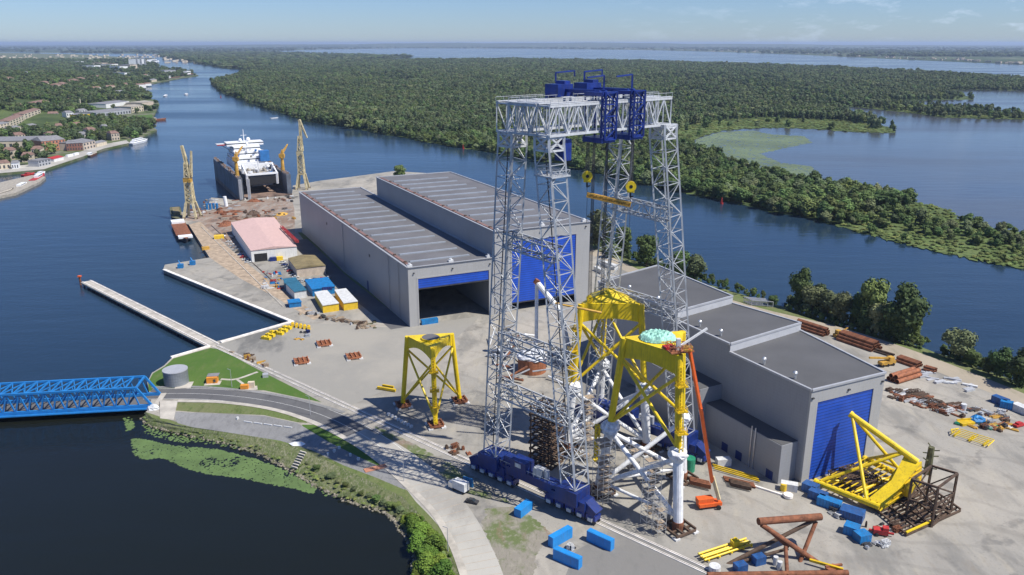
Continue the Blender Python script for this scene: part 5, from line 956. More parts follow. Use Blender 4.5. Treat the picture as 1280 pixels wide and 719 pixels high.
# mobile white trailer by the riverside
boxpx('trailer', 'cont_white', 'white trailer on the sandy road behind the tall hall corner', 'trailer', (748, 331), (768, 338), 3, 3.2)
boxpx('trailer', 'cont_white', 'white box van in front of the sandy road trailer', 'van', (742, 338), (752, 343), 2.5, 2.8)
m = MB(); p = G(871, 366); m.box(p, (5, 2.2, 1.2), .3); m.box(p + V((1, .2, 1.2)), (2, 1.8, .8), .3); solo(m, 'parked_car', 'cont_white', 'white pickup parked on the riverside road behind the stepped hall roof', 'car')
a, b = G(939, 382), G(966, 384); o = thing('pipe_rack', 'grey rack of stacked frames on the river bank', 'rack', a); m = MB()
for j in range(5): k = V((-.4, .9, 0)) * j * 1.6; m.beam(a + k + V((0, 0, 3)), b + k + V((0, 0, 3)), .5, .4); m.beam(a + k + V((0, 0, .5)), b + k + V((0, 0, .5)), .4, .4); [m.beam(a + (b - a) * t + k, a + (b - a) * t + k + V((0, 0, 3)), .35) for t in (0, .25, .5, .75, 1)]
m.build('rack_frame', 'trim', o)
scatter(10, 948, 985, 398, 401, ['crane_ochre', 'quay_wood', 'rust'], 'behind the stepped hall', 'steel_bundle', .6, .3)
scatter(10, 556, 598, 560, 572, ['rust', 'rust_bright', 'brown_steel'], 'in the heap left of the crane base', 'steel_offcut', .5)
m = MB(); p = G(483, 489); m.beam(p + V((-4, 2, .8)), p + V((4, -1, .8)), 1.0, 1.0); m.beam(p + V((-2, 3, 1.4)), p + V((3, 1, 1.4)), .8); solo(m, 'yellow_bundle', 'yellow_dark', 'flat yellow bundle beside the left foot of the lone yellow jacket top', 'bundle')
for i in range(8): x = 496 + i * 4; m = MB(); p = G(x - 10, 519 + i * 2.2); m.box(p, (1.2, 1.0, .9), .5); solo(m, 'concrete_block', 'cont_white', 'white concrete block in the line between the lone yellow jacket top and the crane track', 'concrete block', 'concrete blocks by the crane track')
m = MB(); p = G(560, 545)

# ============================================================ BRIDGE
dz = .6; bn1 = G(190, 507, dz); bn0 = G(-60, 521, dz); bd = (bn1 - bn0).normalized(); bk = V((-bd.y, bd.x, 0)); BW = 11.5; BH = 8.0
o = thing('truss_bridge', 'bright blue steel truss bridge carrying the road over the canal', 'bridge', bn1); BL = (bn1 - bn0).length; npan = 16
up = lambda z: V((0, 0, z))
def bp(t, s, z): return bn0 + bd * (BL * t) + bk * (BW * s) + up(z)
for s in (0, 1):
    m = MB(); m.beam(bp(0, s, 0), bp(1, s, 0), .9, 1.2); m.build('bottom_chord', 'bridge_blue', o); tt = 1 - 1.1 / npan
    m = MB(); m.beam(bp(0, s, BH), bp(tt, s, BH), .8, .8); m.build('top_chord', 'bridge_blue', o)
    m = MB(); m.beam(bp(tt, s, BH), bp(1, s, 0), .8, .8); m.build('end_post', 'bridge_blue', o)
    m = MB()
    for i in range(npan):
        t0, t1 = i / npan, min((i + 1) / npan, 1); tm = (t0 + t1) / 2
        if t1 <= tt + .02: m.beam(bp(t0, s, 0), bp(tm, s, BH), .45); m.beam(bp(tm, s, BH), bp(t1, s, 0), .45)
    m.build('web_member', 'bridge_blue', o)
m = MB()
for i in range(npan):
    t0, t1 = i / npan, (i + 1) / npan
    if t1 < tt + .001: m.beam(bp(t0, 0, BH), bp(t1, 1, BH), .35); m.beam(bp(t0, 1, BH), bp(t1, 0, BH), .35)
    if t0 < tt: m.beam(bp(t0, 0, BH), bp(t0, 1, BH), .45)
m.beam(bp(tt, 0, BH), bp(tt, 1, BH), .7); m.build('top_bracing', 'bridge_blue', o)
m = MB(); m.prism([bp(0, .06, 0)[:2], bp(1.0, .06, 0)[:2], bp(1.0, .94, 0)[:2], bp(0, .94, 0)[:2]], -.5, -.02); m.build('road_deck', asphalt, o)
m = MB(); [m.beam(bp(0, s, .9) , bp(1, s, .9), .12) for s in (-.09, -.17)]; m.prism([bp(0, -.17, 0)[:2], bp(1, -.17, 0)[:2], bp(1, -.05, 0)[:2], bp(0, -.05, 0)[:2]], -.3, .1); m.build('footway', 'bridge_blue', o)
a = bp(1, 0, 0); m = MB(); m.prism([bp(1.001, -.2, 0)[:2], bp(1.03, -.25, 0)[:2], bp(1.03, 1.1, 0)[:2], bp(1.001, 1.1, 0)[:2]], WZ - 1, .3); m.build('abutment', 'quay', o)
m = MB(); a_, b_ = G(196, 503), G(221, 503.5); m.prism([a_[:2], b_[:2], G(214, 527)[:2], G(198, 525)[:2]], 0, .004); 
m = MB(); A_ = [V((*G(200, 523)[:2], .02)), V((*G(217, 525)[:2], .02)), V((*G(222, 504)[:2], .9)), V((*G(200, 503)[:2], .9))]; m.add([tuple(v) for v in A_] + [(v.x, v.y, -1) for v in A_], [(0, 1, 2, 3), (0, 4, 5, 1), (1, 5, 6, 2), (2, 6, 7, 3), (3, 7, 4, 0)]); solo(m, 'slope_paving', 'quay', 'pale paved slope beside the bridge abutment', 'slope')
m = MB(); p = G(193, 514, -1); m.ico(p + V((0, 0, .5)), 2.6, (1.1, .8, .9), .15, 8); solo(m, 'riprap', 'cont_white', 'white stone lump at the foot of the bridge end', 'stones')

# ============================================================ FLOATING DOCK, SHIP, HARBOUR CRANES
dA = G(301, 250, 0); dB = G(364, 244, 0); dd = (dB - dA).normalized(); dk = V((-dd.y, dd.x, 0)); back = G(262, 214, 0); Ld = 150; dlen = (back - dA); dk = dlen.normalized(); Wd = (dB - dA).length
o = thing('floating_dock', 'dark floating dry dock with two long side walls holding a white ship', 'floating dock', dA)
def DP(x, y, z=0): p = dA + dd * x + dk * y; return V((p.x, p.y, z))
def dprism(x0, x1, y0, y1, z0, z1): m = MB(); m.prism([DP(x0, y0)[:2], DP(x1, y0)[:2], DP(x1, y1)[:2], DP(x0, y1)[:2]], z0, z1); return m
dprism(-1, Wd + 1, 0, Ld, WZ - 1, 1.5).build('pontoon', 'dock_brown', o)
for x0, x1 in ((-1, 3.2), (Wd - 3.2, Wd + 1)):
    w_ = dprism(x0, x1, 0, Ld, 1.5, 20).build('side_wall', 'hull_grey', o)
    m = MB()
    for i in range(int(Ld / 2.5)): q = DP((x0 + x1) / 2 + random.uniform(-1.5, 1.5), i * 2.5 + 2, 20); m.box(q, (random.uniform(.8, 2.2), random.uniform(.8, 3), random.uniform(.6, 2.2)), .3)
    m.build('deck_gear', 'dock_brown', w_)
    m = MB(); [m.beam(DP(x, 1, 21.1), DP(x, Ld - 1, 21.1), .12) for x in (x0 + .3, x1 - .3)]; m.build('handrail', 'cont_white', w_)
m = MB(); [m.box(DP(x, -1.5, 0), (2.4, 2.4, 19), .1) for x in (0.5, 8)]; m.build('stair_tower', 'trim', o)
# the ship
o = thing('ship', 'white ship with a tall bridge and blue funnel standing in the floating dock', 'ship', DP(Wd / 2, 10)); hw = Wd * .30; cxs = Wd / 2 + .5
def SP(x, y, z): return DP(cxs + x, y, z)
m = MB(); st = []; prof = [(16, .90, .85), (30, 1, .95), (80, 1, 1), (105, .92, .8), (122, .55, .35), (134, .06, .03)]
ring = []
for y, tw, bw in prof: sh = 0 if y < 100 else (y - 100) * .12; ring += [SP(-hw * bw * .8, y, 3), SP(-hw * bw, y, 7), SP(-hw * tw, y, 13 + sh), SP(hw * tw, y, 13 + sh), SP(hw * bw, y, 7), SP(hw * bw * .8, y, 3)]
fs = []
for i in range(len(prof) - 1):
    for j in range(6): a = i * 6 + j; b = i * 6 + (j + 1) % 6; fs.append((a, a + 6, b + 6, b))
fs += [(0, 1, 2, 3, 4, 5), tuple(range(len(prof) * 6 - 6, len(prof) * 6))[::-1]]; m.add(ring, fs); m.build('hull', 'hull_grey', o)
def sbox(x0, x1, y0, y1, z0, z1, nm, mt, par=o):
    if z0 >= 18.9 or nm == 'superstructure': z0 = 13 + (z0 - 13) * 1.15; z1 = 13 + (z1 - 13) * 1.15; x0 *= 1.18; x1 *= 1.18
    m = MB(); m.prism([SP(x0, y0, 0)[:2], SP(x1, y0, 0)[:2], SP(x1, y1, 0)[:2], SP(x0, y1, 0)[:2]], z0, z1); return m.build(nm, mt, par)
sbox(-hw * .95, hw * .95, 17, 60, 13, 13.4, 'aft_deck', 'deck_tan')
# stern gantry frame (white portal)
m = MB()
for y, z in ((14, 14.5), (34, 21)): m.beam(SP(-hw, y, 4 if y < 20 else 13), SP(-hw, y, z), 1.8); m.beam(SP(hw, y, 4 if y < 20 else 13), SP(hw, y, z), 1.8); m.beam(SP(-hw - .9, y, z), SP(hw + .9, y, z), 1.8)
[m.beam(SP(s * hw, 14, 14.5), SP(s * hw, 34, 21), 1.2) for s in (-1, 1)]; m.beam(SP(0, 30, 13), SP(0, 30, 26), .8); m.build('stern_portal', 'ship_white', o)
sbox(-hw * .9, hw * .9, 13.6, 14.2, 5, 12, 'stern_door', 'black')
sb = sbox(-hw, hw, 62, 112, 13, 19, 'superstructure', 'ship_white')
for y0, y1, z0, z1, k in ((66, 110, 19, 23, .95), (74, 109, 23, 27, .85), (82, 108, 27, 30.5, .78), (90, 106, 30.5, 33.5, 1.1)): sbox(-hw * k, hw * k, y0, y1, z0, z1, 'deckhouse', 'ship_white', sb); sbox(-hw * k - .05, hw * k + .05, y0 - .05, y1 + .05, z0 + 1.5, z0 + 2.4, 'window_band', 'window', sb)
sbox(hw * .5, hw * 1.05, 60, 68, 19, 28, 'funnel', 'ship_blue')
for s in (-1, 1):
    for y in (50, 58, 66, 74): m = MB(); q = SP(s * hw * .95, y, 16 + (y - 50) * .25); m.ico(q, 2.0, (.8, 1.5, .7), 0, 8); m.build('lifeboat', 'ship_white', o)
m = MB(); m.tube(SP(0, 96, 36.5), SP(0, 96, 49), .6, .25); m.beam(SP(-3, 96, 43), SP(3, 96, 43), .4); m.ico(SP(-4, 94, 38.5), 1.8); m.ico(SP(4.5, 97, 38.5), 2.2); m.ico(SP(1, 85, 35), 1.6); m.build('mast', 'ship_white', o)
m = MB(); m.prism([SP(-hw * 1.9, 96, 0)[:2], SP(-hw * .6, 96, 0)[:2], SP(-hw * .6, 108, 0)[:2], SP(-hw * 1.9, 108, 0)[:2]], 34, 34.8); m.beam(SP(-hw * 1.6, 102, 34), SP(-hw * .7, 102, 25), .8); m.build('helideck', 'cont_white', o)
m = MB(); m.prism([SP(-hw * 1.9, 95.5, 0)[:2], SP(-hw * .9, 95.5, 0)[:2], SP(-hw * .9, 96, 0)[:2], SP(-hw * 1.9, 96, 0)[:2]], 33.8, 34.9); m.build('helideck_edge', 'hull_red', o)
for i in range(90): q = SP(random.uniform(-hw * .9, hw * .9), random.uniform(18, 60) if i % 2 else random.uniform(62, 108), 13.4); z = 13.4 if i % 2 else random.choice([19.9, 24.5, 29.1]); m = MB(); m.box((q.x, q.y, z), (random.uniform(.8, 2.6), random.uniform(1, 3.5), random.uniform(.8, 3))); m.build('deck_unit', random.choice(['ship_white', 'ship_white', 'deck_tan', 'ship_blue', 'trim']), o)
o.location.z += 6
# dock cranes on the walls
def dock_crane(p, zb, zt, label, mt='crane_ochre', hgt=8):
    o = thing('dock_crane', label, 'dock crane', p); m = MB(); m.tube(V((p.x, p.y, zb)), V((p.x, p.y, zt)), 1.9, 1.4, n=12); m.build('tower', mt, o)
    m = MB(); m.box((p.x, p.y, zt), (5, 4, 3)); m.tube(V((p.x, p.y, zt - 1)), V((p.x, p.y, zt)), 2.6); m.build('cab', mt, o); m = MB(); m.lattice(V((p.x, p.y, zt + 2)), V((p.x + .6, p.y + 1, zt + hgt)), 2.2, 2.2, 4, .4, .3, .8, .8); m.lattice(V((p.x, p.y + 1, zt + 3)), V((p.x + 1.5, p.y + 18, zt + hgt + 3)), 1.6, 1.6, 6, .3, .2, .6, .6); m.build('jib', mt, o)
dock_crane(DP(1.2, 14), 20, 35, 'ochre column crane on the left wall of the floating dock'); dock_crane(DP(Wd - 1.2, 22), 20, 34, 'ochre column crane on the right wall of the floating dock', hgt=7)
# big portal cranes with luffing jibs
def portal(px, py, pytop, label, lean, jl, double=False):
    p = G(px, py); o = thing('portal_crane', label, 'harbour crane', p); Ht = AY(px, pytop, p.y).z; zc = Ht * .50
    m = MB(); w_ = 5.2
    for sx in (-1, 1):
        for sy in (-1, 1): m.beam(p + V((sx * w_, sy * w_, 0)), p + V((sx * 2.8, sy * 2.8, Ht * .22)), 1.7)
    m.box(p + V((0, 0, Ht * .21)), (5.6, 5.6, 1.6)); m.build('portal', 'crane_cream', o)
    for sx in (-1, 1):
        for sy in (-1, 1): m = MB(); m.box(p + V((sx * w_, sy * w_, 0)), (2.8, 1.4, 1.2)); m.build('wheel_bogie', 'brown_steel', o)
    m = MB(); m.lattice(p + V((0, 0, Ht * .22)), p + V((0, 0, zc)), 5.6, 5.6, 4, .9, .6, 4.8, 4.8, cross=True); m.build('tower', 'crane_cream', o)
    m = MB(); m.box(p + V((-.6, 1, zc)), (5.4, 6.5, 4)); m.box(p + V((2.6, -3, zc + .5)), (2, 2, 2.6)); m.build('cab', 'crane_ochre' if double else 'crane_cream', o)
    m = MB(); m.lattice(p + V((0, 0, zc + 4)), p + V((lean * .2, 1, zc + (Ht - zc) * .55)), 4.2, 4.2, 3, .7, .5, 2.2, 2.2); m.build('a_frame', 'crane_cream', o)
    tip = p + V((lean, 4, Ht)); m = MB(); 
    m.lattice(p + V((1.4, 2, zc + 4)), tip, 2.8, 2.4, 7, .7, .45, 1.5, 1.3); m.build('jib', 'crane_cream', o)
    m = MB()
    if double: m.lattice(p + V((3.0, 0, zc + 6)), p + V((4.6, 2, Ht * .93)), 1.6, 1.6, 6, .5, .3, .8, .8)
    else: m.lattice(tip + V((-.5, 0, .6)), tip + V((jl, -2, -Ht * .25)), 1.8, 1.8, 6, .45, .3, .7, .7)
    m.build('fly_jib', 'crane_cream', o)
portal(240.5, 272, 183, 'cream portal crane with two raised arms at the left quay beside the dock', -3.5, 0, True)
portal(378.5, 236, 151, 'cream portal crane with a bent jib behind the far end of the long hall', 1.0, 6.5)
# harbour boats and pontoons at the quay
def boat(name, label, a, b, wd, ht, mt, cab=None, cabm='ship_white', group=None, deck='deck_tan'):
    a = G(*a, WZ); b = G(*b, WZ); d = (b - a); L = d.length; d.normalize(); k = V((-d.y, d.x, 0)); o = thing(name, label, 'boat', (a.x, a.y, WZ), group); m = MB()
    P = [(0, -.42), (.08, -.5), (.75, -.5), (1, 0), (.75, .5), (.08, .5), (0, .42)]
    lo = [a + d * L * (.04 + x * .9) + k * wd * y * .8 + V((0, 0, -.6)) for x, y in P]; hi = [a + d * L * x + k * wd * y + V((0, 0, ht * (1 + (.35 if x == 1 else 0)))) for x, y in P]; n = len(P)
    m.add(lo + hi, [tuple(range(n))[::-1]] + [(i, (i + 1) % n, n + (i + 1) % n, n + i) for i in range(n)]); m.build('hull', mt, o)
    m = MB(); m.add([p + V((0, 0, -.12)) for p in hi], [tuple(range(n))]); m.build('deck', deck, o)
    for t0, t1, w_, z0, h_ in (cab or ()):
        m = MB(); m.prism([(a + d * L * t + k * wd * s * w_)[:2] for t, s in ((t0, -.5), (t1, -.5), (t1, .5), (t0, .5))], WZ + ht * z0 - .1, WZ + ht * z0 + h_); cb = m.build('cabin', cabm, o)
        m = MB(); m.prism([(a + d * L * t + k * wd * s * w_ * 1.01)[:2] for t, s in ((t0 + .01, -.5), (t1 - .01, -.5), (t1 - .01, .5), (t0 + .01, .5))], WZ + ht * z0 + h_ * .45, WZ + ht * z0 + h_ * .75); m.build('window_band', 'window', cb)
    return o
boat('barge', 'low grey barge with rust red hold moored left of the wooden quay', (222, 281), (234, 305), 11, 3, 'hull_dark', [(.0, .14, .9, 1, 1.5), (.82, .92, .9, 1, 1.3)], 'ship_white', deck='rust')
boat('work_pontoon', 'green brown work boat with clutter behind the grey barge', (219, 262), (223, 279), 9, 2.5, 'hull_dark', [(.3, .7, .6, 1, 3)], 'olive_roof', deck='moss')
boat('ferry', 'white passenger ferry moored at the end of the town quay', (163, 181.5), (185, 176.5), 8, 2.8, 'ship_white', [(.12, .8, .75, 1, 2.4), (.2, .65, .6, 1.85, 2.2)], deck='ship_white')
boat('barge', 'small brown barge at the town quay beside the white buses', (110, 196.5), (121, 191.5), 7, 2.2, 'rust', [(.1, .35, .6, 1, 2.4)], deck='deck_tan')
boat('barge', 'rust orange barge at the end of the grassy point', (191, 151.5), (208, 150), 12, 3, 'rust_bright', [(.05, .2, .6, 1, 3)], 'cream_wall', deck='rust')
boat('tug', 'red tug at the outer end of the left quay', (40, 229), (56, 220), 7, 2.8, 'hull_red', [(.35, .7, .6, 1, 2.6)], deck='hull_red')
boat('tug', 'red boat lying behind the outer red tug', (28, 221.5), (44, 218.5), 6, 2.2, 'hull_red', [(.3, .6, .6, 1, 1.6)], 'hull_red', deck='hull_red')
boat('motor_yacht', 'white motor boat moored inside the red tug', (20, 238), (34, 231), 6, 2.2, 'ship_white', [(.25, .75, .7, 1, 2)], deck='ship_white')
boat('motor_yacht', 'white boat behind the red tug tip', (45, 220), (57, 217), 5, 2.0, 'ship_white', [(.3, .7, .7, 1, 1.6)], deck='ship_white')
boat('barge', 'long dark barge with tan deck moored at the very left edge', (-20, 250), (18, 239), 8, 3.0, 'hull_dark', [(.1, .2, .6, 1, 2.4)], 'cont_yellow', deck='deck_tan')
boat('speedboat', 'tiny white speedboat crossing the wide river between dock and forest', (338, 148.5), (348, 147.5), 4, 1.2, 'ship_white', deck='ship_white')
boat('speedboat', 'tiny white boat in mid river, left of the far forest tip', (205, 121), (209, 119.5), 6, 2, 'ship_white', [(.3, .7, .6, 1, 2)], deck='ship_white')
boat('speedboat', 'tiny white boat in mid river, right of the other tiny one', (231, 118.8), (235, 118), 6, 2, 'ship_white', [(.3, .7, .6, 1, 2)], deck='ship_white')
boat('cargo_ship', 'far white ship moored at the distant port point', (186, 80.5), (199, 79), 40, 14, 'ship_white', [(.1, .6, .8, 1, 16)], deck='ship_white')
boat('cargo_ship', 'far grey and white ship at the outer end of the distant port', (226, 96), (245, 94.5), 22, 8, 'hull_grey', [(.3, .55, .8, 1, 14)], deck='rust')
boat('cargo_ship', 'far dark barge with red deck beside the distant port quay', (208, 99.5), (226, 97.5), 16, 5, 'hull_grey', [(.1, .2, .8, 1, 8)], deck='rust')
def buoy(x, y, label): o = thing('buoy', label, 'buoy', G(x, y, WZ)); p = G(x, y, WZ); m = MB(); m.tube(p + V((0, 0, -.3)), p + V((0, 0, 1.2)), 1.5, n=12); m.build('float', 'hull_red', o); m = MB(); m.lattice(p + V((0, 0, 1.2)), p + V((0, 0, 5)), 1.6, 1.6, 3, .3, .25, .5, .5); m.ico(p + V((0, 0, 5.2)), .6); m.build('tower', 'hull_red', o)
buoy(902, 255, 'red channel buoy off the tree lined bank right of the crane'); buoy(579, 186, 'red channel buoy close to the far forest bank left of the crane'); buoy(276, 122, 'small red buoy near the far forest tip')
# clutter around the dock head
scatter(44, 228, 300, 250, 268, ['rust', 'brown_steel', 'deck_tan', 'rust', 'cont_white', 'grey_steel'], 'between left portal crane and dock', 'scrap_pile', 1.1)
scatter(40, 270, 335, 262, 280, ['rust', 'rust_bright', 'brown_steel', 'deck_tan'], 'behind the pink roofed workshop', 'scrap_pile', 1.3)
scatter(34, 300, 366, 244, 252, ['rust', 'cont_white', 'brown_steel', 'dark_steel', 'cont_white'], 'before the floating dock mouth', 'gear_heap', .9)
scatter(16, 330, 368, 262, 276, ['crane_ochre', 'dark_steel', 'quay_wood', 'trim'], 'beside the far part of the long hall', 'steel_frame', 1.0)
scatter(10, 268, 300, 290, 300, ['dark_steel', 'silver', 'cont_white'], 'left of the pink roofed workshop', 'gear_heap', .7)
for i in range(4): m = MB(); p = G(259 + i * 4.2, 262); m.tube(p, p + V((0, 0, 5.5)), 1.1, n=10); solo(m, 'gas_tank', 'cont_blue', 'pale blue upright tank in the row right of the left portal crane', 'tank', 'blue tanks near the left portal crane')
m = MB(); p = G(283, 258); m.tube(p, p + V((-.8, 0, 9)), 1.6, n=12); solo(m, 'chimney', 'ship_white', 'short white chimney standing in front of the dock', 'chimney')
rustg = ground_mat('rusty_ground_mat', (.27, .235, .20), [(.03, .45, .58, (.20, .14, .10), .8), (.09, .5, .62, (.13, .10, .085), .7), (.4, .48, .6, (.30, .15, .09), .5), (.2, .5, .7, (.38, .35, .31), .6)])
sheet('dock_yard_ground', [(226, 276), (224, 268), (262, 264), (300, 252), (364, 246), (368, 262), (369, 300), (345, 284), (290, 291), (306, 318), (292, 312), (268, 294), (250, 277)], rustg, .008)
def mound(x, y, sx, sy, h_, mt, lab):
    p = G(x, y); N = 14; vs = []; fs = []; m = MB(); r_ = random.Random(int(x))
    for i in range(N + 1):
        for j in range(N + 1): u, v = i / N * 2 - 1, j / N * 2 - 1; rr = math.hypot(u, v); vs.append((p.x + u * sx, p.y + v * sy, .05 + max(0, 1 - rr ** 2) * h_ * r_.uniform(.5, 1.2)))
    fs = [(i * (N + 1) + j, (i + 1) * (N + 1) + j, (i + 1) * (N + 1) + j + 1, i * (N + 1) + j + 1) for i in range(N) for j in range(N) if math.hypot((i + .5) / N * 2 - 1, (j + .5) / N * 2 - 1) < 1.02]
    m.add(vs, fs); solo(m, 'scrap_mound', mt, lab, 'scrap mound')
mound(282, 281, 5, 9, 3.5, 'rust', 'dark rust scrap mound left behind the pink roofed workshop'); mound(316, 268, 5, 9, 3.5, 'brown_steel', 'dark scrap mound behind the middle of the pink roofed workshop'); mound(276, 266, 6, 4, 2, 'rust', 'rust scrap mound just right of the left portal crane'); mound(293, 265, 8, 3, 1.5, 'rust', 'long rust scrap mound before the dock corner'); mound(352, 268, 5, 7, 1.6, 'crane_ochre', 'ochre heap on the yard beside the far end of the long hall'); mound(318, 252, 7, 4, 2.5, 'rust', 'rust heap in the mouth of the dock')
sheet('wooden_quay', [(236, 281), (250, 303), (262, 322), (300, 348), (345, 372), (366, 385), (392, 400), (402, 396), (370, 375), (335, 350), (300, 322), (268, 294), (250, 277)], M['quay_wood'], .02)
for off in (0, 1): a = G(252 + off * 12, 284 - off * 2); b = G(354 + off * 16, 384 - off * 6); m = MB(); m.beam(a + V((0, 0, .15)), b + V((0, 0, .15)), .5, .25); solo(m, 'crane_rail', 'rail_steel' if off else 'quay', '%s rail strip along the wooden quay' % ('inner dark' if off else 'outer pale'), 'rail')

# ============================================================ TOWN ON THE LEFT BANK
TB = []
def house(label, a, b, depth, ht, wall, roof, rh=0, wins=0, floors=0, cat='building', group=None, name='town_house', z=0, cut=True):
    a = G(*a); b = G(*b); d = (b - a).normalized(); k = V((-d.y, d.x, 0)); c4 = [a, b, b + k * depth, a + k * depth]
    zz = 0
    if z: zz = max(0, min(town_h(p.x, p.y) for p in c4) - 1)
    for i in range(4): c4[i] = V((c4[i].x, c4[i].y, zz))
    TB.append((((a + b) / 2 + k * depth / 2)[:2], max((b - a).length, depth) * .62))
    o = thing(name, label, cat, a if not z else (a.x, a.y, zz), group); m = MB(); m.prism([p[:2] for p in c4], zz, zz + ht); w_ = m.build('wall', wall, o)
    cen = sum(c4, V()) / 4; up_ = V((0, 0, ht + .02)); Q = [p + (p - cen).normalized() * .6 + up_ for p in c4]; m = MB()
    if rh: e = (Q[0] + Q[3]) / 2 + V((0, 0, rh)) + d * rh * .6; f = (Q[1] + Q[2]) / 2 + V((0, 0, rh)) - d * rh * .6; m.add(Q + [e, f], [(0, 1, 5, 4), (2, 3, 4, 5), (3, 0, 4), (1, 2, 5), (3, 2, 1, 0)])
    else: m.prism([q[:2] for q in Q], zz + ht + .02, zz + ht + .7)
    m.build('roof', roof, o)
    if wins:
        first = None; L = (b - a).length
        for fl_ in range(floors):
            for i in range(wins):
                p = a + d * L * (i + .5) / wins - k * .06 + V((0, 0, 1.2 + fl_ * ht / floors))
                if first is None: m = MB(); m.box((0, 0, 0), (L / wins * .45, .15, ht / floors * .5), math.atan2(d.y, d.x)); first = m.build('window', 'window', None); first.parent = o; first.location = p - a
                else: q = first.copy(); S.collection.objects.link(q); q.parent = o; q.location = p - a
    return o
house('long flat grey roofed hall with a cream fascia at the left edge of the town', (-30, 186), (50, 184), 60, 9, 'cream_wall', 'grey_roof', 0, 10, 1)
house('tall pinkish brick block with a grey mansard roof in the town', (54, 190), (83, 187), 30, 14, 'terracotta', 'grey_roof', 5, 7, 3)
house('red brick warehouse with a dark roof by the town quay', (84, 189), (104, 188), 34, 10, 'brick', 'grey_roof', 3, 6, 2)
house('pale brick warehouse end next to the red brick one by the town quay', (105, 188), (120, 184.5), 34, 10, 'beige_wall', 'grey_roof', 3, 4, 2)
house('low pale shed right of the brick warehouses', (121, 184), (134, 181), 14, 5, 'cream_wall', 'grey_roof', 2)
house('low orange roofed house at the left edge behind the barges', (-8, 213), (14, 211), 16, 7, 'cream_wall', 'tile_roof', 3, 4, 1)
house('low pale blue walled house beside the orange roofed one', (15, 211.5), (24, 211), 14, 7, 'ship_white', 'grey_roof', 2, 3, 1)
house('grey two storey quay house behind dark trees', (49, 209), (64, 206), 14, 7, 'trim', 'grey_roof', 0, 4, 2)
house('small pavilion with a red roof on the town quay', (68, 203), (80, 200), 12, 4, 'white_wall', 'hull_red', 2)
house('long cream apartment block at the left edge of the hillside', (-10, 170), (14, 165), 22, 15, 'cream_wall', 'grey_roof', 2, 6, 4)
house('cream apartment block, middle one of the stepped hillside row', (14, 163), (31, 155), 20, 15, 'cream_wall', 'tile_roof', 3, 5, 4)
house('cream apartment block, right end of the stepped hillside row', (32, 154), (52, 147), 20, 16, 'cream_wall', 'tile_roof', 3, 5, 4)
house('small cream house below the hillside row', (16, 168), (27, 166), 14, 10, 'cream_wall', 'grey_roof', 2, 3, 2)
house('small cream house right of the other below the hillside row', (37, 164), (47, 162.5), 14, 9, 'cream_wall', 'grey_roof', 2, 3, 2)
house('brown roofed block above the hillside row', (32, 141), (47, 138), 26, 14, 'beige_wall', 'tile_roof', 4)
house('wide brown roofed block at the top right of the hillside row', (48, 137), (63, 134), 26, 13, 'beige_wall', 'tile_roof', 4)
house('long white and grey factory hall behind the grassy point', (121, 147), (164, 142), 50, 9, 'trim', 'grey_roof', 2, 12, 1)
house('long white shed behind the factory hall', (133, 136), (162, 132), 50, 10, 'white_wall', 'grey_roof', 2)
house('cream building by the river end of the factory', (165, 141), (180, 139), 40, 12, 'cream_wall', 'deck_tan', 2, 5, 2)
house('low brown quay shed on the river end', (178, 133), (192, 131), 40, 8, 'beige_wall', 'deck_tan', 2)
house('yellow walled building left of the factory hall', (96, 150), (114, 148), 30, 9, 'cont_yellow', 'grey_roof', 0, 5, 1)
for i, (x, y) in enumerate(((74, 120), (81, 118), (88, 115), (95, 113), (103, 110), (111, 107), (118, 105), (60, 119), (125, 103))): house('red roofed hillside house in the row rising towards the far port', (x, y), (x + 6, y - .8), 26, 11, 'cream_wall', 'tile_roof', 5, group='hillside row houses', z=1)
hr = random.Random(42); spots = [(5, 200), (28, 203), (40, 197), (62, 176), (98, 176), (112, 173), (140, 176), (150, 170), (128, 166), (70, 166), (92, 163), (60, 147), (72, 142), (84, 132), (44, 128), (20, 131), (8, 137), (26, 122), (12, 118), (96, 129), (108, 124), (118, 119), (134, 116), (150, 112), (164, 118), (148, 122), (172, 111), (182, 108), (140, 104), (160, 101), (178, 97), (34, 108), (52, 104), (80, 104), (190, 103), (20, 176), (100, 143), (84, 150)]
for i, (x, y) in enumerate(spots):
    w_ = hr.uniform(6, 14) * (y / 150) ** .7; wl = hr.choice(['cream_wall', 'white_wall', 'beige_wall', 'white_wall']); rf_ = hr.choice(['tile_roof', 'grey_roof', 'tile_roof']); zone = 'by the town quay' if y > 185 else 'near the brick warehouses' if y > 160 else 'around the factory hall' if y > 128 else 'high up the left bank'
    lab = '%s house with a %s roof among trees %s' % ({'cream_wall': 'small cream', 'white_wall': 'small white', 'beige_wall': 'small tan'}[wl], 'red' if rf_ == 'tile_roof' else 'grey', zone); house(lab, (x, y), (x + w_, y - hr.uniform(.2, 1.2)), hr.uniform(11, 20), hr.uniform(7, 13), wl, rf_, 3.5, 3 if y > 128 else 0, 2, group=lab, z=1 if y < 125 else 0)
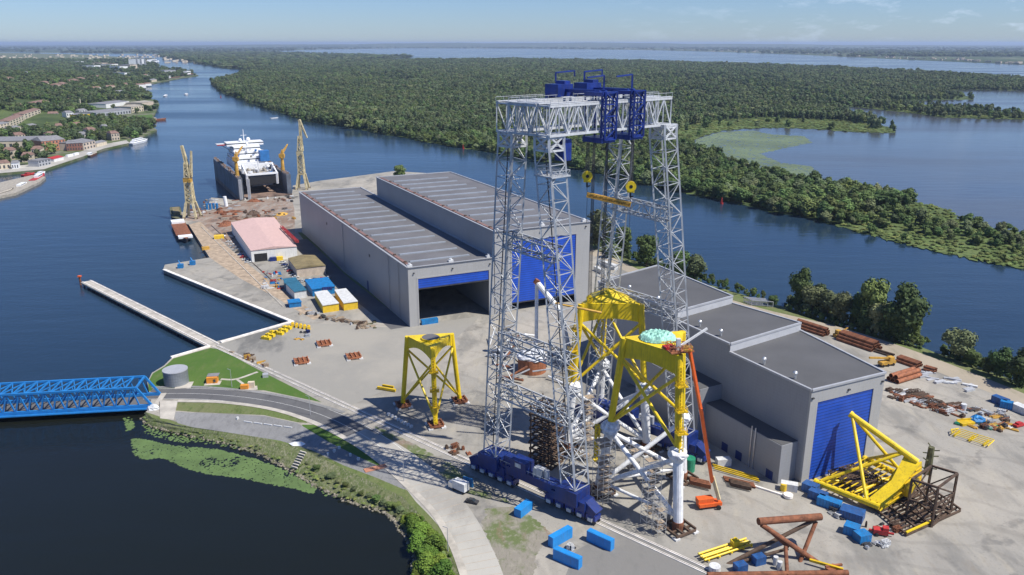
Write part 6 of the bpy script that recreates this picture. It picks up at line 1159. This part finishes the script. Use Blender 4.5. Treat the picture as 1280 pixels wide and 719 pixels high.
for i, (x, y, w_, h_, wl, rf_) in enumerate(((150, 88, 10, 20, 'ship_white', 'grey_roof'), (163, 86, 9, 22, 'beige_wall', 'grey_roof'), (176, 83, 5, 42, 'ship_white', 'ship_white'), (140, 84, 8, 18, 'white_wall', 'tile_roof'), (128, 82, 7, 16, 'cream_wall', 'tile_roof'), (118, 86, 8, 18, 'ship_white', 'grey_roof'), (206, 92, 14, 14, 'trim', 'grey_roof'), (96, 80, 9, 15, 'white_wall', 'grey_roof'), (60, 79, 14, 14, 'white_wall', 'tile_roof'), (156, 95, 9, 13, 'ship_white', 'grey_roof'), (30, 82, 9, 14, 'cream_wall', 'tile_roof'))):
    lab = ('broad white port shed', 'beige port warehouse left of the silo', 'tall white silo block at the distant port', 'red roofed white block far up the left bank', 'red roofed cream block far up the left bank', 'white block with a grey roof far behind the hill', 'grey shed on the distant port quay', 'white grey roofed block on the far plain', 'wide red roofed block on the far plain', 'white shed among far trees above the river', 'small red roofed block farthest left on the plain')[i]
    house(lab, (x, y), (x + w_, y - .4), 70, h_, wl, rf_, 0)
for i in range(3):
    p = G(172 + i * 5, 84); m = MB(); q = V((p.x, p.y, 0)); m.lattice(q, q + V((0, 0, 60 - i * 6)), 9, 9, 4, 2.2, 1.6, 4, 4); m.beam(q + V((0, 0, 52 - i * 5)), q + V((30, 0, 70 - i * 5)), 2.2); solo(m, 'harbour_crane', 'trim', 'far slim harbour crane at the distant port, %s of three' % ('left', 'middle', 'right')[i], 'harbour crane')
boxpx('parked_bus', 'ship_white', 'white bus parked on the town quay, left of two', 'bus', (85, 197), (92, 195.5), 3, 3.2); boxpx('parked_bus', 'ship_white', 'white bus parked on the town quay, right of two', 'bus', (93.5, 195), (99, 193.5), 3, 3.2)
def lighthouse(x, y, h_, label): p = G(x, y); m = MB(); m.tube(p, p + V((0, 0, h_)), 1.4, 1.0, n=12); solo(m, 'chimney', 'cream_wall', label, 'chimney')
lighthouse(102, 139, 26, 'slim pale chimney above the trees behind the town')
sheet('town_road', [(-30, 222.5), (0, 216.8), (55, 211.8), (104, 195.8), (130, 185.8), (162, 178.9), (158, 175.5), (128, 181), (100, 190), (50, 205), (0, 209), (-30, 214)], paleroad, .25)
# ============================================================ TREES
def crown_mesh(name, nblob, per, size, mt, seed, tall=1.0, bush=False):
    r_ = random.Random(seed); m = MB(); blobs = []
    for i in range(nblob):
        th = r_.uniform(0, 6.28); rr = r_.uniform(0, .62) ** .8; z = r_.uniform(.16, .86) if not bush else r_.uniform(.22, .7); rr *= (1.05 - abs(z - .5) * .9); blobs.append((math.cos(th) * rr * .38, math.sin(th) * rr * .38, z * tall, r_.uniform(.14, .23)))
    blobs.append((0, 0, .55 * tall, .26)); st = random.getstate(); random.seed(seed)
    for x, y, z, q in blobs: m.ico((x, y, z), q * .80, (1, 1, .95), .12, 6)
    random.setstate(st)
    for x, y, z, q in blobs:
        for j in range(per):
            u = r_.uniform(-.75, 1); ph = r_.uniform(0, 6.28); s = math.sqrt(max(0, 1 - u * u)); nrm = V((s * math.cos(ph), s * math.sin(ph), u)); c0 = V((x, y, z)) + nrm * q * r_.uniform(.78, 1.18)
            nn = (nrm + V((r_.uniform(-.7, .7), r_.uniform(-.7, .7), r_.uniform(-.3, .8)))).normalized(); a = nn.orthogonal().normalized(); b = nn.cross(a); t = r_.uniform(0, 6.28); a, b = a * math.cos(t) + b * math.sin(t), b * math.cos(t) - a * math.sin(t)
            sz = size * r_.uniform(.6, 1.35); m.add([c0 - a * sz, c0 + b * sz * .8, c0 + a * sz * 1.1, c0 - b * sz * .75], [(0, 1, 2, 3)])
    me = bpy.data.meshes.new(name); me.from_pydata(m.v, [], m.f); me.materials.append(M[mt]); return me
def trunk_mesh(name, seed):
    r_ = random.Random(seed); m = MB(); m.tube((0, 0, -.03), (0, 0, .34), .028, .018, n=7)
    for i in range(5): t = r_.uniform(0, 6.28); m.tube((0, 0, r_.uniform(.16, .32)), (math.cos(t) * .22, math.sin(t) * .22, r_.uniform(.45, .7)), .014, .005, n=5)
    me = bpy.data.meshes.new(name); me.from_pydata(m.v, [], m.f); me.materials.append(M['bark']); return me
BRIGHT = crown_mesh('crown', 11, 170, .036, 'leaf_bright', 9)
NEAR = [crown_mesh('crown', 12, 190, .034, k, s) for k, s in (('leaf', 1), ('leaf_grey', 2), ('leaf_dark', 3), ('leaf', 4))]
MID = [crown_mesh('crown', 9, 60, .052, k, s) for k, s in (('leaf', 11), ('leaf_grey', 12), ('leaf_dark', 13), ('leaf', 14), ('leaf', 15))]
FARM = [crown_mesh('crown', 6, 30, .075, k, s) for k, s in (('leaf_far', 21), ('leaf_far', 22), ('leaf_dark', 23), ('leaf', 24), ('leaf_grey', 25))]
TR = [trunk_mesh('trunk', i) for i in range(3)]
LAST = {}
def tree(X, Y, h_, crown, label, group=None, wide=1.0, z=0, name='tree'):
    o = bpy.data.objects.new(name, None); S.collection.objects.link(o); o.location = (X, Y, z); o.rotation_euler = (0, 0, random.uniform(0, 6.28)); o.scale = (h_ * wide, h_ * wide, h_); tag(o, label, 'tree', group)
    for nm, me in (('trunk', random.choice(TR)), ('crown', crown)): q = LAST['q'] = bpy.data.objects.new(nm, me); S.collection.objects.link(q); q.parent = o
    return o
NT = [  # px, py, pixel height, crown, width, label
 (500, 221, 14, 0, 1.6, 'green treetop peeking over the roof of the long hall'), (748, 312, 52, 1, .9, 'tall grey green tree just right of the tall hall corner'), (778, 318, 34, 0, 1.0, 'rounded bright tree behind the far crane leg, second from the tall hall'), (808, 331, 36, 0, 1.1, 'full round tree standing alone on the bank left of the right crane leg'), (848, 348, 34, 0, 1.1, 'round tree touching the right crane leg on its right side'), (868, 349, 32, 1, 1.1, 'silvery round tree, right hand one beside the right crane leg'), (765, 322, 18, 1, 1.4, 'low bush between the tall hall corner and the lone round tree'),
 (1000, 383, 46, 2, .75, 'tall dark narrow tree at the left end of the riverside clump'), (1015, 390, 34, 1, 1.0, 'pale tree right beside the narrow dark one in the riverside clump'), (1034, 396, 34, 1, 1.1, 'pale rounded tree, third in the riverside clump'), (1052, 401, 38, 1, 1.0, 'grey green tree in the middle of the riverside clump'), (1070, 404, 36, 2, 1.0, 'dark tree low in the middle of the riverside clump'), (1088, 410, 60, 0, .75, 'tall light green tree in the riverside clump, left of the biggest one'), (1100, 416, 40, 1, 1.0, 'low grey tree pressed against the biggest riverside tree'), (1128, 424, 66, 2, .95, 'biggest dark green tree at the right end of the riverside clump'), (1140, 426, 30, 0, .9, 'small bright tree leaning on the right side of the biggest riverside tree'), (1080, 412, 26, 2, 1.2, 'dark bush at the foot of the tall light green tree'), (1112, 420, 30, 2, 1.2, 'dark bush at the foot of the biggest riverside tree'), (1022, 386, 30, 2, 1.1, 'dark tree at the water side of the riverside clump'),
 (1196, 447, 38, 1, 1.2, 'pale rounded tree standing alone between the clump and the right edge'), (1214, 456, 18, 0, 1.6, 'low green bush right of the lone pale tree'), (1250, 470, 34, 2, 1.0, 'dark tree second from the right edge by the water'), (1275, 482, 44, 2, 1.0, 'dark tree cut by the right edge by the water'), (966, 382, 12, 0, 1.5, 'small green bush beside the grey rack on the bank'), (1236, 466, 18, 0, 1.4, 'small bush between the lone pale tree and the dark trees at the edge')]
for x, y, hpx, k, wd, lab in NT:
    p = G(x, y); tp_ = AY(x, y - hpx, p.y); tree(p.x, p.y, tp_.z * 1.02, NEAR[k], lab, None, wd)
for i, (x, y, hh) in enumerate(((529, 660, 4.5), (540, 672, 5.5), (536, 688, 6), (548, 700, 5), (555, 690, 6.5), (545, 715, 6), (560, 712, 5.5), (525, 652, 3.5), (552, 676, 4), (565, 722, 6), (533, 676, 4.5), (541, 700, 4.5))):
    x -= 12; p = G(x, y, -1.2); tree(p.x, p.y, hh, BRIGHT, 'bright green willow bush in the thicket at the bottom shore', 'willow bushes at the bottom shore', 1.5, -1.3, 'bush')
LASTW = {'q': LAST['q']}
for i in range(14):
    x, y = [(428, 596), (436, 601), (447, 605), (455, 611), (466, 614), (475, 619), (484, 622), (492, 627), (505, 632), (512, 640), (418, 590), (400, 580), (388, 573), (500, 628)][i]; y += 8; x -= 4; p = G(x, y, -1.6); tree(p.x, p.y, random.uniform(1.2, 2.4), NEAR[[1, 0][i % 2]], 'low scrub bush on the stony shore below the gravel park', 'scrub bushes on the stony shore', 1.9, -1.7, 'bush')
WCO = LASTW['q']
# forests: jittered points inside the photographed outlines
def inpoly(px, py, poly):
    c_ = np.zeros(len(px), bool); P = np.array(poly, float); j = len(P) - 1
    for i in range(len(P)):
        xi, yi = P[i]; xj, yj = P[j]
        with np.errstate(divide='ignore', invalid='ignore'): c_ ^= ((yi > py) != (yj > py)) & (px < (xj - xi) * (py - yi) / (yj - yi + 1e-12) + xi)
        j = i
    return c_
def npproj(X, Y, Z=-2.1):
    dz = Z - EYE; f = Y * cp - dz * sp_; u = Y * sp_ + dz * cp; return 640 + FOC * X / f, 359.5 - FOC * u / f
def points(poly, y0, y1, s0, holes=(), prob=1.0):
    out = []; Y = y0
    while Y < y1:
        s = s0 * max(1, Y / 1500) ** .75; xm = Y * .74 + 60; X = np.arange(-xm, xm, s); n = len(X); X = X + rng.uniform(-.48, .48, n) * s; YY = Y + rng.uniform(-.48, .48, n) * s; px, py = npproj(X, YY); ok = inpoly(px, py, poly)
        for h_ in holes:
            pr_ = h_[1] if isinstance(h_, tuple) else 0; hp = h_[0] if isinstance(h_, tuple) else h_; ih = inpoly(px, py, hp); ok &= ~ih | (rng.random(n) < pr_)
        ok &= (px > -70) & (px < 1350) & (rng.random(n) < prob); out += [(x, y, s) for x, y in zip(X[ok], YY[ok])]; Y += s
    return out
REED = [(1062, 292), (1050, 280), (1085, 262), (1125, 263), (1150, 252), (1190, 262), (1200, 276), (1240, 284), (1290, 290), (1450, 316), (1450, 375), (1250, 332), (1180, 318), (1100, 299)]
REEDCLEAR = [(1060, 291), (1056, 281), (1090, 284), (1130, 291), (1180, 300), (1250, 314), (1450, 352), (1450, 380), (1250, 334), (1180, 320), (1100, 301)]
TIPCLEAR = [(1128, 262), (1150, 250), (1190, 258), (1202, 276), (1215, 284), (1180, 286), (1150, 276)]
MEAD1 = [(862, 186), (846, 180), (838, 174), (850, 160), (890, 151), (960, 147), (1050, 151), (1112, 159), (1122, 168), (1070, 167), (1020, 163), (960, 161), (900, 165), (874, 174)]
MEAD2 = [(800, 96), (860, 92), (960, 98), (1060, 124), (1100, 127), (1040, 130), (960, 118), (880, 106), (800, 104)]
SPIT = [(1036, 130), (1060, 130), (1130, 127), (1200, 134), (1450, 146), (1450, 156), (1180, 149), (1080, 137), (1050, 134)]
TIP = [(1120, 129), (1150, 125), (1222, 125), (1218, 119), (1185, 117.5), (1160, 121)]
MEAD3 = [(430, 95), (520, 91), (570, 97), (500, 104)]; MEAD4 = [(330, 107), (380, 103), (430, 110), (370, 115)]; MEAD5 = [(560, 112), (650, 105), (720, 113), (600, 122)]; MEAD6 = [(820, 118), (860, 108), (900, 120), (860, 135)]
IP = points(ISLE, 500, 9000, 8.6, ((MEAD1, .02), (MEAD2, .2), (SPIT, .3), (TIP, .2), (REEDCLEAR, .06), (REED, .6), (TIPCLEAR, .05), (MEAD3, .3), (MEAD4, .35), (MEAD5, .45), (MEAD6, .3)))
IP2 = points(ISLE2, 2500, 12000, 16)
TH = [[(142, 148), (190, 143), (192, 150), (184, 154), (150, 153)], ([(48, 157), (80, 150), (92, 160), (70, 168), (50, 165)], .4), [(-100, 225), (0, 218), (55, 213), (104, 197), (162, 180), (160, 176), (128, 181), (104, 188), (84, 192), (56, 197), (60, 204), (0, 214), (-100, 220)]]
TP_ = points(TOWN, 850, 7000, 12, (*TH, ([(120, 150), (200, 150), (200, 125), (120, 130)], .12), ([(100, 100), (260, 100), (240, 76), (100, 76)], .3), ([(-100, 215), (100, 215), (110, 180), (-100, 180)], .65)), .85)
TP_ = [(x, y, s) for x, y, s in TP_ if all((x - c_[0] * f_) ** 2 + (y - c_[1] * f_) ** 2 > r_ * r_ for c_, r_ in TB for f_ in (1, 1 - r_ / math.hypot(*c_)))]
ALL = [(x, y, s, 0) for x, y, s in IP] + [(x, y, s, 1) for x, y, s in TP_]
# the largest in view become single trees
def sz(t): return random.uniform(.85, 1.15) * (12 if t[3] == 0 else 13) / math.hypot(t[0], t[1])
def infr(t): px, py = npproj(t[0], t[1]); return -20 < px < 1300
cand = sorted([t for t in ALL if infr(t)], key=lambda t: -sz(t)); IND = cand[:250]; ids = set(id(t) for t in IND)
def height(t): return random.uniform(9, 16) if t[3] == 0 else random.uniform(9, 15)
for t in IND:
    x, y = t[0], t[1]; px, py = npproj(x, y)
    low = inpoly(np.array([px]), np.array([py]), REED)[0]
    h_ = random.uniform(5, 10) if low else height(t) * 1.08
    k = random.choice([0, 1, 0, 3, 4, 1, 0]) 
    KW = ('light green', 'grey green', 'deep green', 'mid green', 'fresh green')
    seg = 'left of the crane' if px < 610 else 'behind the crane' if px < 850 else 'near the red buoy' if px < 940 else 'across from the riverside clump' if px < 1080 else 'near the right edge'
    if t[3] == 0: lab = '%s round tree on the reedy point %s' % (KW[k], seg) if low else '%s leafy tree in the bank belt %s' % (KW[k], seg); tree(x, y, h_, MID[k], lab, lab, random.uniform(1.15, 1.5), IZ)
    else: k = random.choice([0, 2, 3, 2]); lab = '%s tree among the left bank town buildings, %s' % (KW[k], 'left edge' if px < 60 else 'by the brick warehouses' if px < 130 else 'on the grassy point'); tree(x, y, h_, MID[k], lab, lab, random.uniform(.9, 1.25), town_h(x, y))
# everything further back: one stuff object each, real crowns instanced on points
protos = []
def forest(name, pts, crowns, hs, wide, zf=None):
    me = bpy.data.meshes.new(name); n = len(pts); P = np.array([(x, y, (zf(x, y) if zf else IZ)) for x, y, s in pts]); me.from_pydata(P.tolist(), [], [])
    sc = np.array([(hs[0] + (hs[1] - hs[0]) * rng.random()) * (1 + .22 * math.sin(x / 47 + 2 * math.sin(y / 83)) * math.sin(y / 61)) * (max(1, s / 12)) ** .35 for x, y, s in pts]); wd = np.array([max(s * 1.45, h_ * 1.0) * rng.uniform(*wide) for (x, y, s), h_ in zip(pts, sc)])
    a = me.attributes.new('sc', 'FLOAT_VECTOR', 'POINT'); a.data.foreach_set('vector', np.stack([wd, wd, sc], 1).ravel()); a = me.attributes.new('rz', 'FLOAT_VECTOR', 'POINT'); a.data.foreach_set('vector', np.stack([np.zeros(n), np.zeros(n), rng.uniform(0, 6.28, n)], 1).ravel())
    a = me.attributes.new('ix', 'INT', 'POINT'); a.data.foreach_set('value', rng.integers(0, len(crowns), n).astype(np.int32))
    o = bpy.data.objects.new(name, me); S.collection.objects.link(o); o['kind'] = 'stuff'
    g = bpy.data.node_groups.new(name, 'GeometryNodeTree'); g.interface.new_socket('Geometry', in_out='INPUT', socket_type='NodeSocketGeometry'); g.interface.new_socket('Geometry', in_out='OUTPUT', socket_type='NodeSocketGeometry')
    gi = g.nodes.new('NodeGroupInput'); go = g.nodes.new('NodeGroupOutput'); ip = g.nodes.new('GeometryNodeInstanceOnPoints'); gi2 = g.nodes.new('GeometryNodeGeometryToInstance'); L = g.links
    for cr_ in reversed(crowns): oi = g.nodes.new('GeometryNodeObjectInfo'); oi.inputs['Object'].default_value = cr_; oi.transform_space = 'ORIGINAL'; L.new(oi.outputs['Geometry'], gi2.inputs[0])
    def att(nm, ty): q = g.nodes.new('GeometryNodeInputNamedAttribute'); q.data_type = ty; q.inputs[0].default_value = nm; return q.outputs[0]
    L.new(gi.outputs[0], ip.inputs['Points']); L.new(gi2.outputs[0], ip.inputs['Instance']); ip.inputs['Pick Instance'].default_value = True
    L.new(att('ix', 'INT'), ip.inputs['Instance Index']); L.new(att('rz', 'FLOAT_VECTOR'), ip.inputs['Rotation']); L.new(att('sc', 'FLOAT_VECTOR'), ip.inputs['Scale']); L.new(ip.outputs[0], go.inputs[0])
    md = o.modifiers.new('scatter', 'NODES'); md.node_group = g; return o
# the crowns instanced are those of real single trees (far kinds placed among the individual ones)
FO = []
extra = cand[250:262]
for i, t in enumerate(extra[:5]): q = tree(t[0], t[1], 12, FARM[i], 'small crowned tree just behind the front of the forest belt', 'small crowned trees of the belt', 1.3); FO.append(LAST['q']); ids.add(id(t))
MO = []
for i, t in enumerate(extra[5:10]): q = tree(t[0], t[1], 12, MID[i], 'full crowned tree in the second row of the forest belt', 'second row trees of the belt', 1.3); MO.append(LAST['q']); ids.add(id(t))
rest = [t for t in ALL if id(t) not in ids]
near_f = [t[:3] for t in rest if t[3] == 0 and t[1] < 1300]; far_f = [t[:3] for t in rest if t[3] == 0 and t[1] >= 1300] + IP2
RC = crown_mesh('crown', 7, 40, .06, 'leaf_reed', 31, bush=True); p = G(1120, 296, IZ); tree(p.x, p.y, 4, RC, 'pale yellow green reed clump low on the channel side of the reedy point', None, 1.6, IZ, 'reed_clump'); RCO = LAST['q']
reeds = points(REED, 500, 1400, 4.6, (), .62) + points(MEAD1, 800, 2000, 7, (), .5) + points(SPIT, 1200, 2400, 8, (), .5) + points(MEAD2, 1500, 4000, 11, (), .5)
RA = np.array(reeds); q_ = npproj(RA[:, 0], RA[:, 1]); reeds = [reeds[i] for i in np.nonzero(inpoly(q_[0], q_[1], ISLE))[0]]
forest('reeds', reeds, [RCO, RCO], (1.2, 2.6), (.8, 1.3))
UG = [(984, 379), (1060, 403), (1140, 424), (1160, 432), (1150, 440), (1130, 436), (1055, 414), (980, 390)]
UG2 = [(1176, 437), (1200, 444), (1290, 477), (1290, 488), (1230, 468), (1176, 448)]; UG3 = [(742, 294), (790, 320), (860, 344), (880, 350), (876, 356), (850, 350), (780, 325), (740, 303)]; UG4 = [(880, 350), (960, 376), (956, 380), (876, 356)]
ug = points(UG, 300, 900, 2.3, (), .9) + points(UG2, 300, 900, 2.3, (), .75) + points(UG3, 300, 900, 2.6, (), .8) + points(UG4, 300, 900, 2.6, (), .6)
forest('undergrowth', ug, [MO[0], MO[2], MO[4], MO[1]], (2.0, 4.2), (.8, 1.1), lambda x, y: -.9)
NS = [(x, y) for x, y in SHORE] + [(x - 3, y + 5) for x, y in SHTOP[::-1]]; NS2 = [(500, 650), (530, 655), (560, 695), (572, 719), (588, 760), (512, 760), (516, 719), (520, 690)]
forest('bank_scrub', points(NS, 180, 300, 1.5, (), .3), [RCO, RCO, MO[1]], (.4, .9), (.8, 1.2), lambda x, y: -1.7); forest('willow_thicket', points(NS2, 170, 260, 1.6, (), .8), [RCO, WCO, WCO], (2.0, 4.0), (.8, 1.1), lambda x, y: -1.8)
forest('forest', near_f, MO, (7, 16), (.7, 1.35)); forest('far_forest', far_f, FO, (8, 18), (.6, 1.4))
forest('town_woods', [t[:3] for t in rest if t[3] == 1], [FO[0], FO[1], FO[2], FO[3]], (9, 15), (.75, 1.0), town_h)
# far shore woods: very large clumps
fw = []; 
for _ in range(9000):
    y = 9000 + 22000 * rng.random() ** 1.6; x = rng.uniform(-.75, .75) * y; px, py = npproj(x, y)
    if inpoly(np.array([px]), np.array([py]), FAR)[0] and (math.sin(x / 900 + 1.3) + math.sin(y / 600) + rng.normal() * .7 > -.3): fw.append((x, y, 60))
forest('far_shore_woods', fw, [FO[0], FO[1], FO[2]], (12, 22), (.9, 1.5))
# far shore houses as one mass of settlement
m = MB()
for _ in range(220):
    px = rng.uniform(380, 1290); yb = np.interp(px, [380, 500, 640, 800, 900, 1000, 1150, 1280], [62, 60.5, 60.6, 62.2, 64.6, 68, 74.8, 80.5]) - abs(rng.normal()) * 1.6; p = G(px, max(57, yb)); s = rng.uniform(12, 34); m.box(p, (s * 1.6, s, rng.uniform(6, 13)), rng.uniform(0, 3))
tag(m.build('far_settlement', 'beige_wall'), kind='stuff')
m = MB()
for _ in range(160): px = rng.uniform(-10, 250); p = G(px, rng.uniform(69, 79)); s = rng.uniform(10, 28); m.box(p, (s * 1.5, s, rng.uniform(7, 16)), rng.uniform(0, 3))
tag(m.build('far_settlement', 'cream_wall'), kind='stuff')
# lily pads and floating leaf mats
def pads(name, poly, y0, y1, step, r0, mt, dens, z=WZ + .02):
    vs = []; fs = []; Y = y0
    while Y < y1:
        X = np.arange(-Y * .7, Y * .75, step); n = len(X); X = X + rng.uniform(-.5, .5, n) * step; YY = Y + rng.uniform(-.5, .5, n) * step; px, py = npproj(X, YY); ok = inpoly(px, py, poly)
        for x, y in zip(X[ok], YY[ok]):
            nz = math.sin(x * .21 + y * .13) + math.sin(y * .37 - x * .11) + .8 * math.sin(x * .6 + 1) 
            if rng.random() < dens * (1 if nz > -1.1 else .45):
                r_ = r0 * rng.uniform(.5, 1.4); a0 = rng.uniform(0, 6); b = len(vs); zz = z + rng.uniform(0, .05); vs += [(x + r_ * math.cos(a0 + t) * rng.uniform(.8, 1.2), y + r_ * math.sin(a0 + t), zz) for t in (0, 1.05, 2.1, 3.14, 4.2, 5.2)]; fs.append(tuple(range(b, b + 6)))
        Y += step
    me = bpy.data.meshes.new(name); me.from_pydata(vs, [], fs); me.materials.append(M[mt]); o = bpy.data.objects.new(name, me); S.collection.objects.link(o); o['kind'] = 'stuff'
M['lily'] = mat('lily', (.105, .165, .05), .6, 0, .18, .15); M['lily_pale'] = mat('lily_pale', (.125, .165, .08), .6, 0, .25, .01)
pads('lily_pads', [(164, 548), (175, 547), (215, 556), (270, 560), (320, 573), (352, 585), (380, 598), (397, 609), (390, 617), (365, 609), (330, 603), (300, 596), (262, 592), (235, 585), (205, 572), (178, 573), (166, 566)], 200, 290, .55, .5, 'lily', .95)
pads('lily_pads', [(155, 522), (164, 520), (168, 534), (158, 538)], 260, 300, .55, .5, 'lily', .8)
pads('lily_pads', [(398, 610), (410, 612), (420, 622), (405, 618)], 200, 290, .6, .5, 'lily', .4)
pads('floating_leaf_mat', [(864, 186), (872, 174), (900, 165), (940, 163), (965, 168), (1005, 170), (1015, 178), (985, 184), (950, 192), (975, 203), (1015, 208), (1018, 220), (985, 222), (950, 214), (910, 203), (880, 192)], 700, 1500, 2.6, 2.4, 'lily_pale', .85)
pads('shore_reeds', [(178, 527), (215, 541), (270, 547), (330, 556), (380, 567), (420, 590), (460, 607), (500, 627), (520, 645), (512, 652), (480, 630), (430, 608), (390, 588), (330, 567), (270, 556), (210, 550), (180, 540)], 190, 295, .5, .45, 'lily', .3)
# scattered stones along the near shore
m = MB()
for i in range(900):
    t = rng.random(); xs = [q[0] for q in SHORE]; ys = [q[1] for q in SHORE]; k = t * (len(xs) - 1); j = int(k); f = k - j; p = G(xs[j] + (xs[j + 1] - xs[j]) * f + rng.normal() * 1.5, ys[j] + (ys[j + 1] - ys[j]) * f + rng.normal() * 1.2, WZ)
    m.ico(p + V((0, 0, rng.uniform(-.1, .3))), rng.uniform(.2, .6), (1, 1, .6), .2, 5)
tag(m.build('shore_stones', rockm), kind='stuff')
# grass tufts on the bank
# ============================================================ HAZE
HZ = 3.5e-5
m = MB(); m.prism([(-69000, -250), (69000, -250), (69000, 88000), (-69000, 88000)], WZ - 6, 190); hz = m.build('haze', 'black'); hz['kind'] = 'stuff'
hm = bpy.data.materials.new('haze_air'); hm.use_nodes = True; n = hm.node_tree; n.nodes.remove(n.nodes['Principled BSDF']); pv = n.nodes.new('ShaderNodeVolumePrincipled'); pv.inputs['Color'].default_value = (.60, .75, 1.0, 1); pv.inputs['Density'].default_value = HZ; pv.inputs['Anisotropy'].default_value = .1
n.links.new(pv.outputs[0], n.nodes['Material Output'].inputs['Volume']); hz.data.materials[0] = hm
for o in TMP:
    if '_o' in o: del o['_o']
for o in bpy.data.objects:
    if '_o' in o: del o['_o']
